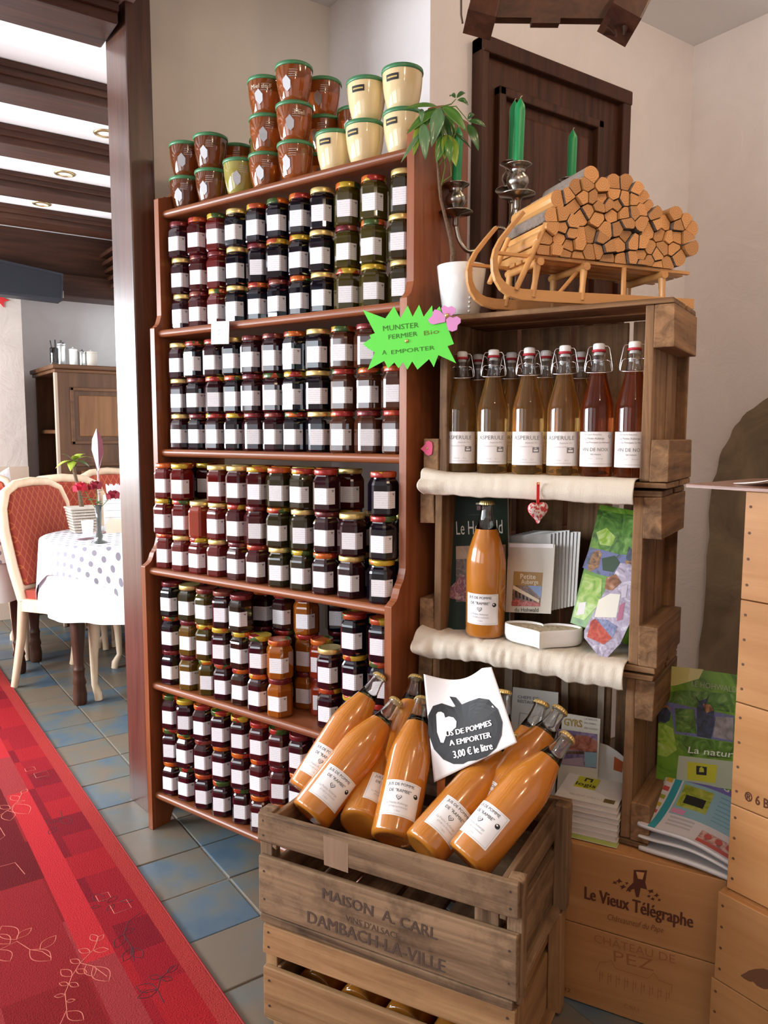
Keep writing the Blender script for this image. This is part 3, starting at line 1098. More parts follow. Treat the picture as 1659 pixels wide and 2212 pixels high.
put_honey(403, 400, .150, 2, 'dark amber', 'the pair nearest the pillar')
put_honey(457, 390, .150, 2, 'dark amber', 'the second pair from the pillar')
put_honey(521, 375, .140, 1, 'green-gold', 'front row beside the amber stacks')
put_honey(577, 350, .150, 3, 'amber', 'the fourth stack from the pillar')
put_honey(638, 335, .135, 3, 'amber', 'the front three-high stack')
put_honey(724, 305, .140, 1, 'cream', 'front of the cream pots')
put_honey(790, 285, .135, 2, 'cream', 'the middle cream stack')
put_honey(870, 260, .135, 2, 'cream', 'the cream stack beside the plant')
put_honey(512, 340, .255, 2, 'amber', 'the back row behind the green-gold pot')
put_honey(700, 285, .250, 3, 'amber', 'the back row behind the front stack')
put_honey(575, 330, .262, 2, 'green-gold', 'the back row behind amber stacks')
put_honey(768, 265, .255, 2, 'amber', 'the back row between the cream stacks')

# small framed price card on the second shelf edge
c0 = at_plane(478, 719, BM @ V((0, 0.046, 0)), BY)
ct = thing('price_card', 'small white framed price card leaning on the shelf edge', 'card', M=frame(c0-BY*0.004, BX, UP, -BY) @ Matrix.Rotation(rad(-3), 4, 'Z'))
obj('card', MB().box(-.036, .036, -.031, .031, -.001, .001), M_paper, ct)
bm_ = MB()
for a_, b_, c_, d_ in ((-.031, .031, .0245, .0265), (-.031, .031, -.0265, -.0245), (-.031, -.029, -.026, .026), (.029, .031, -.026, .026)):
    bm_.box(a_, b_, c_, d_, .0009, .0013)
bm_.box(-.011, .003, .004, .010, .0009, .0013)
bm_.box(-.009, .001, -.008, -.001, .0009, .0013)
obj('printed_border', bm_, mat('blue_grey_ink', (0.35, 0.37, 0.45), .6), ct)

# ------------------------------------------------------------------ slatted crates


def crate(name, label, M, L, D, H, wd, slats, cleat_w, cleat_t, end_t, group=None, nb=5, gap=0.016, seed=0, ends_split=0.5):
    """local x long, y short, z up from the crate's bottom to its open top"""
    rnd = random.Random(seed)
    t = thing(name, label, 'crate', M=M, group=group)
    st = 0.012

    def plank(nm, x0, x1, y0, y1, z0, z1, ax, kmat=None):
        m_ = MB().box(x0, x1, y0, y1, z0, z1)
        k_ = 0.0018
        m_.v = [p+V((rnd.uniform(-k_, k_), rnd.uniform(-k_, k_)*0.5, rnd.uniform(-k_, k_))) for p in m_.v]
        return obj(nm, m_, (kmat or wd)(ax), t, 0.0022)
    for sy in (-1, 1):
        for (za, zb) in slats:
            y0, y1 = sorted((sy*D/2, sy*(D/2-st)))
            plank('slat', -L/2, L/2, y0, y1, za*H, zb*H, 'x')
    for sx in (-1, 1):
        xa = sx*(L/2-cleat_t-end_t*0.0)
        x0, x1 = sorted((xa, xa-sx*end_t))
        lo, hi = 0.012, H-0.004
        md = lo+(hi-lo)*ends_split
        plank('end_board', x0, x1, -D/2+st+.001, D/2-st-.001, lo, md-gap/2, 'y')
        plank('end_board', x0, x1, -D/2+st+.001, D/2-st-.001, md+gap/2, hi, 'y')
        for sy in (-1, 1):
            c0, c1 = sorted((xa+sx*.0005, sx*(L/2+0.003)))
            ya = sy*(D/2-st-.001)
            y0, y1 = sorted((ya, ya-sy*cleat_w))
            plank('cleat', c0, c1, y0, y1, 0.006, H-0.001, 'z')
    for k in range(nb):
        w_ = (L-0.010)/nb
        x0 = -L/2+0.005+k*w_
        plank('bottom_board', x0+rnd.uniform(.004, .008), x0+w_-rnd.uniform(.003, .008), -D/2+st+.001, D/2-st-.001, 0.0, 0.010, 'y')
    nm_ = MB()
    for sy in (-1, 1):
        for (za, zb) in slats:
            for sx in (-1, 1):
                for zz in (za+.25*(zb-za), zb-.25*(zb-za)):
                    x_ = sx*(L/2-.014)
                    nm_.lathe([(.0025, -.0006), (.0025, .0006)], 8, 0, False, M=frame((x_, sy*(D/2+.0003), zz*H), V((1, 0, 0)), V((0, 0, 1)), V((0, -1, 0))))
    obj('nail_heads', nm_, mat('rusty_nail', (0.045, 0.03, 0.025), .7), t)
    return t


TA = rad(23.3)
TD, TN = V((math.sin(TA), -math.cos(TA), 0)), V((math.cos(TA), math.sin(TA), 0))
TP = V((1.34, 1.005, 0))
TL, TDp, TH = 0.555, 0.380, 0.24


def tower(a, dep, z): return TP+TD*a+TN*dep+UP*z


def tpx(px, py, dep): return at_plane(px, py, tower(0, dep, 0), TN)


TWH = {'Top': (-0.2225, 1.1365, 0.0), 'Mid': (-0.2325, 0.7515, 0.0), 'Low': (-0.2360, 0.3665, 0.004)}
crates = {}
for nm, lab, sd in (('Low', 'weathered slatted crate on its side, lowest of the three, holding brochures', 3), ('Mid', 'weathered slatted crate on its side, middle one, lined with cream cloth', 4),
                    ('Top', 'weathered slatted crate on its side, topmost, holding swing-top bottles', 5)):
    a, z, dp = TWH[nm]
    M = frame(tower(a, dp+TH, z+TDp/2+0.001), TD, UP, -TN)
    crates[nm] = crate('wooden_crate', lab, M, TL, TDp, TH, towerwood, ((0.03, 0.46), (0.54, 1.0)), 0.085, 0.036, 0.020, 'crates stacked on their sides', 4, 0.010, sd, 0.42)

# cloths over the two upper crate floors


def cloth(nm, label, a0, a1, z, wav, drop, seed):
    from mathutils import noise

    def fn(u, v):
        a = a0+(a1-a0)*u
        e = max(0, 1-u*9)                      # bunched left end
        n1 = noise.noise(V((u*13+seed*7, v*.8, seed)))*1.1+noise.noise(V((u*31+seed*3, v*1.6, 4.2)))*.6
        n2 = noise.noise(V((u*7+seed*5, 3.3, seed*2.0)))+.5*noise.noise(V((u*22, 1.3, seed)))
        w_ = wav*(1.25-.8*u)
        if v < 0.45:
            s_ = v/0.45
            dep = 0.20*(1-s_)-0.006*s_
            zz = z+0.0010+abs(w_*0.10*n1*s_)+0.010*e*s_
        elif v < 0.6:
            s_ = (v-0.45)/0.15
            ang = s_*PI/2
            dep = -0.006-0.016*math.sin(ang)-w_*0.35*(1+n1)*s_*0.5
            zz = z-0.012*(1-math.cos(ang))+abs(w_*0.10*n1*(1-s_))+0.010*e
        else:
            s_ = (v-0.6)/0.4
            dep = -0.022-w_*0.5*(1+n1)*0.5*(1-.5*s_)-0.006*math.sin(s_*PI)-0.02*e*math.sin(s_*PI)
            zz = z-0.012-s_*(drop+wav*0.30*n2)
        return tower(a-0.012*e*math.sin(v*PI), dep, zz)
    m_ = MB().grid(fn, 180, 30, 0)
    o = obj(nm, m_, M_cloth, None, solid=0.0018)
    tag(o, label, 'cloth')
    return o


M_cloth = mat('cream_cloth', (0.66, 0.585, 0.475), 0.9, bump=0.25, bscale=500)
zc1, zc2 = 1.1515, 0.7665
cloth('cloth', 'smooth cream cloth hanging over the crate edge under the swing-top bottles', -0.486, -0.004, zc1+.0025, 0.010, 0.036, 2)
cloth('cloth', 'rumpled cream cloth under the heart dish and juice bottle', -0.492, -0.012, zc2+.0025, 0.040, 0.036, 5)

# ------------------------------------------------------------------ swing-top bottles
M_amber = mat('amber_liquid', (0.96, 0.60, 0.20), 0.0, trans=0.945, ior=1.36)
M_noix = mat('walnut_wine', (0.72, 0.20, 0.055), 0.0, trans=0.965, ior=1.36)
M_rub = mat('red_rubber', (0.42, 0.02, 0.035), 0.5)


def neck(prof, th, zf, seg=28):
    """empty glass wall above the filling"""
    out = []
    for i, (r, z) in enumerate(prof):
        if z > zf:
            if not out:
                r0, z0 = prof[i-1]
                t_ = (zf-z0)/(z-z0)
                out.append((r0+(r-r0)*t_, zf+.0002))
            out.append((r, z))
    return MB().lathe(out+[(r-th, z) for r, z in out[::-1]]+[out[0]], seg, 0, True, False, False)


def filled(prof, zf, seg=28):
    p_ = [(.001, prof[0][1]+.004), (prof[0][0]*.8, prof[0][1]+.002)]
    for i, (r, z) in enumerate(prof):
        if z >= zf:
            r0, z0 = prof[i-1]
            t_ = (zf-z0)/(z-z0)
            p_.append((r0+(r-r0)*t_, zf))
            break
        p_.append((r, z))
    return MB().lathe(p_, seg, 0, True)


def shell(prof_out, th, seg=28):
    mb = MB()
    inner_ = [(max(r-th, .001), z+(th if i == 0 else 0)) for i, (r, z) in enumerate(prof_out)]
    full = [(0.0005, prof_out[0][1])]+prof_out+inner_[::-1]+[(0.0005, prof_out[0][1]+th)]
    return mb.lathe(full, seg, 0, True, True, True)


SW = [(.030, 0), (.0335, .002), (.0352, .007), (.0352, .142), (.0342, .152), (.0310, .166), (.0255, .186), (.0205, .206), (.0165, .224), (.0142, .238), (.0138, .254), (.0150, .257), (.0150, .262), (.0138, .264)]


def liquid(prof, th, fill, seg=28):
    p_ = []
    for i, (r, z) in enumerate(prof):
        if z >= fill:
            r0, z0 = prof[i-1]
            t_ = (fill-z0)/(z-z0)
            p_.append((r0+(r-r0)*t_-th*.5, fill))
            break
        p_.append((r-th*.5, z if i else z+th*.5))
    return MB().lathe(p_, seg, 0, True)


sw_gl = mesh('glass', neck(SW, .0022, .222), M_glass)
sw_la = mesh('liquid', filled(SW, .222), M_amber)
sw_ln = mesh('liquid', filled(SW, .222), M_noix)
sw_cap = mesh('cap', MB().lathe([(.0095, .259), (.0115, .2665), (.0125, .270), (.0128, .278), (.0120, .2815), (.009, .283)], 20, 0, True), M_ceramic)
sw_rub = mesh('rubber', MB().lathe([(.0118, .2640), (.0142, .2645), (.0145, .267), (.0142, .2695), (.0118, .270)], 20, 0, True), M_rub)
wr = MB()
for sx in (-1, 1):
    wr.tube([(sx*.0128, 0, .277), (sx*.019, 0, .2765), (sx*.022, 0, .272), (sx*.0285, 0, .236), (sx*.0290, 0, .228), (sx*.0275, -.004, .222)], .0012, 6)
    wr.tube([(sx*.0275, -.004, .222), (sx*.0262, -.006, .232), (sx*.0235, -.008, .244), (sx*.018, -.010, .247), (sx*.0155, -.004, .2465)], .0012, 6)
wr.tube([(.0285*math.cos(a), -.004-.0235*math.sin(a), .2235-.004*math.sin(a)) for a in [PI*k/14 for k in range(15)]], .0012, 6)
wr.tube([(.0150*math.cos(a), .0150*math.sin(a), .2465) for a in [2*PI*k/20 for k in range(21)]], .0011, 6)
sw_wr = mesh('bail', wr, M_steel)
LBR = .0357


def cyl(r, ang0=0.0): return lambda x, y, z0=0: V((r*math.sin(x/r+ang0), -r*math.cos(x/r+ang0), z0+y))


def cyl_label(r, w, z0, z1, seg=18, lift=0):
    f_ = cyl(r+lift)
    return MB().grid(lambda u, v: f_((u-.5)*w, z0+(z1-z0)*v), seg, 1, 0, True)


lab_me = mesh('label', cyl_label(LBR, .088, .022, .096), M_paper)
ta, tb = MB(), MB()
f_ = cyl(LBR+.0004)
g_ = lambda dx, z: (lambda x, y: f_(x+dx, z+y))
add_text(ta, 'ASPERULE', g_(-.002, .0785), .0125, 0, 0, width=.062)
add_text(ta, 'Aspérule 75cl', g_(.010, .070), .0052, 1)
add_text(ta, 'vin aromatisé de Barr', g_(-.004, .062), .0042, 1)
ta.grid(lambda u, v: f_(.012+.017*u, .050+.012*v), 6, 1, 0, False)
ta.grid(lambda u, v: cyl(LBR+.0007)(.015+.011*u, .0525+.004*v), 4, 1, 2, False)
ta.grid(lambda u, v: cyl(LBR+.0007)(.017+.005*u, .0585+.002*v), 4, 1, 2, False)
add_text(ta, '12 % vol.      75 cl', g_(0, .033), .0042, 1)
ta.grid(lambda u, v: f_(-.018+.040*u, .0275+.0008*v), 8, 1, 1, False)
asp_t = mesh('lettering', ta, [M_grey, M_pale, M_paper])
add_text(tb, 'Bernard Antoine', g_(-.008, .0885), .0055, 1)
add_text(tb, 'La Petite Auberge', g_(-.004, .0800), .0060, 0)
add_text(tb, '11, rue Principale Le Hohwald', g_(0, .0720), .0050, 0)
add_text(tb, 'VIN DE NOIX', g_(-.002, .0550), .0105, 0, width=.060)
add_text(tb, 'fait maison', g_(0, .0470), .0050, 0)
add_text(tb, '75 cl        16 % vol.', g_(0, .038), .0040, 1)
tb.add([f_(.031+x_, .0860+y_) for x_, y_ in heart2d(.0042)], [list(range(18))], 0)
tb.add([cyl(LBR+.0008)(.031+x_, .0862+y_) for x_, y_ in heart2d(.0028)], [list(range(18))], 2)
tb.grid(lambda u, v: f_(-.042+.084*u, .0275+.0007*v), 12, 1, 1, False)
noi_t = mesh('lettering', tb, [M_grey, M_pale, M_paper])


def swing(a, dep, kind, lab, face=0.0, z=None):
    p = tower(a, dep, zc1+.0048 if z is None else z)
    t = thing('swing_top_bottle', lab, 'bottle', (p.x, p.y, p.z), math.atan2(TD.y, TD.x)+face, 'swing-top bottles in the topmost crate')
    obj('filled_body', sw_ln if kind else sw_la, None, t)
    obj('glass_neck', sw_gl, None, t)
    obj('stopper', sw_cap, None, t)
    obj('rubber_seal', sw_rub, None, t)
    obj('wire_bail', sw_wr, None, t)
    l_ = obj('label', lab_me, None, t)
    obj('lettering', noi_t if kind else asp_t, None, l_)


FT = rad(17)   # labels look towards the room
for i, (px, py, kd) in enumerate(((995, 1000, 0), (1062, 1005, 0), (1138, 1005, 0), (1214, 1007, 0), (1286, 1008, 1), (1362, 1010, 1))):
    a = (tpx(px, py, 0.045)-tower(0, 0.045, 0)).dot(TD)
    nm = ('first', 'second', 'third', 'fourth', 'first', 'second')[i]
    lab = ('dark walnut wine bottle, %s of the two beside the crate end' if kd else 'pale amber swing-top bottle labelled ASPERULE, %s in the front row from the bookcase') % nm
    swing(a, 0.047, kd, lab, FT+rad(random.uniform(-5, 5)) + (rad(6) if i in (1,) else 0))
for i, px in enumerate((1030, 1101, 1174, 1196)):
    a = (tpx(px, 1000, 0.125)-tower(0, 0.125, 0)).dot(TD)
    if i == 3:
        a, d_ = a+.035, .195
    else:
        d_ = .125
    swing(a, d_, 0, 'pale amber swing-top bottle, %s of the row standing behind the ASPERULE bottles' % ORD[i], FT)

# ------------------------------------------------------------------ middle crate contents
ZM = zc2+0.0052
JB = [(.036, 0), (.0440, .002), (.0462, .009), (.0462, .168), (.0452, .182), (.0405, .205), (.0330, .229), (.0250, .252), (.0190, .272), (.0158, .290), (.0148, .304), (.0150, .306), (.0162, .3065), (.0165, .312), (.0155, .3150)]
M_juice = mat('cloudy_apple_juice', (0.74, 0.27, 0.032), 0.16, trans=.40, coat=0.8, sss=0.2)
m = M_juice
jb_gl = mesh('glass', neck(JB, .0024, .252), M_glass)
jb_li = mesh('juice', filled(JB, .252), M_juice)
cr_ = MB()
rs = []
for z, r_, am in ((.3090, .0175, .0012), (.3120, .0172, .0009), (.3155, .0160, .0002), (.3172, .0140, 0)):
    rs.append([((r_+am*math.cos(21*2*PI*j/84))*math.cos(2*PI*j/84), (r_+am*math.cos(21*2*PI*j/84))*math.sin(2*PI*j/84), z) for j in range(84)])
cr_.rings(rs, 0, True)
jb_cp = mesh('crown', cr_, M_gold)
JR = .0467
jl_me = mesh('label', cyl_label(JR, .082, .033, .105), M_paper)
tj = MB()
f2 = cyl(JR+.0004)
g2 = lambda dx, z: (lambda x, y: f2(x+dx, z+y))
add_text(tj, 'JUS DE POMME', g2(-.004, .0935), .0085, 0)
add_text(tj, 'DE "RAMBE"', g2(-.004, .0805), .0090, 0)
tj.add([f2(-.004+x_, .070+y_) for x_, y_ in heart2d(.0062)], [list(range(18))], 0)
tj.add([cyl(JR+.0007)(-.004+x_, .0703+y_) for x_, y_ in heart2d(.0048)], [list(range(18))], 2)
tj.add([cyl(JR+.0009)(-.004+x_, .0703+y_) for x_, y_ in heart2d(.0030)], [list(range(18))], 1)
add_text(tj, 'La Petite Auberge', g2(-.006, .0560), .0065, 1)
add_text(tj, '67140 Le Hohwald', g2(-.002, .0490), .0052, 1)
add_text(tj, '1 litre', g2(-.002, .0410), .0050, 1)
tj.add([f2(.031+.0052*math.cos(2*PI*k/16), .080+.0048*math.sin(2*PI*k/16)) for k in range(16)], [list(range(16))], 0)
tj.add([cyl(JR+.0007)(.0295+.0022*math.cos(2*PI*k/10), .0812+.0016*math.sin(2*PI*k/10)) for k in range(10)], [list(range(10))], 2)
for a_, b_, c_, d_ in ((-.0385, .0385, .1020, .1026), (-.0385, .0385, .0355, .0361), (-.0385, -.0379, .0355, .1026), (.0379, .0385, .0355, .1026)):
    tj.grid(lambda u, v: f2(a_+(b_-a_)*u, c_+(d_-c_)*v), 10 if b_-a_ > .01 else 1, 1, 1, False)
jt_me = mesh('lettering', tj, [M_black, M_pale, M_paper])


def juice(lab, M, group=None, label=True):
    t = thing('juice_bottle', lab, 'bottle', M=M, group=group)
    obj('filled_body', jb_li, None, t)
    obj('glass_neck', jb_gl, None, t)
    obj('crown_cap', jb_cp, None, t)
    if label:
        l_ = obj('label', jl_me, None, t)
        obj('lettering', jt_me, None, l_)
    return t


pj = tpx(1048, 1345, 0.034)
pj.z = ZM+.0035
juice('orange juice bottle standing on the rumpled cloth before the book', Matrix.Translation(pj) @ Matrix.Rotation(math.atan2(TD.y, TD.x)+rad(12), 4, 'Z'))


def quad_thing(parent, name, pts, m_, th=0.0012, nrm=None, mi_edge=None):
    pts = [V(p) for p in pts]
    n_ = nrm or (pts[1]-pts[0]).cross(pts[2]-pts[0]).normalized()
    return obj(name, MB().slab3([local(parent, p) for p in pts], (parent.matrix_world.inverted().to_3x3() @ n_), th), m_, parent)


class Sheet:
    """flat sheet through three/four picture corners lying on a real plane"""

    def __init__(s, P, n):
        s.P, s.n = V(P), V(n).normalized()
        if (O-s.P).dot(s.n) < 0:
            s.n = -s.n

    def p(s, px, py, lift=0.0):
        return at_plane(px, py, s.P+s.n*lift, s.n)

    def poly(s, mb, pts, lift, mi=0):
        q = [s.p(x, y, lift) for x, y in pts]
        a = sum(((q[i]-q[0]).cross(q[i+1]-q[0]) for i in range(1, len(q)-1)), V((0, 0, 0)))
        idx = list(range(len(q)))
        if a.dot(s.n) < 0:
            idx = idx[::-1]
        mb.add(q, [idx], mi)

    def text(s, mb, t, a, b, h, lift, mi=0, bold=0, slant=0):
        A, B = s.p(*a, lift), s.p(*b, lift)
        dpx = (b[0]-a[0], b[1]-a[1])
        l_ = math.hypot(*dpx)
        upx = (a[0]+dpx[1]/l_*10, a[1]-dpx[0]/l_*10)
        up = s.p(*upx, lift)-A
        hh = h*up.length/10
        text_between(mb, t, A, B, up, hh, mi, bold, None, slant)


def flat(name, label, cat, sheet, corners, th, base_m, decals=None, group=None, mats=None, edge_m=None, curl=0):
    """a sheet/brochure/board of real thickness standing on its plane, printed matter as thin decals"""
    c = [sheet.p(x, y) for x, y in corners]
    a = sum(((c[i]-c[0]).cross(c[i+1]-c[0]) for i in range(1, len(c)-1)), V((0, 0, 0)))
    if a.dot(sheet.n) < 0:
        c = c[::-1]
    low = min(c, key=lambda p: p.z)
    t = thing(name, label, cat, (low.x, low.y, low.z), 0, group)
    bpy.context.view_layer.update()
    loc = [p-low for p in c]
    obj('cover', MB().slab3(loc, sheet.n, th, 0, 1 if edge_m else None), [base_m]+([edge_m] if edge_m else []), t)
    if decals:
        mb = MB()
        decals(mb)
        mb.v = [p-low for p in mb.v]
        obj('print', mb, mats, t)
    return t


def ground(pts_low, z):
    return z


# big dark green book at the back-left
bkP = tower(-0.40, 0.085, zc2+.30)
bk = Sheet(bkP, -TN+UP*0.10+TD*0.25)
M_dkgreen = mat('dark_green_cover', (0.010, 0.020, 0.009), 0.5, spec=.25)
M_sepia, M_sepia2 = photo('sepia', [(0.25, 0.15, 0.08), (0.33, 0.21, 0.11), (0.42, 0.30, 0.18)], 20), photo('sepia_dark', [(0.03, 0.015, 0.01), (0.10, 0.055, 0.03), (0.22, 0.14, 0.08)], 50)


def bk_print(mb):
    bk.text(mb, 'Le Hohwald', (986, 1155), (1086, 1152), 30, .0008, 0, 0.0)
    bk.poly(mb, [(985, 1180), (1092, 1176), (1092, 1300), (985, 1300)], .0006, 1)
    bk.poly(mb, [(985, 1208), (1092, 1204), (1092, 1300), (985, 1300)], .0009, 2)
    bk.poly(mb, [(970, 1272), (1000, 1240), (1022, 1262), (1010, 1300), (972, 1292)], .0012, 3)
    bk.poly(mb, [(1028, 1086), (1040, 1086), (1040, 1090), (1028, 1090)], .0008, 0)
    bk.poly(mb, [(1030, 1092), (1039, 1092), (1039, 1102), (1030, 1102)], .0008, 3)
    bk.poly(mb, [(1012, 1112), (1056, 1110), (1056, 1111), (1012, 1113)], .0008, 4)


flat('book', 'dark green hardback book titled Le Hohwald behind the juice bottle', 'book', bk, ((958, 1074), (1096, 1068), (1100, 1352), (960, 1362)), 0.022, M_dkgreen, bk_print,
     mats=[mat('ivory_print', (0.70, 0.66, 0.55), .5), M_sepia, M_sepia2, photo('maroon', [(0.10, 0.02, 0.03), (0.22, 0.05, 0.06), (0.42, 0.28, 0.22)], 90), mat('dim_green', (0.05, 0.07, 0.05), .5)], edge_m=mat('page_edges', (0.55, 0.50, 0.40), .8))

# printed paper bags, front one with a picture, the pile fanned out behind
M_bag = mat('glassine_bag', (0.50, 0.49, 0.45), 0.35)
for k in range(9):
    s_ = Sheet(tower(-0.25, 0.085+0.0055*k, zc2), -TN+UP*0.12-TD*(0.18+0.03*k))
    xo = 7*k
    flat('paper_bag', 'grey paper bag fanned out in the pile behind the printed bag', 'paper bag', s_, ((1094+xo, 1158-1.6*k), (1190+8*k, 1153-1.5*k+(k > 5)*k), (1188+7*k, 1320-1.5*k), (1094+xo, 1318)), 0.0012, M_bag,
         group='fanned pile of grey paper bags')
fb = Sheet(tower(-0.27, 0.068, zc2), -TN+UP*0.12-TD*0.05)


def fb_print(mb):
    fb.poly(mb, [(1100, 1174), (1195, 1175), (1195, 1184), (1100, 1182)], .0006, 6)
    fb.poly(mb, [(1110, 1234), (1173, 1237), (1166, 1310), (1105, 1309)], .0005, 0)
    fb.poly(mb, [(1108, 1264), (1170, 1266), (1166, 1310), (1105, 1309)], .0008, 1)
    fb.poly(mb, [(1140, 1265), (1170, 1266), (1168, 1292)], .0011, 2)
    fb.poly(mb, [(1109, 1264), (1165, 1296), (1164, 1302), (1108, 1272)], .0012, 3)
    fb.poly(mb, [(1105, 1300), (1112, 1293), (1130, 1297), (1150, 1300), (1166, 1302), (1166, 1310), (1105, 1309)], .0013, 4)
    for k in range(6):
        x_ = 1113+k*8
        fb.poly(mb, [(x_, 1276+k*4.4), (x_+3.5, 1278+k*4.4), (x_+3.2, 1291+k*2), (x_, 1290+k*2)], .0013, 5)
    fb.text(mb, 'Petite', (1124, 1250), (1157, 1251), 11, .0010, 3, .01)
    fb.text(mb, 'Auberge', (1126, 1261), (1163, 1262), 10, .0010, 3, .01)
    fb.text(mb, 'du Hohwald', (1112, 1321), (1163, 1322), 9, .0008, 5)


flat('paper_bag', 'cream paper bag printed with a picture of an inn, front of the pile', 'paper bag', fb, ((1098, 1172), (1199, 1176), (1190, 1326), (1092, 1322)), 0.0016, mat('bag_cream', (0.56, 0.52, 0.43), .5), fb_print,
     mats=[mat('ochre_print', (0.33, 0.20, 0.06), .5), photo('brown_print', [(0.06, 0.03, 0.02), (0.16, 0.09, 0.06), (0.30, 0.2, 0.14)], 90), mat('blue_print', (0.22, 0.33, 0.55), .5), mat('cream_line', (0.70, 0.62, 0.45), .5), photo('flower_red', [(0.06, 0.05, 0.02), (0.42, 0.07, 0.06), (0.5, 0.18, 0.14)], 140), M_black, M_paper])

# heart-shaped ceramic dish
hp = (tpx(1087, 1362, .03)+tpx(1262, 1362, .03))/2
hd = thing('heart_dish', 'white heart-shaped ceramic dish on the rumpled cloth', 'dish', (hp.x, hp.y, ZM+.0042), math.atan2(TD.y, TD.x)+rad(14))
hpts = heart2d(0.088/0.96/1.0, 40)
hr = lambda k, dz: [(x_*k, (y_+.005)*k*0.62-.004, dz) for x_, y_ in hpts]
obj('dish', MB().rings([hr(.90, 0), hr(.97, .004), hr(1.0, .014), hr(1.0, .034), hr(.985, .039), hr(.955, .039), hr(.94, .034), hr(.90, .014)], 0, True), M_ceramic, hd)
obj('soap_filling', MB().prism([(x_*.925, (y_+.005)*.575-.004) for x_, y_ in hpts], .013, .0345), mat('beige_filling', (0.50, 0.41, 0.28), .8, bump=.6, bscale=120), hd)

# tall green brochures leaning against the crate end
M_green1 = photo('grass_green', [(0.05, 0.13, 0.012), (0.12, 0.28, 0.02), (0.16, 0.34, 0.03), (0.30, 0.50, 0.10)], 14, .25, 2, .4)
M_green2 = photo('leaf_green', [(0.02, 0.06, 0.01), (0.055, 0.15, 0.015), (0.10, 0.24, 0.03), (0.20, 0.36, 0.08)], 30, .25, 2, .4)
M_green3 = photo('bright_green', [(0.14, 0.30, 0.02), (0.27, 0.46, 0.04), (0.40, 0.55, 0.12), (0.55, 0.65, 0.30)], 26, .25, 2, .4)
M_blueb = photo('slate_blue_print', [(0.04, 0.06, 0.04), (0.12, 0.13, 0.27), (0.14, 0.15, 0.32), (0.10, 0.13, 0.10)], 34)
M_brownb = photo('fur_brown', [(0.05, 0.025, 0.01), (0.26, 0.11, 0.03), (0.36, 0.17, 0.05), (0.50, 0.36, 0.2)], 60)
M_dark2 = photo('dark_blue_print', [(0.015, 0.02, 0.02), (0.03, 0.045, 0.07), (0.06, 0.07, 0.14)], 60)
gb = Sheet(tower(-0.075, 0.060, zc2), -TN*1.0+UP*0.30-TD*0.10)


def gb_print(mb):
    gb.poly(mb, [(1292, 1100), (1340, 1110), (1386, 1112), (1384, 1170), (1330, 1215), (1300, 1190), (1280, 1160)], .0006, 0)
    gb.poly(mb, [(1288, 1150), (1310, 1140), (1330, 1160), (1320, 1180), (1296, 1176)], .0009, 1)
    gb.poly(mb, [(1274, 1182), (1310, 1190), (1330, 1196), (1362, 1200), (1380, 1210), (1378, 1240), (1330, 1250), (1290, 1240), (1258, 1226)], .0008, 2)
    gb.poly(mb, [(1281, 1192), (1294, 1188), (1300, 1196), (1292, 1226), (1272, 1236), (1270, 1222)], .0011, 3)
    gb.poly(mb, [(1300, 1206), (1328, 1200), (1340, 1216), (1325, 1236), (1302, 1232)], .0011, 5)
    gb.poly(mb, [(1358, 1180), (1366, 1190), (1375, 1184), (1378, 1206), (1366, 1222), (1352, 1206)], .0012, 4)
    gb.poly(mb, [(1350, 1210), (1372, 1214), (1376, 1226), (1352, 1222)], .0013, 3)
    gb.poly(mb, [(1263, 1238), (1300, 1250), (1298, 1300), (1262, 1340), (1238, 1332)], .0006, 1)
    gb.poly(mb, [(1252, 1302), (1266, 1300), (1262, 1326), (1244, 1330)], .0009, 6)


flat('brochure', 'tall green nature brochure leaning in the middle crate corner', 'brochure', gb, ((1296, 1090), (1386, 1106), (1384, 1404), (1232, 1345)), 0.006, M_green1, gb_print,
     mats=[M_green2, M_green3, M_blueb, M_brownb, M_dark2, mat('forest_green', (0.02, 0.05, 0.015), .4), M_paper])
# white paper slip standing behind it
sl = Sheet(tower(-0.055, 0.20, 0), -TN)
flat('paper_slip', 'small cream paper slip sticking up behind the tall green brochure', 'paper', sl, ((1323, 1084), (1337, 1085), (1336, 1200), (1322, 1198)), 0.0008, mat('cream_slip', (0.72, 0.60, 0.42), .6))
# parcel in clear plastic, a curved pack with printed village
pk = Sheet(tower(-0.055, 0.004, zc2), -TN+UP*0.22+TD*0.1)
M_lilac = photo('lilac_pack', [(0.16, 0.11, 0.15), (0.30, 0.24, 0.33), (0.38, 0.32, 0.42), (0.62, 0.58, 0.64)], 38, .15, 2.5, .8)


def pk_print(mb):
    pk.poly(mb, [(1318, 1282), (1340, 1284), (1331, 1334), (1284, 1333), (1293, 1296)], .0006, 0)
    pk.poly(mb, [(1286, 1336), (1312, 1339), (1334, 1354), (1322, 1378), (1296, 1352)], .0006, 1)
    pk.poly(mb, [(1276, 1342), (1286, 1336), (1322, 1378), (1304, 1392), (1268, 1376)], .0008, 2)
    pk.poly(mb, [(1310, 1248), (1330, 1240), (1342, 1258), (1322, 1276), (1306, 1272)], .0008, 3)
    pk.poly(mb, [(1338, 1308), (1350, 1300), (1344, 1338), (1332, 1342)], .0008, 4)
    pk.poly(mb, [(1342, 1268), (1356, 1262), (1352, 1290), (1342, 1292)], .0008, 5)


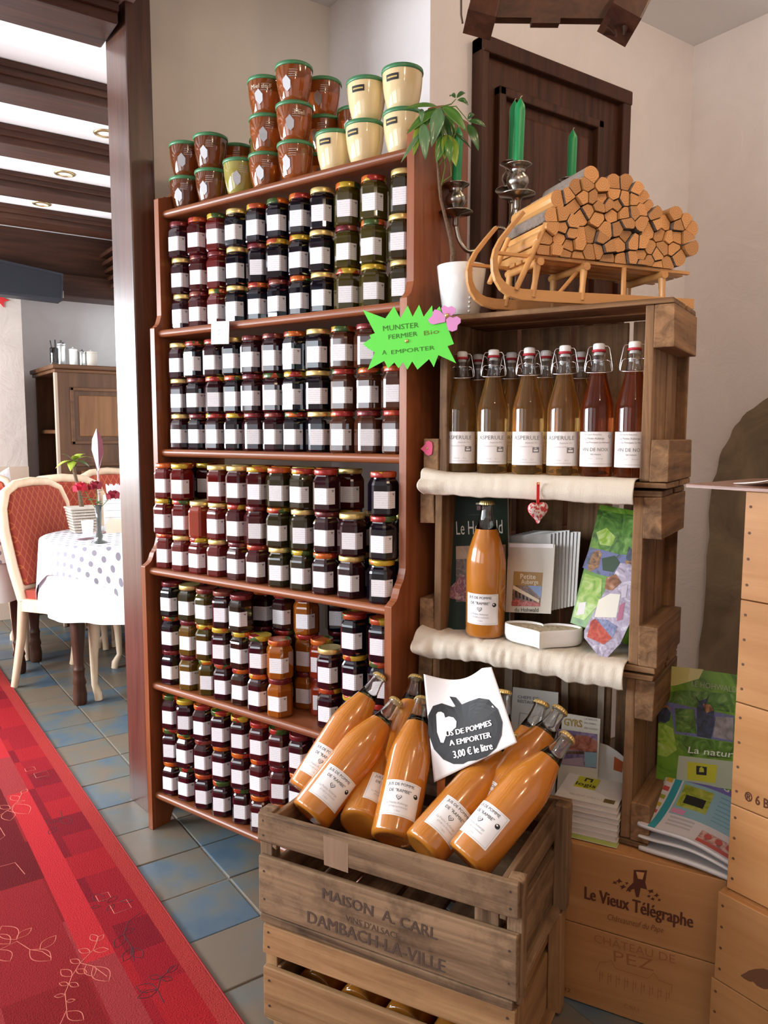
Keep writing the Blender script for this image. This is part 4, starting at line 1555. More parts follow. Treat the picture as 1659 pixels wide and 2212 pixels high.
flat('gift_pack', 'lilac gift pack in clear film with a blank white label, leaning forward', 'package', pk,
     ((1340, 1216), (1362, 1219), (1382, 1240), (1382, 1262), (1368, 1330), (1340, 1390), (1312, 1420), (1292, 1416), (1262, 1378), (1262, 1362), (1300, 1288)), 0.022, M_lilac, pk_print,
     mats=[mat('blank_label', (0.78, 0.76, 0.66), .4), photo('slate_roof', [(0.10, 0.11, 0.20), (0.20, 0.23, 0.40), (0.30, 0.33, 0.48)], 70), photo('tile_red', [(0.25, 0.04, 0.03), (0.48, 0.07, 0.04), (0.50, 0.16, 0.10)], 60), photo('cake_brown', [(0.12, 0.05, 0.03), (0.30, 0.13, 0.06), (0.5, 0.3, 0.2)], 60), mat('rose_print', (0.40, 0.14, 0.22), .3), mat('pale_lilac', (0.55, 0.50, 0.60), .3)],
     edge_m=mat('film_edge', (0.56, 0.48, 0.50), .1, coat=1))

# little hanging heart
hh0 = tower((tpx(1162, 1040, -.035)-tower(0, -.035, 0)).dot(TD), -.036, 0)
hz = tpx(1162, 1104, -.036).z
hc = tpx(1162, 1104, -.036)
hk = thing('hanging_heart', 'small padded red and white fabric heart hanging from a red ribbon', 'ornament', (hc.x, hc.y, hc.z), math.atan2(TD.y, TD.x)+rad(58))
hpt = heart2d(.027, 28)
hs_ = lambda k, d: [(x_*k, d, y_*k) for x_, y_ in hpt]
m_, nt, b = nodes('toile_fabric')
tc = nt.nodes.new('ShaderNodeTexCoord')
n = nt.nodes.new('ShaderNodeTexNoise')
n.inputs['Scale'].default_value = 130
n.inputs['Detail'].default_value = 3
nt.links.new(tc.outputs['Object'], n.inputs['Vector'])
r = ramp(nt, [(0.47, (0.72, 0.62, 0.58)), (0.54, (0.50, 0.05, 0.06))])
nt.links.new(n.outputs['Fac'], r.inputs['Fac'])
nt.links.new(r.outputs['Color'], b.inputs['Base Color'])
b.inputs['Roughness'].default_value = .9
obj('padded_heart', MB().rings([hs_(.4, -.010), hs_(.8, -.008), hs_(.97, -.0035), hs_(1.0, 0)], 0, True), m_, hk)
obj('felt_back', MB().rings([hs_(1.0, 0.0001), hs_(.97, .0035), hs_(.8, .008), hs_(.4, .010)], 0, True), mat('red_felt', (0.62, 0.035, 0.03), .9), hk)
rb = MB()
top = hk.matrix_world
dz_ = tpx(1162, 1042, -.036).z-hc.z
rb.grid(lambda u, v: V((-.0035+.007*u, .0005+.0012*math.sin(u*PI), .012+(dz_-.012)*v)), 4, 6, 0)
obj('ribbon', rb, mat('red_ribbon', (0.70, 0.03, 0.03), .5), hk, solid=.001)
pn = MB().lathe([(.0025, 0), (.0022, .0012), (.0008, .002)], 10, 0, True, M=frame((0, -.0006, dz_-.003), V((1, 0, 0)), V((0, 0, 1)), V((0, -1, 0))))
obj('drawing_pin', pn, M_gold, hk)

# ------------------------------------------------------------------ lowest crate contents
ZL = 0.3665
for px_, wpx in ((1096, 15), (1218, 12), (1297, 11)):
    a_ = (tpx(px_, 1520, .226)-tower(0, .226, 0)).dot(TD)
    w_ = wpx/FPX*1.9/math.cos(rad(40))*.5
    cxl = a_-TWH['Low'][0]
    obj('backstrip', MB().box(cxl-w_, cxl+w_, -TDp/2+.016, TDp/2-.016, .0105, .0145), wood('pale_backstrip', (0.42, 0.33, 0.23), (0.58, 0.48, 0.36), 'y', .8, .7), crates['Low'], .001, label='added pale batten')
ch = Sheet(tower(-0.27, 0.120, ZL), -TN+UP*0.12)


def ch_print(mb):
    ch.text(mb, 'CHEFS DE', (1118, 1508), (1164, 1513), 6.5, .0006, 0, .02)
    ch.text(mb, 'RESTAURANT', (1118, 1517), (1176, 1524), 6.5, .0006, 0, .02)
    for a_, b_ in (((1123, 1540), (1166, 1546)), ((1166, 1546), (1162, 1580)), ((1123, 1540), (1119, 1575))):
        dx, dy = b_[0]-a_[0], b_[1]-a_[1]
        l_ = math.hypot(dx, dy)
        nx, ny = -dy/l_*.5, dx/l_*.5
        ch.poly(mb, [(a_[0]+nx, a_[1]+ny), (b_[0]+nx, b_[1]+ny), (b_[0]-nx, b_[1]-ny), (a_[0]-nx, a_[1]-ny)], .0006, 0)


flat('brochure', 'pale grey brochure headed CHEFS DE RESTAURANT in the lowest crate', 'brochure', ch, ((1108, 1484), (1206, 1496), (1196, 1812), (1090, 1800)), 0.004, mat('brochure_grey', (0.52, 0.49, 0.43), .5), ch_print, mats=[mat('print_grey', (0.16, .15, .15), .6)])
hy = Sheet(tower(-0.19, 0.090, ZL), -TN+UP*0.12)


def hy_print(mb):
    hy.text(mb, 'GYRS', (1218, 1566), (1257, 1571), 15, .0008, 0, .02)
    hy.text(mb, 'LA VALLEE', (1262, 1554), (1290, 1558), 4, .0008, 1)
    hy.text(mb, 'DU PARC', (1262, 1563), (1288, 1567), 4, .0008, 1)
    hy.text(mb, 'DES VOSGES', (1262, 1574), (1290, 1578), 4, .0008, 1)
    hy.poly(mb, [(1205, 1574), (1290, 1586), (1288, 1660), (1205, 1650)], .0006, 2)
    hy.poly(mb, [(1215, 1606), (1245, 1588), (1270, 1590), (1290, 1602), (1288, 1625), (1215, 1618)], .0009, 3)
    hy.poly(mb, [(1212, 1622), (1289, 1624), (1288, 1630), (1212, 1628)], .0010, 4)
    hy.poly(mb, [(1262, 1624), (1289, 1626), (1288, 1658), (1264, 1656)], .0011, 5)
    hy.poly(mb, [(1215, 1640), (1258, 1636), (1262, 1656), (1212, 1650)], .0011, 6)


flat('brochure', 'brochure with a mountain painting and curly gold title, lowest crate', 'brochure', hy, ((1215, 1540), (1297, 1553), (1284, 1815), (1196, 1800)), 0.003, mat('brochure_buff', (0.54, 0.49, 0.40), .5), hy_print,
     mats=[mat('gold_ink', (0.34, 0.22, 0.04), .5), M_grey, photo('violet_paint', [(0.10, 0.07, 0.12), (0.20, 0.14, 0.24), (0.33, 0.25, 0.30)], 50), photo('red_paint', [(0.16, 0.05, 0.04), (0.32, 0.10, 0.06), (0.42, 0.20, 0.12)], 50), M_sepia2, mat('cyan_paint', (0.22, 0.34, 0.38), .5), mat('mauve_paint', (0.34, 0.24, 0.28), .5)])
rc = Sheet(tower(-0.075, 0.105, ZL), -TN+UP*0.10)
arcp = [(1290, 1603), (1312, 1610), (1332, 1622), (1346, 1634), (1355, 1648), (1354, 1690), (1352, 1815), (1280, 1810)]
flat('card', 'white round-topped card with a rust-red square in the lowest crate', 'card', rc, arcp, 0.0025, mat('card_white', (0.60, 0.59, 0.53), .5),
     lambda mb: rc.poly(mb, [(1327, 1634), (1346, 1646), (1344, 1669), (1325, 1663)], .0006, 0), mats=[mat('rust_print', (0.38, 0.075, 0.015), .5)])
# stack of hotel guides: thick pile lying at a slope of the visible cover
g0 = at_z(1212, 1815, ZL)
GM_o = (at_z(1223, 1806, ZL)+at_z(1334, 1833, ZL))/2
gx = (at_z(1334, 1833, ZL)-at_z(1223, 1806, ZL))
gw = gx.length*1.22
gx.normalize()
gy = V((-gx.y, gx.x, 0))
if gy.dot(TN) < 0:
    gy = -gy
gd = 0.165
GM = frame(GM_o-gx*0.014, gx, gy, UP)
ng = 7
gh = 0.0125
for k in range(ng):
    dx, dy = random.uniform(-.003, .003), random.uniform(-.002, .004)
    tgd = thing('guide_book', ('topmost white hotel guide of the pile, dated 2011, yellow badge' if k == ng-1 else ('lime-green edged guide at the bottom of the pile of guides' if k == 0 else 'white hotel guide, %s from the bottom of the pile' % ORD[k])),
                'book', M=GM @ Matrix.Translation((dx, dy, .0003+k*gh)), group='pile of hotel guides')
    w2 = gw/2
    obj('pages', MB().box(-w2+.001, w2-.001, .001, gd-.002, .0006, gh-.0014), mat('guide_pages', (0.60, 0.53, 0.46), .8) if k else mat('lime_edge', (0.44, 0.52, 0.12), .6), tgd)
    cv = MB().box(-w2, w2, 0, gd, gh-.0014, gh-.0006)
    cv.box(-w2, w2, 0, gd, 0, .0006)
    obj('cover', cv, mat('guide_cover', (0.66, 0.63, 0.58), .35), tgd)
    if k == ng-1:
        mb = MB()
        zt_ = gh-.0006+.0003
        F = lambda x, y: V((x, y, zt_))
        mb.box(-w2*.62, w2*.10, gd*.38, gd*.74, zt_-.0001, zt_+.0002, 0)
        F2 = lambda x, y: V((x-w2*.26, y+gd*.44, zt_+.0006))
        add_text(mb, 'logis', F2, .026, 1, .01)
        mb.box(-w2*.38, -w2*.12, gd*.60, gd*.71, zt_, zt_+.0005, 1)
        mb.box(-w2*.32, -w2*.18, gd*.60, gd*.67, zt_, zt_+.0007, 0)
        add_text(mb, '2011', lambda x, y: V((x+w2*.66, y+gd*.82, zt_+.0004)), .018, 2, 0, None, 1.3)
        add_text(mb, 'GUIDE DES LOGIS', lambda x, y: V((x+w2*.10, y+gd*.12, zt_+.0004)), .012, 2)
        mb.box(w2*.52, w2*.86, gd*.09, gd*.20, zt_, zt_+.0004, 3)
        obj('print', mb, [mat('badge_yellow', (0.52, 0.50, 0.02), .5), M_black, M_pale, mat('bronze_print', (0.16, 0.10, 0.03), .5)], tgd)

# ------------------------------------------------------------------ wooden wine cases (left stack, front faces towards the room)


def wine_case(name, label, o, ex, ey, w, d, h, group=None, lid=True, nails=True):
    """o: front-left-bottom corner, ex along the front, ey inward"""
    t = thing(name, label, 'wine case', M=frame(o, ex, ey, UP), group=group)
    e = .0012
    obj('front_panel', MB().box(e, w-e, 0, .012, .0006, h-.0006), winebox('x'), t, .0015)
    obj('back_panel', MB().box(e, w-e, d-.012, d, .0006, h-.0006), winebox('x'), t, .0015)
    obj('side_panel', MB().box(0, .009, .0125, d-.0125, .0006, h-.0006), winebox('y'), t, .0015)
    obj('side_panel', MB().box(w-.009, w, .0125, d-.0125, .0006, h-.0006), winebox('y'), t, .0015)
    obj('lid', MB().box(.0095, w-.0095, .0125, d-.0125, h-.012, h-.0008), winebox('y'), t, .001)
    obj('bottom_board', MB().box(.0095, w-.0095, .0125, d-.0125, .0008, .012), winebox('y'), t, .001)
    if nails:
        nm = MB()
        for x_ in (.012, w-.012):
            for k in range(4):
                nm.lathe([(.0028, -.0004), (.0028, .0004)], 8, 0, False, M=frame((x_, -.0002, h*(.14+.24*k)), V((1, 0, 0)), V((0, 0, 1)), V((0, -1, 0))))
        obj('nail_heads', nm, mat('dark_nail', (0.10, 0.045, 0.02), .7), t)
    return t


a0 = at_z(1205, 2150, 0)
a1 = at_z(1370.5, 2207, 0)
wx = (a1-a0).normalized()
wy = V((-wx.y, wx.x, 0))
if wy.dot(TN) < 0:
    wy = -wy
w0 = a0-wx*0.012
WW, WD, WH = 0.345, 0.50, 0.1825
low = wine_case('wine_case', 'pine wine case with faded château print, standing on the floor', w0+UP*.001, wx, wy, WW, WD, WH-.001, 'stacked wine cases beside the juice crates')
upc = wine_case('wine_case', 'pine wine case branded Le Vieux Télégraphe under the guides', w0+UP*(WH+.0008), wx, wy, WW, WD, WH-.001, 'stacked wine cases beside the juice crates')
fs = Sheet(w0, -wy)


def on_case(t, name, fn, mats):
    mb = MB()
    fn(mb)
    inv = t.matrix_basis.inverted()
    mb.v = [inv @ p for p in mb.v]
    return obj(name, mb, mats, t)


def vt(mb):
    for k_ in range(4):
        fs.text(mb, 'Le Vieux Télégraphe', (1262+.8*k_, 1941), (1495+.8*k_, 2004.6), 26, .0006+.00004*k_, 0, 0)
    fs.text(mb, 'Châteauneuf du Pape', (1311, 1986), (1432, 2016), 13, .0006, 1, -.004, slant=.25)
    # stump with roots and leaves
    fs.poly(mb, [(1369, 1879), (1398, 1880), (1394, 1906), (1398, 1922), (1384, 1918), (1380, 1938), (1374, 1938), (1370, 1920), (1352, 1926), (1356, 1918), (1368, 1906)], .0005, 0)
    fs.poly(mb, [(1374, 1883), (1392, 1885), (1388, 1900), (1378, 1898)], .0008, 2)
    for (x_, y_, s_) in ((1338, 1903, 8), (1328, 1907, 6), (1346, 1916, 8), (1354, 1908, 5), (1406, 1925, 8), (1418, 1934, 7), (1410, 1942, 6), (1402, 1936, 5), (1424, 1944, 5), (1360, 1924, 5)):
        n_ = 9
        fs.poly(mb, [(x_+s_*(1 if k % 2 else .45)*math.cos(2*PI*k/n_+x_), y_+s_*.75*(1 if k % 2 else .45)*math.sin(2*PI*k/n_+x_)) for k in range(n_)], .0005+.00002*s_, 0)


on_case(upc, 'lettering', vt, [M_brand, mat('brown_brand', (0.16, 0.05, 0.018), .8), winebox('x')])


def pez(mb):
    fs.text(mb, 'CHÂTEAU DE', (1283, 2035), (1458, 2082), 17, .0006, 0, -.004, 0)
    fs.text(mb, 'PEZ', (1326, 2077), (1412, 2098), 24, .0006, 0, -.004)

    def ln(x0, y0, x1, y1, w_=1.3):
        l_ = math.hypot(x1-x0, y1-y0)
        nx, ny = -(y1-y0)/l_*w_/2, (x1-x0)/l_*w_/2
        fs.poly(mb, [(x0+nx, y0+ny), (x1+nx, y1+ny), (x1-nx, y1-ny), (x0-nx, y0-ny)], .0005, 0)
    pts = [(1286, 2100), (1296, 2078), (1312, 2078), (1320, 2074), (1330, 2092), (1400, 2114), (1412, 2102), (1424, 2118), (1452, 2128), (1450, 2146)]
    for p, q in zip(pts, pts[1:]):
        ln(*p, *q)
    for k in range(9):
        x_, y_ = 1296+k*18, 2096+k*5.2
        ln(x_, y_, x_-1, y_+26)
        ln(x_+6, y_+2, x_+5, y_+20)
        ln(x_, y_+8, x_+8, y_+10)
    fs.text(mb, 'CRU', (1348, 2176), (1380, 2186), 8, .0006, 0, -.004)
    fs.text(mb, '12', (1221, 2140), (1232, 2144), 7, .0006, 1, 0)


on_case(low, 'lettering', pez, [M_brandpale, M_brand])

# right-hand stack: six cases, long sides towards the room's left
XS = at_z(1541, 2112, 0.18).x
yS = at_z(1541, 2112, 0.18).y
xU, yU = XS+0.022, yS-0.004
zs = [0.0, at_x(1541, 2112, XS).z, at_x(1553, 1925, XS).z]
zu = [zs[2], at_x(1572, 1733, xU).z, at_x(1593, 1517, xU).z, at_x(1602, 1295, xU).z, at_x(1620, 1061, xU).z]
labs = ['plain pine wine case on the floor at the frame corner, lowest of the tall stack', 'pine wine case with a dark scorch mark, second from the floor in tall stack']
labs2 = ['orange-tinted plain pine case, third from the floor in the tall stack', 'pine wine case printed with a bottle count along its foot', 'pale pine case with strong wavy grain, second from the top', 'topmost pine wine case, directly under the tray']
def rbox(lab, x0, y0, z0, z1, dd=0.33, ll=0.52):
    return wine_case('wine_case', lab, (x0, y0, z0+.0006), V((0, -1, 0)), V((1, 0, 0)), ll, dd, z1-z0-.0008, 'tall stack of wine cases')
rb0 = rbox(labs[0], XS, yS+.006, zs[0]+.001, zs[1])
rb1 = rbox(labs[1], XS, yS, zs[1], zs[2])
RB = [rbox(labs2[i], xU, yU, zu[i], zu[i+1]) for i in range(4)]
rs_ = Sheet((xU, 0, 0), V((-1, 0, 0)))
on_case(RB[1], 'lettering', lambda mb: rs_.text(mb, '® 6 Btl', (1608, 1728), (1672, 1752), 18, .0006, 0, .02), [M_brand])
r1 = Sheet((XS, 0, 0), V((-1, 0, 0)))
sc_ = MB()
on_case(rb1, 'scorch_mark', lambda mb: [r1.poly(mb, [(1585+cx_+rx_*math.cos(2*PI*k/14)*random.uniform(.8, 1.1), 2085+cy_+ry_*math.sin(2*PI*k/14)*random.uniform(.8, 1.1)) for k in range(14)], .0004+.0001*i, 0)
                                        for i, (cx_, cy_, rx_, ry_) in enumerate(((55, 22, 40, 16), (72, 32, 34, 20)))], [mat('scorch', (0.14, 0.055, 0.02), .8)])
# tray with paper on the stack
ty0, ty1 = at_x(1480, 1052, xU-.012).y, 0.25
tr = thing('tray', 'thin wooden tray on top of the tall wine case stack', 'tray', (xU-.012, ty0, zu[4]+.0006))
obj('board', MB().prism([(0, 0), (.30, .03), (.40, -.02), (.40, -.70), (0, -.70)], 0, .006), wood('tray_wood', (0.16, 0.06, 0.03), (0.30, 0.13, 0.07), 'y', 1, .3, .3), tr, .002)
obj('rim', MB().box(.36, .40, -.70, -.02, .006, .020), wood('tray_wood', (0.16, 0.06, 0.03), (0.30, 0.13, 0.07), 'y'), tr, .002)
pp = thing('paper_sheets', 'crumpled white paper sheets lying on the tray', 'paper', (xU+.02, ty0-.05, zu[4]+.0075))
obj('paper', MB().grid(lambda u, v: V((.02+.27*u, -.02-.5*v, .002+.020*abs(math.sin(v*5+u*2))*min(1, v*5)+.008*math.sin(u*9)*u*v)), 14, 20, 0), M_paper, pp, solid=.001)

# free newspapers on the wine case
nz0 = 2*WH+.001
npl = [at_z(1362, 1800, nz0), at_z(1420, 1680, nz0+.06), ]
A = at_z(1372, 1805, nz0+.03)      # front-left corner of the pile
Bq = at_z(1572, 1885, nz0+.02)
nx_ = (Bq-A)
nx_.z = 0
nL = nx_.length
nx_.normalize()
ny_ = V((-nx_.y, nx_.x, 0))
if ny_.dot(TN) < 0:
    ny_ = -ny_
A = A-ny_*0.0+nx_*0.004


def newspaper(k, z, sag, lab, top=False, lift=0.0, sh=0.0, back=0.0):
    w_, d_ = 0.235, 0.19
    t = thing('newspaper', lab, 'newspaper', M=frame(V((A.x, A.y, z))+nx_*sh, nx_, ny_, UP), group='free newspapers on the wine case')

    def fn(u, v, off=0):
        x_ = (u)*w_
        zz = sag*(math.sin(u*PI*1.05)**2)*(1-v*.5)*0.4+lift*(1-u)*1.0+back*v*v+off
        return V((x_, d_*v, zz+.0010))
    obj('pages', MB().grid(lambda u, v: fn(u, v), 32, 24, 0), mat('newsprint', (0.62, 0.58, 0.55), .7), t, solid=.0075 if k != 1 else .004)
    if top:
        mb = MB()

        def patch(u0, v0, u1, v1, mi, lf=.0006, n=6):
            mb.grid(lambda u, v: fn(u0+(u1-u0)*u, v0+(v1-v0)*v, lf+.0007), max(n, int(24*(u1-u0))+1), max(2, int(16*(v1-v0))+1), mi)
        patch(.02, .00, .98, 1.0, 5, .0004, 16)
        patch(.09, .0, .155, 1.0, 0, .0007)
        for k_ in range(8):
            patch(.02, .05+.12*k_, .075, .11+.12*k_, (3, 2, 6, 3, 2, 6, 3, 4)[k_], .0007, 2)
        patch(.17, .84, .96, .99, 1, .0008, 10)
        patch(.17, .36, .95, .84, 0+7, .0007, 10)
        patch(.19, .50, .46, .80, 2, .0010)
        patch(.24, .56, .42, .68, 4, .0013)
        patch(.18, .38, .30, .46, 8, .0010)
        patch(.17, .02, .95, .36, 5, .0009, 10)
        patch(.50, .03, .82, .26, 9, .0012)
        patch(.50, .03, .82, .10, 6, .0014)
        for cx_ in (.57, .66, .75):
            mb.add([fn(cx_+.03*math.cos(2*PI*q/10), .19+.05*math.sin(2*PI*q/10), .0026) for q in range(10)], [list(range(10))], 6)
        patch(.83, .02, .99, .28, 3, .0016)
        patch(.86, .04, .96, .16, 2, .0018)
        patch(.85, .30, .99, .56, 6, .0016)
        patch(.85, .60, .99, .84, 3, .0016)
        for k_ in range(3):
            patch(.20, .29-.07*k_, .42, .325-.07*k_, 10, .0012)
        for k_ in range(7):
            patch(.52, .78-.055*k_, .78, .795-.055*k_, 11, .0010)
        add_text(mb, 'Bech  d\'Alsace', lambda x, y: (lambda p: p)(fn(.56+x/w_, .875+y/d_, .0024)), .024, 5, .01, .165)
        obj('print', mb, [mat('teal_print', (0.03, 0.27, 0.33), .4), mat('indigo_print', (0.14, 0.12, 0.34), .4), photo('lime_print', [(0.16, 0.20, 0.02), (0.32, 0.36, 0.04), (0.45, 0.45, 0.10)], 40), photo('sun_print', [(0.5, 0.2, 0.02), (0.58, 0.38, 0.03), (0.35, 0.40, 0.05)], 40), M_black, mat('newsprint_top', (0.62, 0.57, 0.56), .4),
                          mat('brick_print', (0.48, 0.07, 0.06), .4), mat('aqua_print', (0.24, 0.40, 0.46), .4), mat('pink_print', (0.60, 0.25, 0.38), .4), photo('skin_print', [(0.15, 0.06, 0.05), (0.58, 0.30, 0.25), (0.66, 0.50, 0.45)], 70), M_pale, mat('teal_pale', (0.16, 0.30, 0.36), .4)], t)
    return t


newspaper(0, nz0+.0085, .012, 'bottom free newspaper of the sagging pile, lying flat', sh=.004, back=.012)
newspaper(1, nz0+.020, .030, 'middle free newspaper of the sagging pile', sh=.002, lift=.012, back=.04)
newspaper(2, nz0+.034, .030, 'colourful advertising newspaper with teal margin on top of the sagging pile', True, lift=.026, back=.070)

# big green brochure behind the newspapers
gv = Sheet((1.525, 0.93, .366), -TN*0.75+V((-0.7, -0.25, 0))+UP*0.12)


def gv_print(mb):
    gv.poly(mb, [(1437, 1438), (1520, 1446), (1510, 1466), (1462, 1480), (1434, 1484)], .0006, 0)
    gv.poly(mb, [(1431, 1500), (1470, 1490), (1586, 1500), (1586, 1540), (1520, 1530), (1430, 1515)], .0006, 1)
    gv.poly(mb, [(1428, 1515), (1440, 1516), (1586, 1546), (1584, 1604), (1458, 1585), (1450, 1540)], .0008, 2)
    gv.poly(mb, [(1458, 1530), (1500, 1532), (1505, 1585), (1460, 1580)], .0011, 1)
    gv.poly(mb, [(1505, 1528), (1512, 1518), (1526, 1520), (1542, 1530), (1544, 1560), (1536, 1596), (1506, 1590)], .0011, 4)
    gv.poly(mb, [(1518, 1520), (1534, 1522), (1542, 1534), (1526, 1540)], .0014, 5)
    gv.poly(mb, [(1500, 1500), (1510, 1514), (1526, 1510), (1531, 1500), (1528, 1518), (1510, 1520)], .0014, 4)
    gv.poly(mb, [(1547, 1548), (1584, 1550), (1584, 1600), (1540, 1592)], .0012, 6)
    gv.poly(mb, [(1425, 1531), (1440, 1528), (1449, 1540), (1446, 1556), (1436, 1562), (1422, 1558)], .0013, 4)
    gv.poly(mb, [(1424, 1520), (1442, 1524), (1452, 1536), (1440, 1528), (1426, 1530)], .0014, 5)
    gv.poly(mb, [(1422, 1562), (1436, 1564), (1454, 1574), (1462, 1620), (1440, 1635), (1420, 1630)], .0009, 7)
    gv.poly(mb, [(1470, 1588), (1584, 1606), (1580, 1640), (1490, 1632), (1464, 1612)], .0008, 1)
    gv.text(mb, 'LE HOHWALD', (1494, 1482), (1592, 1496), 12, .0010, 8, 0)
    gv.text(mb, 'La nature', (1486, 1626), (1596, 1638), 14, .0012, 3, 0, .22)
    gv.poly(mb, [(1466, 1632), (1584, 1645), (1580, 1705), (1460, 1690)], .0007, 9)
    gv.poly(mb, [(1485, 1645), (1549, 1653), (1546, 1692), (1484, 1684)], .0010, 10)
    gv.poly(mb, [(1504, 1654), (1527, 1657), (1526, 1675), (1504, 1673)], .0013, 11)
    gv.poly(mb, [(1511, 1659), (1515, 1656), (1520, 1660), (1521, 1668), (1510, 1668)], .0016, 10)


flat('brochure', 'large green nature brochure propped upright behind the newspapers', 'brochure', gv, ((1437, 1437), (1594, 1458), (1584, 1790), (1412, 1760), (1424, 1560)), 0.004, M_green1, gv_print,
     mats=[mat('pale_yellow_green', (0.62, 0.60, 0.22), .12, coat=1), M_green2, M_blueb, mat('white_script', (0.75, 0.78, 0.68), .4), M_dark2, M_brownb, photo('grey_rock', [(0.13, 0.12, 0.12), (0.27, 0.25, 0.24), (0.36, 0.34, 0.32)], 40), M_green3,
           mat('green_grey_text', (0.36, 0.38, 0.22), .4), mat('green_white', (0.42, 0.46, 0.32), .4), mat('badge_yellow', (0.52, 0.50, 0.02), .5), M_black])

# ------------------------------------------------------------------ two juice crates on the floor
ZT = 0.476
c1, c2, c3 = at_z(558, 1752, ZT), at_z(1096.4, 1904.1, ZT), at_z(1229.6, 1721, ZT)
mx = (c2-c1).normalized()
my = V((-mx.y, mx.x, 0))
if my.dot(TN) < 0:
    my = -my
ML = (c2-c1).length+.022
MD = (c3-c2).dot(my)-.002
MH = 0.2365
mc = c1+mx*(ML/2-.002)+my*MD/2
mc.z = 0
Mx = lambda z: frame((mc.x, mc.y, z), mx, my, UP)
cl = crate('wooden_crate', 'pale slatted crate of juice bottles on the floor, under the stencilled crate', Mx(0.001) @ Matrix.Rotation(rad(.6), 4, 'Z'), ML-.012, MD-.008, MH-.001, newcrate, ((0.10, 0.58), (0.71, 0.985)), .030, .026, .011, 'stacked juice crates', 5, .022, 8, .62)
cu_ = crate('wooden_crate', 'weathered slatted crate stencilled MAISON A. CARL, holding leaning juice bottles', Mx(MH+.0015), ML, MD, MH, oldcrate, ((0.085, 0.60), (0.735, 1.0)), .030, .026, .011, 'stacked juice crates', 5, .026, 9, .60)
ms = Sheet(mc-my*(MD/2), -my)


def st(mb):
    for k_ in range(3):
        ms.text(mb, 'MAISON  A. CARL', (695.5+.7*k_, 1940), (942.5+.7*k_, 2031), 21, .0010+.00003*k_, 0, 0)
    ms.text(mb, "VINS D'ALSACE", (746, 1989), (862, 2030), 12, .0010, 0, 0)
    for k_ in range(3):
        ms.text(mb, 'DAMBACH-LA-VILLE', (663.5+.7*k_, 1992), (960.5+.7*k_, 2102), 23, .0010+.00003*k_, 0, 0)


on_case(cu_, 'stencil', st, [M_stencil])
# side triangular fillet inside the corner
obj('corner_fillet', MB().prism([(ML/2-.04, -MD/2+.0135), (ML/2-.085, -MD/2+.0135), (ML/2-.04, -MD/2+.055)], .02, MH-.05), oldcrate('z'), cu_)
# iron strap repair on the upper front slat
on_case(cu_, 'strap', lambda mb: ms.poly(mb, [(698, 1804), (752, 1822), (752, 1886), (700, 1868)], .0008, 0), [wood('strap_stain', (0.20, 0.13, 0.08), (0.36, 0.22, 0.13), 'z', 1, .7)])
# torn edge strip of the crate bottom shown along the lower front
obj('bottom_runner', MB().box(-ML/2+.004, ML/2-.006, -MD/2-.0006, -MD/2+.010, 0.0, .0175), oldcrate('x'), cu_, .002)

bl = MH+0.0015


def bottle_at(base, cap, lab, roll=0.0):
    ez = (cap-base).normalized()
    c_ = (O-base).normalized()
    fy_ = (c_-ez*c_.dot(ez)).normalized()          # label side (-y) faces the room
    ey = -(Matrix.Rotation(roll, 3, ez) @ fy_)
    ex = ey.cross(ez)
    return juice(lab, frame(base, ex, ey, ez), 'apple juice bottles in the stencilled crate')


def mpl(px, py, dy): return at_plane(px, py, mc+my*dy, my)


LB = 0.3172


def far_cap(base, px, py, Ln=LB-.002):
    d = ray(px, py)
    oc = O-base
    b_ = oc.dot(d)
    c_ = oc.dot(oc)-Ln*Ln
    disc = b_*b_-c_
    if disc < 0:
        return base+(O+d*(-b_)-base).normalized()*Ln
    return O+d*(-b_+math.sqrt(disc))


front = [((668, 1764), (858, 1514), -.108, 'cloudy apple juice bottle leaning right, front one nearest the jam bookcase', rad(4)),
         ((778, 1784), (868, 1560), -.075, 'shaded apple juice bottle tucked low beside the leftmost leaning one', rad(28)),
         ((848, 1815), (912, 1510), -.098, 'most upright apple juice bottle, left of the apple sign', rad(-2)),
         ((912, 1838), (1120, 1596), -.112, 'apple juice bottle leaning across the foot of the apple sign', rad(6)),
         ((1008, 1862), (1228, 1590), -.115, 'apple juice bottle at the crate corner, label turned away', rad(-34))]
BD = []
for (b_, c_, dy, lab, rl) in front:
    base = mpl(*b_, dy)
    cap = far_cap(base, *c_)
    bottle_at(base, cap, lab, rl)
    BD.append((cap-base).normalized())
    print('BOT', lab[:30], [round(x, 3) for x in (base-mc)], [round(x, 3) for x in BD[-1]])
for (c_, dy, dv_, lab) in (((823, 1458), .185, BD[0]*.8+UP*.15, 'apple juice bottle behind the front one nearest the jam bookcase'), ((899, 1460), .215, BD[2]*.8+UP*.2, 'apple juice bottle standing behind the most upright one'),
                          ((1172, 1515), .20, BD[4]*.7+UP*.35-mx*.1, 'apple juice bottle behind the crate corner pair, nearer the sign'), ((1213, 1530), .175, BD[4]*.85+UP*.12, 'apple juice bottle behind the one at the crate corner'),
                          ((1090, 1490), .20, UP*1.0+my*.4, 'apple juice bottle half hidden behind the apple sign')):
    dv_ = dv_.normalized()
    cap = mpl(*c_, dy)
    bottle_at(cap-dv_*LB, cap, lab, rad(random.uniform(-20, 20)))
# bottles standing inside, seen between the slats
k = 0
for zz, gr in ((bl+.012, 'upper'), (0.013, 'lower')):
    for i, (u, v_) in enumerate(((-.19, -.115), (-.085, -.118), (.02, -.117), (.125, -.116))):
        if gr == 'upper':
            continue
        p = mc+mx*u+my*v_
        t = juice('apple juice bottle lying in the lower pale crate, %s from the bookcase end' % ORD[i], frame(V((p.x, p.y, zz+.048)), mx.cross(my)*0+UP, -mx, my), 'juice bottles inside the lower crate', label=False)

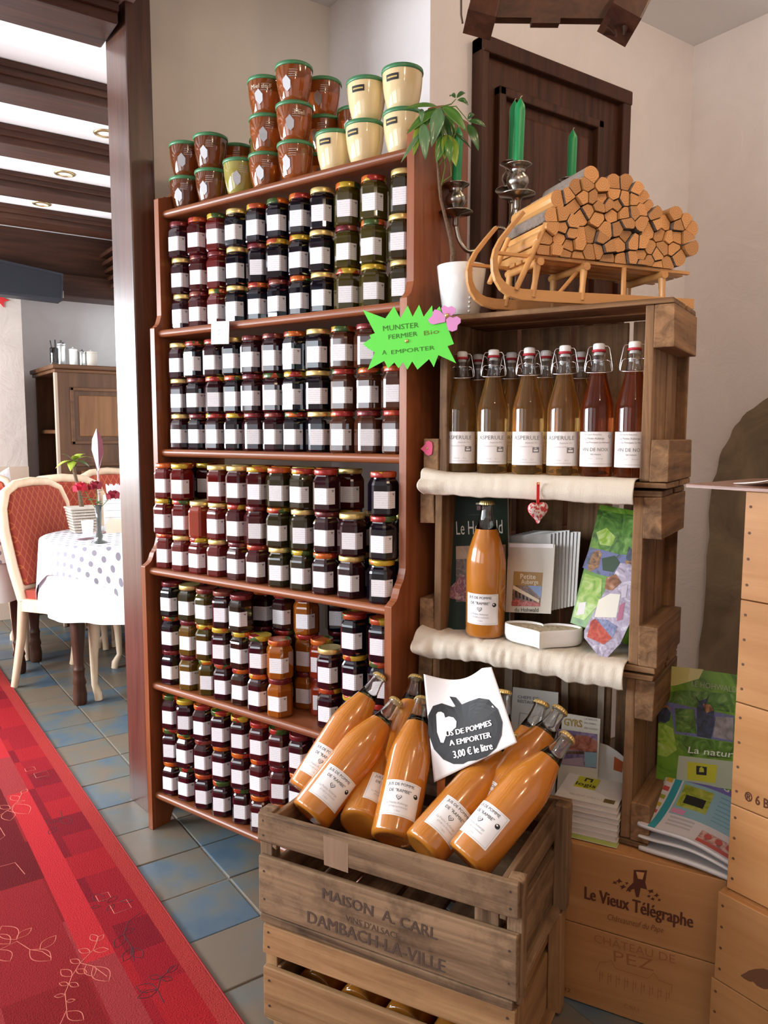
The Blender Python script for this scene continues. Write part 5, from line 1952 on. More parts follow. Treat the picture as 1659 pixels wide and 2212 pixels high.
# ------------------------------------------------------------------ apple juice sign
sg = Sheet(mc+my*-.005+UP*.45, -my*1.0+UP*.28-mx*.15)
q4 = [sg.p(915, 1456), sg.p(1062, 1441), sg.p(1117, 1604), sg.p(938, 1690)]


def sgn(u, v, lift=0.0):
    p = q4[0]*(1-u)*(1-v)+q4[1]*u*(1-v)+q4[2]*u*v+q4[3]*(1-u)*v
    dip = 0.020*math.sin(min(1, u*1.15)*PI)*(1-v)**1.5
    return p-UP*dip*.9-sg.n*(dip*1.2)+sg.n*lift


sn = thing('sign', 'white paper sign with a black apple, JUS DE POMMES A EMPORTER, in the crate', 'sign', tuple(q4[3]))
loc = lambda p: p-q4[3]
obj('paper', MB().grid(lambda u, v: loc(sgn(u, v)), 36, 36, 0), M_paper, sn, solid=.0006)
# apple outline in sheet coordinates (u right, v down)
ap = []
for px, py in ((973, 1518), (950, 1512), (934, 1522), (925, 1546), (926, 1585), (938, 1618), (958, 1640), (980, 1650), (1000, 1650), (1012, 1644), (1030, 1642), (1052, 1634), (1072, 1616), (1084, 1588), (1086, 1560), (1076, 1532),
               (1056, 1510), (1032, 1502), (1010, 1505), (990, 1512)):
    ap.append((px, py))


def uv_of(px, py):
    P = sg.p(px, py)
    u, v = .5, .5
    for _ in range(25):
        f0 = q4[0]*(1-u)*(1-v)+q4[1]*u*(1-v)+q4[2]*u*v+q4[3]*(1-u)*v
        du = (q4[1]-q4[0])*(1-v)+(q4[2]-q4[3])*v
        dv2 = (q4[3]-q4[0])*(1-u)+(q4[2]-q4[1])*u
        e = P-f0
        a11, a12, a22 = du.dot(du), du.dot(dv2), dv2.dot(dv2)
        b1, b2 = du.dot(e), dv2.dot(e)
        det = a11*a22-a12*a12
        u += (b1*a22-b2*a12)/det
        v += (a11*b2-a12*b1)/det
    return u, v


def on_sign(px, py, lift): return loc(sgn(*uv_of(px, py), lift))


pm = MB()


def sfan(pts, lift, mi):
    cx_ = sum(p[0] for p in pts)/len(pts)
    cy_ = sum(p[1] for p in pts)/len(pts)
    n = len(pts)
    rings = []
    for k_ in (1.0, .87, .75, .62, .5, .37, .25, .12, .02):
        rings.append([on_sign(cx_+(x_-cx_)*k_, cy_+(y_-cy_)*k_, lift) for x_, y_ in pts])
    vs = [p for r_ in rings for p in r_]
    fcs = [(i*n+j, i*n+(j+1) % n, (i+1)*n+(j+1) % n, (i+1)*n+j) for i in range(8) for j in range(n)]
    pm.add(vs, fcs, mi)


sfan(ap, .0016, 0)
sfan([(964, 1493), (977, 1494), (993, 1514), (978, 1516)], .0018, 0)
sfan([(941, 1540), (944, 1534), (950, 1532), (956, 1535), (959, 1545), (966, 1541), (976, 1543), (983, 1552), (983, 1566), (974, 1575), (964, 1576), (962, 1590), (958, 1603), (952, 1602), (944, 1580)], .0024, 1)


def stext(t, a, b, h, mi, bold):
    dx, dy = b[0]-a[0], b[1]-a[1]
    l_ = math.hypot(dx, dy)
    ux, uy = dx/l_, dy/l_
    mx_, my_ = (a[0]+b[0])/2, (a[1]+b[1])/2
    for k_, sh_ in enumerate((-.8, 0, .8)):
        add_text(pm, t, lambda x, y: on_sign(mx_+ux*(x+sh_)+uy*y*1.0, my_+uy*(x+sh_)-ux*y, .0028+.0001*k_), h/.72, mi, 0, l_)


stext('US DE POMMES', (963, 1588), (1063, 1566), 13, 1, .03)
stext('A EMPORTER', (972, 1609), (1062, 1592), 13, 1, .03)
stext('3,00 € le litre', (982, 1637), (1066, 1618), 17, 1, .015)
obj('print', pm, [M_black, M_paper], sn)
stk = MB()
stk.box(-.009, .009, -.0015, .0015, 0, .17)
bpt = sg.p(945, 1700, -.006)
Ms = frame((bpt.x+.01, bpt.y, bpt.z-.15), mx, my, UP)
so = obj('stake', stk, mat('orange_stake', (0.45, 0.14, 0.03), .6), sn)
so.matrix_local = Matrix.Translation(-q4[3]) @ Ms

# ------------------------------------------------------------------ toy sled on top of the crates
ZR = 1.5185
SA = rad(107)
SS, SWd = V((math.sin(SA), math.cos(SA), 0)), V((math.sin(rad(17)), math.cos(rad(17)), 0))
rp0 = at_z(1125, 654, ZR)
NP = rp0


def sp_(px, py, off=0.0):
    p = at_plane(px, py, NP, SWd)
    return p+SWd*off


runner_px = [(1127, 456), (1104, 482), (1078, 515), (1066, 538), (1061, 560), (1062, 585), (1068, 607), (1080, 627), (1098, 641), (1125, 649), (1170, 652.5), (1260, 657.5), (1380, 663), (1495, 668)]
rn = [sp_(*p) for p in runner_px]
zb = min(p.z for p in rn)
s0 = rn[0]
SWID = 0.125
sled = thing('sled', 'small beech toy sled with curled runners carrying firewood', 'sled', (s0.x, s0.y, ZR), math.atan2(SS.y, SS.x))
SI = frame(V((s0.x, s0.y, ZR)), SS, SWd, UP).inverted()
rl = [SI @ p for p in rn]
wd_r = [.008, .009, .010, .011, .012, .013, .015, .018, .021, .023, .0235, .0235, .0235, .0220]


def runner(y0):
    mb = MB()
    rings = []
    n = len(rl)
    for i, p in enumerate(rl):
        t_ = (rl[min(i+1, n-1)]-rl[max(i-1, 0)])
        t_ = V((t_.x, 0, t_.z)).normalized()
        nr_ = V((t_.z, 0, -t_.x))
        if nr_.z > 0 or (i < 6 and nr_.x > 0):
            pass
        h_ = wd_r[i]
        base = V((p.x, y0, max(p.z, 0.0005)))
        up_ = V((-t_.z, 0, t_.x))
        rings.append([base+V((0, -.006, 0)), base+V((0, .006, 0)), base+V((0, .006, 0))+up_*h_, base+V((0, -.006, 0))+up_*h_])
    mb.rings(rings, 0, False)
    return mb


for y0 in (0.0, SWID):
    obj('runner', runner(y0), beech('x'), sled, .0012)
seat_l, seat_r = SI @ sp_(1070, 545), SI @ sp_(1488, 590)
z_seat = lambda x: seat_l.z+(seat_r.z-seat_l.z)*(x-seat_l.x)/(seat_r.x-seat_l.x)
x0s = (SI @ sp_(1160, 560)).x
zst = z_seat((x0s+seat_r.x)/2)
slope = (seat_r.z-seat_l.z)/(seat_r.x-seat_l.x)
rail_me = None
for k, y0 in enumerate((0.002, .032, .0625, .093, .123)):
    m_ = MB()
    w_ = .005 if k in (0, 4) else .012
    xs_, xe_ = (seat_l.x if k in (0, 4) else x0s-.01), seat_r.x
    vs = []
    for (x_, z_) in ((xs_, z_seat(xs_)), (xe_, z_seat(xe_))):
        vs += [(x_, y0-w_, z_-.004), (x_, y0+w_, z_-.004), (x_, y0+w_, z_+.003), (x_, y0-w_, z_+.003)]
    m_.rings([vs[:4], vs[4:]], 0, False)
    obj('seat_slat', m_, beech('x'), sled, .001)
for (pxa, dxb) in ((1162, -.012), (1262, -.006), (1430, .004)):
    xa = (SI @ sp_(pxa, 580)).x
    for y0 in (0.0, SWID):
        zt_ = z_seat(xa)-.004
        m_ = MB().tube([(xa+dxb, y0, .012), (xa+dxb*.5, y0, zt_*.5), (xa, y0, zt_)], [.0100, .0085, .0120], 8, flat=.6)
        obj('upright', m_, beech('z'), sled)
    cbm = MB().tube([(xa, -.012, z_seat(xa)-.011), (xa, SWID+.012, z_seat(xa)-.011)], .0085, 10)
    obj('crossbar', cbm, beech('y'), sled)
xa = (SI @ sp_(1348, 580)).x
obj('upright', MB().tube([(xa, 0, .012), (xa, 0, z_seat(xa)-.004)], [.0055, .0055], 8), beech('z'), sled)
xa, xb_ = (SI @ sp_(1262, 570)).x, (SI @ sp_(1205, 640)).x
obj('brace', MB().tube([(xa, .02, z_seat(xa)-.012), (xb_, .02, .012)], .0045, 8), beech('z'), sled)
# raked back stakes at the front end of the load
for (pa, pb, yy) in (((1187, 462), (1112, 628), -.004), ((1128, 500), (1086, 600), SWID*.5)):
    A_, B_ = SI @ sp_(*pa), SI @ sp_(*pb)
    m_ = MB().tube([(A_.x, yy, A_.z), ((A_.x+B_.x)/2, yy, (A_.z+B_.z)/2), (B_.x, yy, max(B_.z, .012))], [.0080, .0100, .0085], 8, flat=.6)
    obj('stake', m_, beech('z'), sled)

# ------------------------------------------------------------------ firewood: one object per split log
out_px = [(1168, 547), (1176, 512), (1192, 462), (1206, 430), (1232, 410), (1262, 398), (1266, 378), (1284, 373), (1292, 398), (1312, 384), (1330, 380), (1346, 375), (1362, 392), (1378, 408), (1402, 424), (1410, 444), (1440, 448), (1456, 466),
          (1482, 470), (1492, 490), (1494, 515), (1496, 548), (1490, 572), (1470, 581), (1420, 578), (1350, 571), (1290, 563), (1220, 556)]
LP = NP-SWd*0.012


def lp(px, py): return at_plane(px, py, LP, SWd)


LO = frame(lp(1168, 560), SS, UP, SWd)
LI = LO.inverted()
poly = [(lambda q: (q.x, q.y))(LI @ lp(*p)) for p in out_px]


def inside(x, y, pl):
    c = False
    n = len(pl)
    for i in range(n):
        xa, ya = pl[i]
        xb, yb = pl[(i+1) % n]
        if (ya > y) != (yb > y) and x < (xb-xa)*(y-ya)/(yb-ya)+xa:
            c = not c
    return c


xs_ = [p[0] for p in poly]
ys_ = [p[1] for p in poly]
rnd = random.Random(21)
seeds = []
tries = 0
while len(seeds) < 82 and tries < 60000:
    tries += 1
    x_, y_ = rnd.uniform(min(xs_), max(xs_)), rnd.uniform(min(ys_), max(ys_))
    mind = .0270 if len(seeds) < 24 else .0195
    if inside(x_, y_, poly) and all(math.hypot(x_-a, y_-b) > mind for a, b in seeds):
        seeds.append((x_, y_))


def clip(pl, nx, ny, c):      # keep nx*x+ny*y<=c
    o_ = []
    n = len(pl)
    for i in range(n):
        a, b_ = pl[i], pl[(i+1) % n]
        da, db = nx*a[0]+ny*a[1]-c, nx*b_[0]+ny*b_[1]-c
        if da <= 0:
            o_.append(a)
        if da*db < 0:
            t_ = da/(da-db)
            o_.append((a[0]+(b_[0]-a[0])*t_, a[1]+(b_[1]-a[1])*t_))
    return o_


M_cut = None
m, nt, b = nodes('cut_wood')
tc = nt.nodes.new('ShaderNodeTexCoord')
oi = nt.nodes.new('ShaderNodeObjectInfo')
wv = nt.nodes.new('ShaderNodeTexWave')
wv.wave_type = 'RINGS'
wv.rings_direction = 'Z'
wv.inputs['Scale'].default_value = 70
wv.inputs['Distortion'].default_value = 5
wv.inputs['Detail'].default_value = 3
nt.links.new(tc.outputs['Object'], wv.inputs['Vector'])
r = ramp(nt, [(0, (0.52, 0.235, 0.075)), (1, (0.66, 0.34, 0.13))])
nt.links.new(wv.outputs['Fac'], r.inputs['Fac'])
hs = nt.nodes.new('ShaderNodeHueSaturation')
nt.links.new(math_node(nt, 'ADD', math_node(nt, 'MULTIPLY', oi.outputs['Random'], .45), .72), hs.inputs['Value'])
nt.links.new(r.outputs['Color'], hs.inputs['Color'])
nt.links.new(hs.outputs['Color'], b.inputs['Base Color'])
b.inputs['Roughness'].default_value = .7
M_cut = m
M_bark = mat('grey_bark', (0.22, 0.175, 0.14), .9, bump=.8, bscale=120)
for i, (x_, y_) in enumerate(seeds):
    cell = [(x_-.024, y_-.024), (x_+.024, y_-.024), (x_+.024, y_+.024), (x_-.024, y_+.024)]
    cell = [(x_+.0185*math.cos(2*PI*k/14), y_+.0185*math.sin(2*PI*k/14)) for k in range(14)]
    for (a, c_) in seeds:
        if (a, c_) == (x_, y_):
            continue
        dx, dy = a-x_, c_-y_
        d_ = math.hypot(dx, dy)
        if d_ > .06:
            continue
        cell = clip(cell, dx/d_, dy/d_, (dx/d_)*(x_+a)/2+(dy/d_)*(y_+c_)/2-.0013)
    zfl = lambda px_: 0
    # keep above the seat
    cell = clip(cell, 0, -1, -(min(ys_)+(0.0)))
    if len(cell) < 3:
        continue
    # round one side of the wedge: pull corners of the narrow side
    cx_, cy_ = sum(p[0] for p in cell)/len(cell), sum(p[1] for p in cell)/len(cell)
    floor_z = lambda xx: (z_seat((SI @ (LO @ V((xx, 0, 0)))).x)+.0034+ZR)-(LO @ V((0, 0, 0))).z
    cell = [(p[0], max(p[1], floor_z(p[0]))) for p in cell]
    jt = rnd.uniform(-.008, .006)
    ln_ = .175+rnd.uniform(-.01, .01)
    rot = 0
    mb = MB().prism([(p[0]-cx_, p[1]-cy_) for p in cell], 0, ln_, 0, None, False, 1)
    for q in range(len(mb.s)):
        pass
    o = obj('firewood_log', mb, [M_bark if rnd.random() < .45 else beech('z'), M_cut], None, .0016)
    o.matrix_world = LO @ Matrix.Translation((cx_, cy_, jt))
    tag(o, 'short split firewood log with pale cut end in the bundle on the toy sled', 'firewood', 'split logs stacked on the toy sled')

# ------------------------------------------------------------------ candelabra with green candles
kb = at_z(1105, 632, ZR)
kdist = (kb-O).dot(cam_d)
KC = at_z(1105, 698, ZR)
print('KC in tower', (KC-TP).dot(TN), (KC-TP).dot(TD))
KZ = ZR


def cpt(px, py, dp=0.0):
    """point on the vertical plane through the stem that faces the room"""
    return at_plane(px, py, KC+V((cam_d.x, cam_d.y, 0)).normalized()*dp, V((cam_d.x, cam_d.y, 0)).normalized())


kr = cam_r.copy()
kr.z = 0
kr.normalize()
kf = -V((cam_d.x, cam_d.y, 0)).normalized()
KM = frame(V((KC.x, KC.y, KZ)), kr, -kf, UP)
KI = KM.inverted()
cdl = thing('candelabra', 'pewter candelabra with curved arms behind the toy sled', 'candelabra', M=KM)
ztop = (KI @ cpt(1105, 470)).z
stem = [(.031, 0), (.033, .003), (.031, .010), (.024, .018), (.013, .028), (.010, .045), (.014, .055), (.009, .065), (.008, ztop*.5), (.012, ztop*.55), (.008, ztop*.62), (.013, ztop*.8), (.019, ztop*.87), (.012, ztop*.94), (.006, ztop+.01), (.003, ztop+.02)]
obj('stem', MB().lathe(stem, 24, 0), M_pewter, cdl)
cup = [(.004, -.052), (.006, -.048), (.0055, -.036), (.010, -.030), (.030, -.026), (.031, -.024), (.030, -.0225), (.010, -.021), (.0095, -.018), (.0150, -.012), (.0190, -.003), (.0180, .006), (.0120, .014), (.0115, .019), (.0165, .024), (.0230, .028), (.0238, .0295), (.0225, .0305), (.0130, .0300), (.0125, .016)]
M_candle = mat('green_wax', (0.012, 0.27, 0.085), .35, sss=.1)
left_c, front_c, back_c, right_c = KI @ cpt(985, 432, 0), KI @ cpt(1118, 392, -.10), KI @ cpt(1106, 385, .10), KI @ cpt(1233, 420, .13)
for nm, p, top_px, thick in (('left', left_c, 280, 1), ('front', front_c, 212, 1), ('back', back_c, 218, 1), ('right', right_c, 280, 1)):
    A_ = V((p.x, p.y, p.z))
    obj('candle_cup', MB().lathe([(r_*1.36, z_*1.22) for r_, z_ in cup], 24, 0, M=Matrix.Translation(A_)), M_pewter, cdl)
    rad_d = V((A_.x, A_.y, 0))
    L_ = rad_d.length
    if L_ < .02:
        rad_d = V((0, -1, 0))
    u_ = rad_d.normalized()
    z0_ = ztop*.82
    zc_ = A_.z-.060
    pts = []
    ctrl = [V((0, 0, z0_))+u_*.008, u_*(L_*.16)+UP*(z0_+.018), u_*(L_*.30)+UP*(z0_+.020), u_*(L_*.45)+UP*(z0_+.002), u_*(L_*.60)+UP*(min(z0_, zc_)-.028), u_*(L_*.78)+UP*(min(z0_, zc_)-.034), u_*(L_*.93)+UP*(min(z0_, zc_)-.020 if zc_ < z0_ else z0_-.01), A_-UP*.060]
    for i in range(len(ctrl)-1):
        p0_, p1_, p2_, p3_ = ctrl[max(i-1, 0)], ctrl[i], ctrl[i+1], ctrl[min(i+2, len(ctrl)-1)]
        for t_ in (0, .25, .5, .75):
            pts.append(.5*((2*p1_)+(p2_-p0_)*t_+(2*p0_-5*p1_+4*p2_-p3_)*t_*t_+(3*p1_-p0_-3*p2_+p3_)*t_**3))
    pts.append(ctrl[-1])
    obj('arm', MB().tube(pts, .0052, 10), M_pewter, cdl)
for nm, p, top_px, x_px, dp, tilt, lab in (('left', left_c, 275, 990, 0, .03, 'green candle half hidden by the plant leaves'), ('front', front_c, 213, 1126, -.10, .02, 'tall green candle in the front cup of the candelabra'),
                                           ('back', back_c, 218, 1109, .10, .02, 'tall green candle in the back cup of the candelabra'), ('right', right_c, 281, 1235, .13, .01, 'green candle rising behind the firewood bundle')):
    base = KM @ V((p.x, p.y, p.z+.024))
    tz = at_plane(x_px, top_px, KC-kf*dp, kf).z
    h_ = tz-base.z
    ez = (UP+kr*tilt).normalized()
    ex = kr-ez*kr.dot(ez)
    ex.normalize()
    cn = thing('candle', lab, 'candle', M=frame(base, ex, ez.cross(ex), ez), group='green candles in the candelabra')
    obj('wax', MB().lathe([(.0112, 0), (.0114, .002), (.0117, h_*.5), (.0120, h_-.026), (.0110, h_-.016), (.0045, h_-.004), (.0018, h_)], 16, 0), M_candle, cn)
    obj('wick', MB().tube([(0, 0, h_-.002), (.001, 0, h_+.004), (.004, 0, h_+.006)], .0009, 6), mat('wick', (0.55, 0.5, 0.35), .8), cn)

# ------------------------------------------------------------------ potted money tree
pt = at_z(1000, 668, ZR)
PC = pt+V((ray(1000, 668).x, ray(1000, 668).y, 0)).normalized()*.0
PC = at_z(996, 685, ZR)
print('PC in tower', (PC-TP).dot(TN), (PC-TP).dot(TD))
pw = 0.052
PCf = PC
pot = thing('potted_plant', 'small-leaved green plant with a thin trunk in a white pot', 'plant', (PC.x, PC.y, ZR+.0003), 0)
PM = Matrix.Translation((PC.x, PC.y, ZR))
hp_ = at_plane(996, 576, PC, kf).z-ZR
obj('pot', MB().lathe([(.040, 0), (.0425, .002), (.052, hp_*.6), (.0575, hp_-.001), (.0570, hp_), (.0545, hp_), (.049, hp_*.6), (.042, hp_*.5)], 32, 0), mat('pot_white', (0.80, 0.79, 0.76), .18, coat=.6), pot)
obj('soil', MB().lathe([(.053, hp_-.012), (.02, hp_-.009), (.001, hp_-.008)], 20, 0), mat('soil', (0.03, 0.02, 0.013), .95, bump=1, bscale=120), pot)
bead = MB()
for k in range(11):
    z_ = hp_*(.06+.086*k)
    a_ = math.atan2(-cam_d.y*1.0, -cam_d.x)+rad(18)
    rr_ = .0425+(.0575-.0425)*min(1, z_/hp_)*1.0+.0002
    bead.lathe([(.0001, 0), (.0022, .0006), (.003, .0015), (.0001, .003)], 8, 0, M=frame((rr_*math.cos(a_), rr_*math.sin(a_), z_), V((-math.sin(a_), math.cos(a_), 0)), UP, V((math.cos(a_), math.sin(a_), 0))))
obj('bead_ornament', bead, MATS['pot_white'], pot)


def pl(px, py, dp=0.0):
    return at_plane(px, py, PC-kf*dp, kf)-V((PC.x, PC.y, ZR))


trunk = [pl(978, 590), pl(979, 545), pl(974, 515), pl(962, 470), pl(952, 430), pl(950, 405), pl(946, 360), pl(944, 300), pl(952, 232)]
obj('trunk', MB().tube(trunk, [.0085, .0068, .0055, .0040, .0034, .0042, .0030, .0024, .0016], 8), mat('bark_brown', (0.14, 0.085, 0.05), .85, bump=.6, bscale=200), pot)
st_m = mat('green_stem', (0.12, 0.19, 0.03), .5)
stems = MB()
for (a_, b_, c_) in (((952, 405), (962, 360), (950, 232)), ((946, 360), (968, 330), (990, 270)), ((944, 300), (925, 260), (912, 240)), ((952, 232), (985, 230), (1012, 262)), ((950, 232), (975, 225), (985, 214)), ((947, 400), (975, 380), (968, 300))):
    stems.tube([pl(*a_), pl(*b_), pl(*c_)], [.0018, .0014, .0009], 6)
obj('stems', stems, st_m, pot)
M_leafs = [mat('leaf_mid', (0.065, 0.19, 0.025), .3, coat=.3), mat('leaf_light', (0.22, 0.34, 0.03), .35, coat=.2), mat('leaf_dark', (0.03, 0.105, 0.02), .3, coat=.4), mat('leaf_blue', (0.11, 0.24, 0.11), .3, coat=.4)]


def leaf(a, b_, w, mi, dp0=0, dp1=-.02, droop=.006):
    A_, B_ = pl(*a, dp0), pl(*b_, dp1)
    d_ = B_-A_
    L_ = d_.length
    d_.normalize()
    sd = d_.cross(V((-cam_d.x, -cam_d.y, .35)).normalized()).normalized()
    nm_ = sd.cross(d_)
    ww = w*L_
    mb = MB()

    def fn(u, v):
        t_ = v
        prof_ = math.sin(PI*min(1, t_**.85))**.8*(1-.25*t_)
        x_ = (u-.5)*ww*prof_
        return A_+d_*(L_*t_)+sd*x_+nm_*(abs(u-.5)*.35*ww*prof_+droop*math.sin(PI*t_))
    mb.grid(fn, 4, 9, 0)
    o = obj('leaf', mb, M_leafs[mi], pot, solid=.0004)
    return o


for (a_, b_, w_, mi, p0_, p1_) in (((952, 232), (932, 318), .36, 3, -.01, -.03), ((945, 230), (872, 236), .16, 0, -.01, -.05), ((956, 230), (1008, 285), .34, 0, -.01, -.03), ((948, 234), (878, 290), .22, 0, 0, -.04),
                                   ((912, 262), (893, 337), .28, 1, -.02, -.04), ((914, 266), (919, 346), .30, 3, -.03, -.05), ((910, 235), (911, 268), .36, 3, -.02, -.03), ((912, 285), (866, 352), .12, 3, -.03, -.06),
                                   ((1012, 262), (1050, 275), .38, 2, 0, 0), ((1010, 258), (1025, 248), .55, 2, 0, .01), ((1010, 268), (1034, 327), .34, 2, 0, -.01), ((988, 216), (1012, 228), .50, 2, 0, 0), ((986, 212), (1006, 202), .34, 2, 0, .02), ((984, 212), (972, 209), .5, 2, 0, .02),
                                   ((952, 245), (978, 330), .30, 2, .02, .01), ((968, 290), (960, 345), .42, 1, .01, -.01), ((968, 295), (985, 360), .40, 1, .01, -.02), ((965, 290), (942, 352), .40, 0, .01, -.01), ((972, 290), (1000, 300), .36, 2, .02, .02),
                                   ((975, 285), (1018, 322), .14, 2, .01, .01), ((955, 250), (985, 300), .4, 0, .03, .02), ((945, 250), (950, 330), .35, 2, .03, .03), ((968, 300), (972, 352), .38, 0, -.01, -.02), ((930, 240), (905, 300), .3, 0, .0, -.02)):
    leaf(a_, b_, w_, mi, p0_, p1_)

# ------------------------------------------------------------------ neon star sign, flower, pink heart
pin = BM @ V((BW+.010, 0.0, 0))
pin = at_plane(878, 736, BM @ V((0, .026, 0)), BY)
sdir = (V((.62, -.785, 0))).normalized()
snrm = V((-sdir.y, sdir.x, 0))
ss = Sheet(pin+V((-.01, -.012, 0)), snrm)
z6 = lambda x, y: (770+x/6.9125, 640+y/6.9125)
star = [z6(*p) for p in ((95, 205), (430, 330), (560, 150), (655, 330), (765, 140), (838, 305), (935, 125), (1003, 305), (1130, 135), (1140, 260), (1240, 150), (1300, 300), (1455, 712), (1360, 745), (1488, 1000), (1222, 878), (1155, 1058), (1085, 938), (910, 1095), (832, 972), (760, 1095), (693, 985), (628, 1075),
                         (565, 988), (470, 1080), (415, 965), (165, 1100), (275, 835), (175, 780), (98, 712), (215, 625), (195, 580), (275, 550))]


def star_print(mb):
    K = lambda t, a, b_, h, mi: ss.text(mb, t, z6(*a), z6(*b_), h/6.9, .0006, mi, 0)
    K('MUNSTER', (398, 520), (930, 465), 80, 0)
    K('FERMIER', (480, 645), (912, 590), 70, 0)
    K('Bio', (1010, 585), (1235, 550), 70, 1)
    K('A', (385, 875), (450, 868), 70, 0)
    K('EMPORTER', (520, 865), (1168, 795), 62, 0)


stt = flat('sign', 'neon green star-burst sign reading MUNSTER FERMIER BIO A EMPORTER', 'sign', ss, star, .0008, mat('neon_green_card', (0.13, 0.76, 0.075), .6), star_print, mats=[mat('marker_green', (0.035, 0.16, 0.01), .6), mat('marker_olive', (0.12, 0.20, 0.01), .6)])
pq = ss.p(*z6(750, 668), .0004)-V(stt.location)
Mn = frame(pq, sdir, UP, ss.n)
obj('drawing_pin', MB().lathe([(.0045, 0), (.0042, .0015), (.002, .003), (.0003, .0034)], 12, 0, M=Mn), M_gold, stt)
M_pink = mat('pink_felt', (0.72, 0.30, 0.60), .8)
fc_ = ss.p(*z6(1350, 285), .003)
flw = thing('fabric_flower', 'pink felt flower made of three petals pinned on the green sign', 'ornament', tuple(fc_))
fsn = Sheet(fc_, snrm)
for pts_ in (((1340, 290), (1285, 245), (1262, 175), (1310, 135), (1370, 165), (1420, 145), (1480, 180), (1478, 240), (1420, 290)), ((1330, 300), (1240, 215), (1170, 195), (1135, 240), (1130, 290), (1070, 345), (1090, 400), (1150, 420), (1240, 400), (1320, 385)),
             ((1335, 350), (1390, 300), (1440, 320), (1500, 298), (1555, 335), (1555, 395), (1510, 430), (1500, 500), (1430, 528), (1370, 505), (1350, 440))):
    q = [fsn.p(*z6(*p))-fc_ for p in pts_]
    obj('petal', MB().slab3(q[::-1], fsn.n, .0018), M_pink, flw, .0006)
obj('button', MB().lathe([(.0050, 0), (.0046, .002), (.002, .0034), (.0003, .0038)], 12, 0, M=frame(V((0, 0, 0)), sdir, UP, ss.n)), M_gold, flw)
ph = at_plane(921, 968, tower(0, -.003, 0), TN)
phs = Sheet(ph, TN)
z7 = lambda x, y: (880+x/8.295, 940+y/8.295)
q = [phs.p(*z7(*p))-ph for p in ((235, 245), (320, 165), (330, 115), (385, 103), (438, 130), (450, 200), (442, 290), (430, 345), (375, 368), (325, 340), (305, 305))]
ht = thing('felt_heart', 'small pink felt heart pinned to the edge of the crate tower', 'ornament', tuple(ph))
obj('heart', MB().slab3(q, phs.n, .0022), mat('hot_pink_felt', (0.66, 0.10, 0.20), .8), ht, .0006)
obj('drawing_pin', MB().lathe([(.0032, 0), (.003, .001), (.0003, .0022)], 10, 0, M=frame(phs.p(*z7(355, 235), .0002)-ph, TD, UP, -TN)), M_gold, ht)

# ------------------------------------------------------------------ old timber rack hanging from the ceiling
RP = V((cam_d.x, cam_d.y, 0))*1.75
hang = Sheet(RP, V((-cam_d.x, -cam_d.y, 0)))
z8 = lambda x, y: (980+x/3.77, y/3.77)
rk0 = hang.p(1190, 20)
rack = thing('timber_rack', 'dark old timber rack with splintered legs hanging from the ceiling', 'rack', tuple(rk0))


def rp_(x, y, l=0.0): return hang.p(*z8(x, y), l)-rk0


def beam_px(a, b_, w, dep0, dep1, ax, jag=0):
    """square timber from pixel a to pixel b, w wide"""
    A_, B_ = rp_(*a, dep0), rp_(*b_, dep1)
    d_ = (B_-A_).normalized()
    s_ = d_.cross(hang.n).normalized()
    n_ = s_.cross(d_)
    mb = MB()
    rings = []
    for t_, p in ((0, A_), (.5, (A_+B_)/2), (1, B_)):
        rings.append([p+s_*(w/2*sx)+n_*(w*.5*sy) for sx, sy in ((-1, -1), (1, -1), (1, 1), (-1, 1))])
    mb.rings(rings, 0, False)
    return mb


obj('timber', beam_px((330, -260), (208, 205), .060, -.02, .03, 'z'), oak('z'), rack, .004)
obj('timber', beam_px((1580, -260), (1345, 205), .068, -.05, .04, 'z'), oak('z'), rack, .004)
obj('cross_board', MB().slab3([rp_(300, -260), rp_(1400, -260), rp_(1400, 152), (rp_(300, 140))], hang.n, .025), oak('x'), rack, .003)
obj('lower_block', MB().slab3([rp_(634, 140, .004), rp_(870, 140, .004), rp_(868, 188, .004), rp_(636, 186, .004)], hang.n, .02), oak('x'), rack, .002)
sp2 = MB()
for a_, b_, w_ in (((1235, 240), (1320, 285), 0.010), ((1395, 220), (1385, 290), .008), ((1310, 250), (1330, 300), .006), ((1430, 190), (1405, 250), .007)):
    sp2.tube([rp_(*a_, .04), rp_(*b_, .04)], [w_, .002], 6)
obj('splinters', sp2, oak('z'), rack)
wm = MB()
wm.tube([rp_(60, -60), rp_(60, 120), rp_(72, 190)], .0022, 6)
wm.tube([rp_(130, -60), rp_(150, 40), rp_(180, 90)], .0022, 6)
obj('wire_hanger', wm, mat('dark_wire', (0.10, 0.07, 0.05), .5, .6), rack)
chn = MB()
for x_ in (330, 1560):
    p_ = rp_(x_, -230)
    chn.tube([p_, p_+UP*(ZC-(rk0.z+p_.z)-.001)], .006, 8)
obj('suspension_rod', chn, MATS['dark_wire'], rack)

# ------------------------------------------------------------------ dining room
m, nt, b = nodes('red_upholstery')
tc = nt.nodes.new('ShaderNodeTexCoord')
sp = nt.nodes.new('ShaderNodeSeparateXYZ')
nt.links.new(tc.outputs['Object'], sp.inputs[0])


def stripe(sgn_):
    s_ = math_node(nt, 'ADD', math_node(nt, 'MULTIPLY', sp.outputs[0], 26), math_node(nt, 'MULTIPLY', sp.outputs[2], 15*sgn_))
    return math_node(nt, 'LESS_THAN', math_node(nt, 'FRACT', s_), .13)


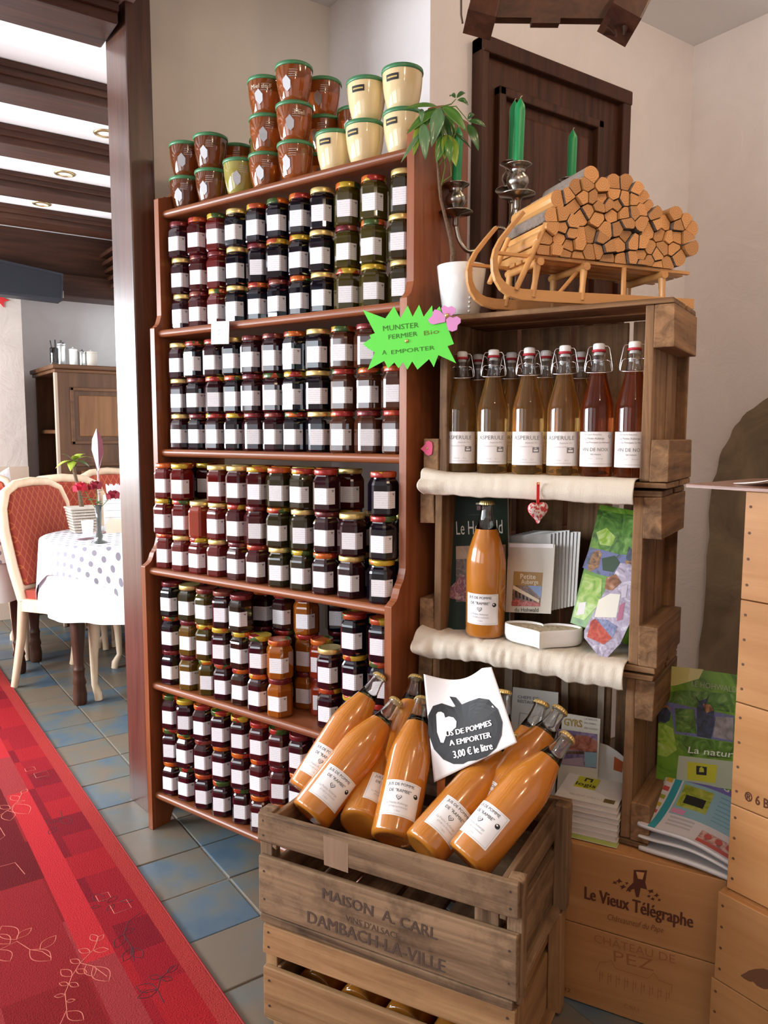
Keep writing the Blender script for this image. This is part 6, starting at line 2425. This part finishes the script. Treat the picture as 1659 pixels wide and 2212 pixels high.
f_ = math_node(nt, 'MAXIMUM', stripe(1), stripe(-1))
nt.links.new(mix(nt, f_, (0.29, 0.035, 0.018), (0.42, 0.105, 0.035)), b.inputs['Base Color'])
b.inputs['Roughness'].default_value = .85
M_uph = m
m, nt, b = nodes('spotted_cloth')
tc = nt.nodes.new('ShaderNodeTexCoord')
mp = nt.nodes.new('ShaderNodeMapping')
mp.inputs['Scale'].default_value = (20, 20, 20)
nt.links.new(tc.outputs['UV'], mp.inputs['Vector'])
fr = nt.nodes.new('ShaderNodeVectorMath')
fr.operation = 'FRACTION'
nt.links.new(mp.outputs['Vector'], fr.inputs[0])
ds = nt.nodes.new('ShaderNodeVectorMath')
ds.operation = 'DISTANCE'
ds.inputs[1].default_value = (.5, .5, 0)
nt.links.new(fr.outputs[0], ds.inputs[0])
nt.links.new(mix(nt, math_node(nt, 'LESS_THAN', ds.outputs['Value'], .24), (0.82, 0.82, 0.84), (0.27, 0.25, 0.30)), b.inputs['Base Color'])
b.inputs['Roughness'].default_value = .8
M_spot = m
M_cloth_w = mat('white_tablecloth', (0.84, 0.84, 0.87), .8)


def chair_parts(t):
    W2 = .222
    # back frame: arched hoop
    hoop = []
    for k in range(25):
        a = -.55+(PI+1.1)*k/24
        x_ = W2*(1-.06*0)*math.cos(a)
        z_ = .80+.21*math.sin(a)
        if math.sin(a) < 0:
            z_ = .80+.42*math.sin(a)*1.0
        x_ = W2*max(-1, min(1, 1.12*math.cos(a))) if math.sin(a) > -.2 else x_
        hoop.append((x_, .0+(z_-.45)*.20, z_))
    hoop = [(-W2*.92, 0.0, .44), (-W2*.97, .04, .60), (-W2, .075, .78), (-W2*.97, .09, .88), (-W2*.82, .100, .955), (-W2*.5, .108, .990), (0, .112, 1.0), (W2*.5, .108, .990), (W2*.82, .100, .955), (W2*.97, .09, .88), (W2, .075, .78), (W2*.97, .04, .60), (W2*.92, 0.0, .44)]
    obj('back_frame', MB().tube(hoop, .024, 8), chairwood('z'), t)
    obj('back_frame_rail', MB().tube([(-W2*.93, .012, .50), (0, .010, .49), (W2*.93, .012, .50)], .02, 8), chairwood('x'), t)
    pad = MB()
    poly_ = [(x_*.90, z_) for x_, y_, z_ in hoop[1:-1]]
    poly_ = [(-W2*.86, .51)]+[(x_, min(z_, .978)) for x_, z_ in poly_]+[(W2*.86, .51)]
    ring = lambda k, dy: [(x_*k, (z_-.45)*.205+dy, .75+(z_-.75)*k) for x_, z_ in poly_]
    pad.rings([ring(.97, -.030), ring(1, -.018), ring(1, .018), ring(.97, .030)], 0, False)
    obj('back_padding', pad, M_uph, t)
    obj('seat_frame', MB().prism([(-W2, 0), (-W2*1.08, -.42), (-W2*.6, -.46), (W2*.6, -.46), (W2*1.08, -.42), (W2, 0)], .39, .45), chairwood('x'), t, .008)
    obj('seat_padding', MB().prism([(-W2*.92, -.01), (-W2*1.0, -.40), (-W2*.6, -.44), (W2*.6, -.44), (W2*1.0, -.40), (W2*.92, -.01)], .45, .49), M_uph, t, .012)
    for sx in (-1, 1):
        obj('leg', MB().tube([(sx*W2*.92, 0, .45), (sx*W2*.92, .02, .25), (sx*W2*.94, .065, .03), (sx*W2*.94, .072, 0)], [.022, .021, .017, .017], 8), chairwood('z'), t)
        obj('leg', MB().tube([(sx*W2*.98, -.41, .42), (sx*W2*1.04, -.43, .34), (sx*W2*1.0, -.415, .20), (sx*W2*.98, -.41, .07), (sx*W2*1.02, -.435, .03), (sx*W2*1.02, -.438, 0)], [.026, .027, .019, .0145, .019, .018], 8), chairwood('z'), t)


# local -y is the sitting direction
ch1 = thing('dining_chair', 'limed wood chair with red quilted back, drawn up to round table', 'chair', (0.855, 4.155, 0), rad(37), 'red upholstered dining chairs')
chair_parts(ch1)
for (x_, y_, rz, lab) in ((1.0, 4.60, 176, 'red padded chair partly hidden behind the round table chair'), (0.62, 5.08, -12, 'red padded chair at the frame edge behind the left table'),
                          (1.43, 5.02, 8, 'red padded chair back in front of the wooden cabinet'), (1.60, 4.32, -95, 'red padded chair side-on behind the white menu cards')):
    dup(ch1, (x_, y_, 0), rad(rz), lab)
# round table with cloths
TC = V((1.17, 3.83, 0))
tb_ = thing('dining_table', 'small round dining table with turned dark legs under a white cloth', 'table', tuple(TC))
obj('table_top', MB().lathe([(.39, .722), (.395, .726), (.395, .744), (.39, .747)], 40, 0), oak('x'), tb_)
lgp = [(.026, 0), (.030, .01), (.032, .05), (.026, .09), (.031, .10), (.024, .13), (.026, .16), (.028, .165), (.025, .17), (.022, .19), (.030, .30), (.033, .37), (.026, .42), (.031, .43), (.031, .45), (.024, .46), (.030, .48), (.030, .722)]
for ang in (208, 280, 340, 40):
    a = rad(ang)
    obj('leg', MB().lathe(lgp, 16, 0, M=Matrix.Translation((.36*math.cos(a), .36*math.sin(a), 0))), oak('z'), tb_)


def drape(R, zt_, drop, nf, amp, ph_, square=0.0):
    def fn(u, v):
        a = 2*PI*u
        fold = math.sin(a*nf+ph_)+.5*math.sin(a*(nf*2-1)+ph_*2)
        ext = (max(abs(math.cos(a+PI/8)), abs(math.sin(a+PI/8)))) if square else 1
        dd = drop/(ext**2.6) if square else drop
        if v < .4:
            r_ = R*v/.4
            return V((r_*math.cos(a), r_*math.sin(a), zt_))
        if v < .5:
            t_ = (v-.4)/.1*PI/2
            return V(((R+.012*math.sin(t_))*math.cos(a), (R+.012*math.sin(t_))*math.sin(a), zt_-.012*(1-math.cos(t_))))
        t_ = (v-.5)/.5
        r_ = R+.012+amp*t_*(.55+.5*fold)
        return V((r_*math.cos(a), r_*math.sin(a), zt_-.012-dd*t_))
    return fn


m1 = MB().grid(drape(.40, .7485, .335, 9, .030, 1.0), 120, 20, 0)
cl1 = obj('tablecloth', m1, M_cloth_w, None)
cl1.location = TC
tag(cl1, 'plain white cloth hanging in folds over the round table', 'tablecloth')
fn2 = drape(.415, .7515, .125, 7, .020, 2.3, 1)
m2 = MB().grid(fn2, 120, 24, 0)
me2 = mesh('overlay', m2, M_spot)
uv = me2.uv_layers.new(name='uv')
for p in me2.polygons:
    for li in p.loop_indices:
        vi = me2.loops[li].vertex_index
        u, v = (vi % 121)/120, (vi//121)/24
        r_ = .415*v/.4 if v < .4 else .415+(v-.4)*.28
        a = 2*PI*u+PI/8
        uv.data[li].uv = (r_*math.cos(a)*1.0, r_*math.sin(a)*1.0)
cl2 = obj('tablecloth', me2, None, None)
cl2.location = TC
cl2.rotation_euler = (0, 0, rad(-39.5))
tag(cl2, 'square white overlay cloth with grey spots on the round table', 'tablecloth')
ZTB = .7535


def tab(px, py, z=ZTB): return at_z(px, py, z)


# planter
pc = tab(172, 1152)+V((.03, .06, 0))
pln = thing('potted_plant', 'little green plant in a woven square pot on the round table', 'plant', (pc.x, pc.y, ZTB))
pr = MB()
for k in range(8):
    s0_, s1_ = .052+.0022*k, .052+.0022*(k+1)
    pr.box(-s0_, s0_, -s0_, s0_, .0145*k, .0145*(k+1)-.003)
pr.box(-.072, .072, -.072, .072, .1155, .126)
obj('woven_pot', pr, mat('rattan', (0.60, 0.52, 0.44), .8, bump=.8, bscale=160), pln, .003)
obj('trunk', MB().tube([(0, 0, .12), (-.01, 0, .20), (-.03, 0, .30), (-.032, 0, .35)], [.012, .009, .008, .006], 8), mat('bark_brown', (0.14, 0.085, 0.05), .85), pln)
for k, (dx, dz, dy) in enumerate(((-.09, -.035, -.02), (-.06, .03, .02), (.02, .02, -.05), (.10, .01, 0), (.06, -.03, -.06), (-.03, -.05, -.06), (.07, .03, .05))):
    A_ = V((-.032, 0, .355))
    B_ = A_+V((dx, dy, dz))
    d_ = (B_-A_)
    sd_ = d_.cross(UP).normalized()
    lm = MB().grid(lambda u, v: A_+d_*v+sd_*((u-.5)*.045*math.sin(PI*v**.8))+UP*(.015*math.sin(PI*v)), 3, 8, 0)
    obj('leaf', lm, mat('leaf_yellow', (0.33, 0.42, 0.04), .4) if k % 3 != 1 else M_leafs[2], pln, solid=.0005)
# glass
gp = tab(190, 1160)
gl = thing('drinking_glass', 'white frosted tumbler beside the woven pot', 'glass', (gp.x, gp.y, ZTB))
obj('tumbler', MB().lathe([(.020, 0), (.022, .002), (.028, .078), (.0265, .078), (.020, .006), (.001, .005)], 20, 0), mat('frosted', (0.86, 0.86, 0.88), .25), gl)
# vase with roses
vp = tab(215, 1172)
vs_ = thing('bud_vase', 'slender grey glass vase holding three red roses', 'vase', (vp.x, vp.y, ZTB))
obj('vase', MB().lathe([(.034, 0), (.034, .004), (.012, .012), (.016, .03), (.010, .06), (.011, .10), (.017, .17), (.0155, .17), (.009, .10), (.006, .05), (.001, .03)], 20, 0), mat('smoky_glass', (0.08, 0.085, 0.08), .08, coat=.3), vs_)
for k, (dx, dz, col) in enumerate(((-.075, .095, 0), (-.012, .10, 1), (.062, .055, 1))):
    sub = MB()
    hd_ = V((dx, -.01*k, .17+dz))
    for q in range(14):
        a, rr_ = q*2.4, .006+.0018*q
        cpos = hd_+V((math.cos(a)*rr_, math.sin(a)*rr_, -.0012*q))
        sub.grid(lambda u, v: cpos+V(((u-.5)*.026*(-math.sin(a))+math.cos(a)*.005*v, (u-.5)*.026*math.cos(a)+math.sin(a)*.005*v, -.012+.026*v-.012*abs(u-.5))), 3, 3, 0)
    rose = thing('rose', ('open crimson rose on the left of the vase', 'dark red rose upright in the vase', 'dark red rosebud hanging to the right of the vase')[k], 'flower', (vp.x, vp.y, ZTB), 0, 'roses in the bud vase')
    obj('petals', sub, mat('crimson' if col == 0 else 'deep_red', (0.55, 0.01, 0.04) if col == 0 else (0.24, 0.006, 0.02), .6), rose)
    obj('stalk', MB().tube([(0, 0, .05), (dx*.2, 0, .16), (dx*.8, -.01*k, .15+dz), (dx, -.01*k, .165+dz)], .0018, 6), st_m, rose)
    lv = MB()
    for q in range(5):
        a = q*1.3+k
        A_ = V((dx*(.3+.12*q), 0, .165+dz*(.15+.13*q)))
        d_ = V((math.cos(a)*.04, math.sin(a)*.04, .006))
        sd_ = d_.cross(UP).normalized()
        lv.grid(lambda u, v: A_+d_*v+sd_*((u-.5)*.026*math.sin(PI*v)), 2, 5, 0)
    obj('foliage', lv, mat('rose_leaf', (0.09, 0.17, 0.06), .5), rose)
# folded napkins: tall burgundy/white ones, menus, small things
fpz = tab(208, 1158)
nap = thing('folded_napkin', 'tall pointed burgundy and white napkin on a thin stand behind the roses', 'napkin', (fpz.x+.05, fpz.y+.12, ZTB))
nzt = at_plane(203, 926, V((fpz.x+.05, fpz.y+.12, 0)), V((-cam_d.x, -cam_d.y, 0)).normalized()).z-ZTB
nm_ = MB()
nm_.rings([[(.0, -.004, nzt*.58), (.004, 0, nzt*.58), (0, .004, nzt*.58), (-.004, 0, nzt*.58)], [(.028, -.01, nzt*.78), (.0, -.016, nzt*.75), (-.028, -.006, nzt*.80), (0, .012, nzt*.78)], [(.024, -.008, nzt*.90), (.0, -.014, nzt*.88), (-.024, -.006, nzt*.90), (0, .008, nzt*.9)], [(.001, 0, nzt), (0, -.001, nzt), (-.001, 0, nzt), (0, .001, nzt)]], 0, False)
nm_.m = [i % 2 for i in range(len(nm_.f))]
obj('folded_cloth', nm_, [mat('burgundy_cloth', (0.16, 0.02, 0.04), .35), M_cloth_w], nap)
obj('stand', MB().lathe([(.03, 0), (.03, .004), (.005, .008), (.005, nzt*.6)], 12, 0), mat('pink_metal', (0.50, 0.28, 0.26), .4), nap)
n2p = tab(228, 1120)
nap2 = thing('folded_napkin', 'white fan-folded napkin standing behind the red roses', 'napkin', (n2p.x+.10, n2p.y+.16, ZTB))
obj('folded_cloth', MB().rings([[(.035*math.cos(2*PI*k/16)*(1+.25*(k % 2)), .02*math.sin(2*PI*k/16), z_) for k in range(16)] for z_ in (0, .10)]+[[(.040*math.cos(2*PI*k/16)*(1+.3*(k % 2)), .02*math.sin(2*PI*k/16), .17+.02*(k % 2)) for k in range(16)]], 0, False), M_cloth_w, nap2)
mn = tab(246, 1152)
mc1 = thing('menu_card', 'white ruled menu card standing at the round table edge', 'menu', (mn.x+.03, mn.y+.07, ZTB), rad(-15))
obj('card', MB().box(-.055, .09, -.002, .002, 0, .185), M_paper, mc1)
lm = MB()
for k in range(4):
    lm.box(-.05, .08, -.0026, -.0021, .035+.035*k, .037+.035*k)
obj('print', lm, M_pale, mc1)
mc2 = thing('menu_card', 'small cream card in front of the white menu card', 'menu', (mn.x+.015, mn.y+.02, ZTB), rad(-10))
obj('card', MB().prism([(-.045, 0), (.06, 0), (.06, .062), (-.02, .070), (-.045, .045)], -.0015, .0015, M=frame((0, 0, 0), V((1, 0, 0)), V((0, 0, 1)), V((0, -1, 0)))), mat('cream_card', (0.70, 0.60, 0.46), .6), mc2)
kn = tab(185, 1166)
ky = thing('bottle_opener', 'small dark wire loop lying on the white tablecloth', 'utensil', (kn.x, kn.y, ZTB))
obj('loop', MB().tube([(.035*math.cos(2*PI*k/20), .015*math.sin(2*PI*k/20), .004) for k in range(21)], .0035, 6), mat('dark_mauve', (0.22, 0.12, 0.14), .5), ky)

# left table at the frame edge
LT = V((.50, 4.55, 0))
lt = thing('dining_table', 'white-clothed dining table cut by the frame edge', 'table', tuple(LT))
obj('table_top', MB().lathe([(.39, .722), (.395, .726), (.395, .744), (.39, .747)], 40, 0), oak('x'), lt)
for ang in (-10, 190, 230, 310):
    a = rad(ang)
    obj('leg', MB().lathe(lgp, 16, 0, M=Matrix.Translation((.33*math.cos(a), .30*math.sin(a), 0))), oak('z'), lt)
cl3 = obj('tablecloth', MB().grid(drape(.40, .7485, .32, 8, .03, .4), 96, 18, 0), M_cloth_w, None)
cl3.location = LT
tag(cl3, 'white cloth over the table at the frame edge', 'tablecloth')
me3 = me2.copy()
cl4 = obj('tablecloth', me3, None, None)
cl4.location = LT
cl4.rotation_euler = (0, 0, rad(35))
tag(cl4, 'spotted white overlay cloth on the table at the frame edge', 'tablecloth')
np_ = at_z(16, 1110, ZTB)
n3 = thing('folded_napkin', 'tall white napkin standing on the table at the frame edge', 'napkin', (np_.x, np_.y+.05, ZTB))
obj('folded_cloth', MB().rings([[(.035*math.cos(2*PI*k/14)*(1+.2*(k % 2)), .025*math.sin(2*PI*k/14), z_) for k in range(14)] for z_ in (0, .16)]+[[(.030*math.cos(2*PI*k/14), .02*math.sin(2*PI*k/14), .26+.02*math.cos(2*PI*k/14)) for k in range(14)]], 0, False), M_cloth_w, n3)

# cabinet
CX0, CX1, CY0, CY1 = 1.13, 1.715, 5.20, 5.86
CZ = at_y(117, 786, CY0).z
cab = thing('cabinet', 'brown wooden cabinet with panelled side and open shelves by the far wall', 'cabinet', (CX0, CY0, 0))
w_, d_ = CX1-CX0, CY1-CY0
cw = lambda ax: wood('cabinet_wood', (0.050, 0.018, 0.006), (0.125, 0.052, 0.018), ax, .8, .4, .1)
sd = MB().box(.02, w_, 0, .025, 0, CZ-.05)
obj('side_panel', sd, cw('z'), cab)
for za, zb in ((CZ-.50, CZ-.14), (.25, CZ-.62)):
    fr_ = MB()
    for a_, b_, c_, e_ in ((.09, w_-.07, zb-.022, zb), (.09, w_-.07, za, za+.022), (.09, .112, za, zb), (w_-.092, w_-.07, za, zb)):
        fr_.box(a_, b_, -.012, .002, c_, e_)
    obj('panel_moulding', fr_, cw('x'), cab, .004)
    obj('raised_panel', MB().box(.14, w_-.12, -.008, .002, za+.05, zb-.05), wood('cabinet_panel', (0.085, 0.030, 0.008), (0.19, 0.085, 0.028), 'z', .6, .4, .1), cab, .008)
obj('back_side', MB().box(.02, w_, d_-.025, d_, 0, CZ-.05), cw('z'), cab)
obj('back_panel', MB().box(w_-.02, w_, .0255, d_-.0255, 0, CZ-.05), cw('z'), cab)
tp = MB().box(-.012, w_, -.022, d_+.02, CZ-.028, CZ)
tp.box(.0, w_, -.012, d_+.01, CZ-.05, CZ-.028)
obj('cornice', tp, cw('x'), cab, .006)
for z_ in (.10, .55, .95, CZ-.42):
    obj('shelf', MB().box(.03, w_-.021, .0255, d_-.0255, z_-.012, z_+.012), cw('y'), cab, .002)
obj('front_trim', MB().box(.0, .02, -.002, .03, 0, CZ-.05), mat('pale_edge', (0.36, 0.26, 0.19), .4), cab, .004)
# jars on the cabinet
M_tin = mat('brushed_tin', (0.62, 0.64, 0.63), .22, .9)
for i, (px_, pt_, wpx, kind, lab) in enumerate(((117, 745, 14, 1, 'small clear glass jar with stirrers on the cabinet'), (133, 738, 16, 0, 'tall silver canister on top of the cabinet'), (158, 752, 16, 2, 'white ceramic jug on top of the cabinet'),
                                                 (178, 757, 14, 0, 'short silver canister on top of the cabinet'), (197, 758, 22, 3, 'cream enamel pot on top of the cabinet'))):
    yy = CY0+.16
    p = at_y(px_, 782, yy)
    h_ = at_y(px_, pt_, yy).z-CZ
    r_ = wpx/FPX*(V((p.x, p.y, 0)).length)*.5*1.05
    c_ = thing('jar', lab, 'jar', (p.x, p.y, CZ+.0005), 0, 'jars on the cabinet')
    mt = [M_tin, M_glass, M_ceramic, mat('cream_enamel', (0.60, 0.54, 0.46), .3)][kind]
    obj('body', MB().lathe([(r_*.94, 0), (r_, .004), (r_, h_*.80), (r_*.96, h_*.86), (r_*.9, h_*.86), (r_*.9, .01), (.001, .008)], 20, 0, cap1=False), mt, c_)
    if kind == 1:
        obj('stirrers', MB().tube([(0, 0, .02), (-.02, 0, h_*1.2)], .004, 6).tube([(0.01, 0, .02), (.012, 0.01, h_*1.25)], .004, 6), M_black, c_)
    else:
        obj('lid', MB().lathe([(r_*1.02, h_*.85), (r_*1.02, h_*.93), (r_*.5, h_*.97), (r_*.16, h_*.97), (r_*.2, h_*1.05), (.001, h_*1.06)], 20, 0), mt, c_)
bk_ = thing('wicker_basket', 'dry straw basket on a cabinet shelf', 'basket', (CX0+.16, CY0+.10, .5625+.0))
bk_.location = (CX0+.15, CY0+.16, .9625)
obj('basket', MB().lathe([(.06, 0), (.09, .05), (.10, .09), (.07, .11), (.03, .10)], 16, 0), mat('straw', (0.33, 0.20, 0.10), .9, bump=1, bscale=90), bk_)
# loudspeaker under the end beam
sx0, sx1 = at_y(2, 600, 5.27).x, at_y(138, 610, 5.27).x
sz0, sz1 = at_y(70, 640, 5.27).z, at_y(70, 565, 5.27).z
spk = thing('loudspeaker', 'dark blue-black loudspeaker box fixed under the end beam', 'loudspeaker', ((sx0+sx1)/2, 5.275, sz0))
hw = (sx1-sx0)/2+.0
obj('cabinet_box', MB().prism([(-hw-.15, 0), (hw-.01, -.012), (hw, sz1-sz0-.05), (-hw-.15, sz1-sz0+.01)], 0, .115, M=frame((0, .118, 0), V((1, 0, 0)), V((0, 0, 1)), V((0, -1, 0)))), mat('speaker_black', (0.020, 0.021, 0.030), .5), spk, .006)
obj('grille', MB().prism([(-hw-.13, .015), (hw-.025, .006), (hw-.018, sz1-sz0-.065), (-hw-.13, sz1-sz0-.01)], 0, .004, M=frame((0, .0028, 0), V((1, 0, 0)), V((0, 0, 1)), V((0, -1, 0)))), mat('speaker_grille', (0.013, 0.014, 0.020), .8), spk)
obj('bracket', MB().box(hw-.02, hw+.01, .05, .118, .02, .06), M_steel, spk)
# red wall ornament cut by the frame
rw = at_y(2, 647, YF-.36)
rwt = thing('wall_ornament', 'little red paper star at the frame edge on the far wall', 'ornament', (rw.x, rw.y, rw.z))
stp = [((.05 if k % 2 == 0 else .022)*math.cos(PI*k/5), (.05 if k % 2 == 0 else .022)*math.sin(PI*k/5)) for k in range(10)]
obj('star', MB().prism(stp, 0, .008, M=frame((0, .0095, 0), V((1, 0, 0)), V((0, 0, 1)), V((0, -1, 0)))), M_red, rwt)
# flies' worth of small hook dots on the dining ceiling: recessed spots
for i, (px_, py_) in enumerate(((228, 288), (140, 375), (90, 440))):
    p = at_z(px_, py_, ZD-.001)
    sl_ = thing('ceiling_spotlight', 'small recessed spotlight in the dining ceiling, %s from the pillar' % ORD[i], 'lamp', (p.x, p.y, ZD-.004), 0, 'recessed dining spotlights')
    obj('ring', MB().lathe([(.05, .003), (.05, 0), (.038, -.004), (.036, .002)], 20, 0), mat('brass', (0.45, 0.33, 0.16), .3, .8), sl_)
    obj('bulb', MB().lathe([(.034, .002), (.02, -.002), (.001, -.003)], 16, 0), mat('lamp_glass', (0.9, 0.85, 0.75), .2), sl_)
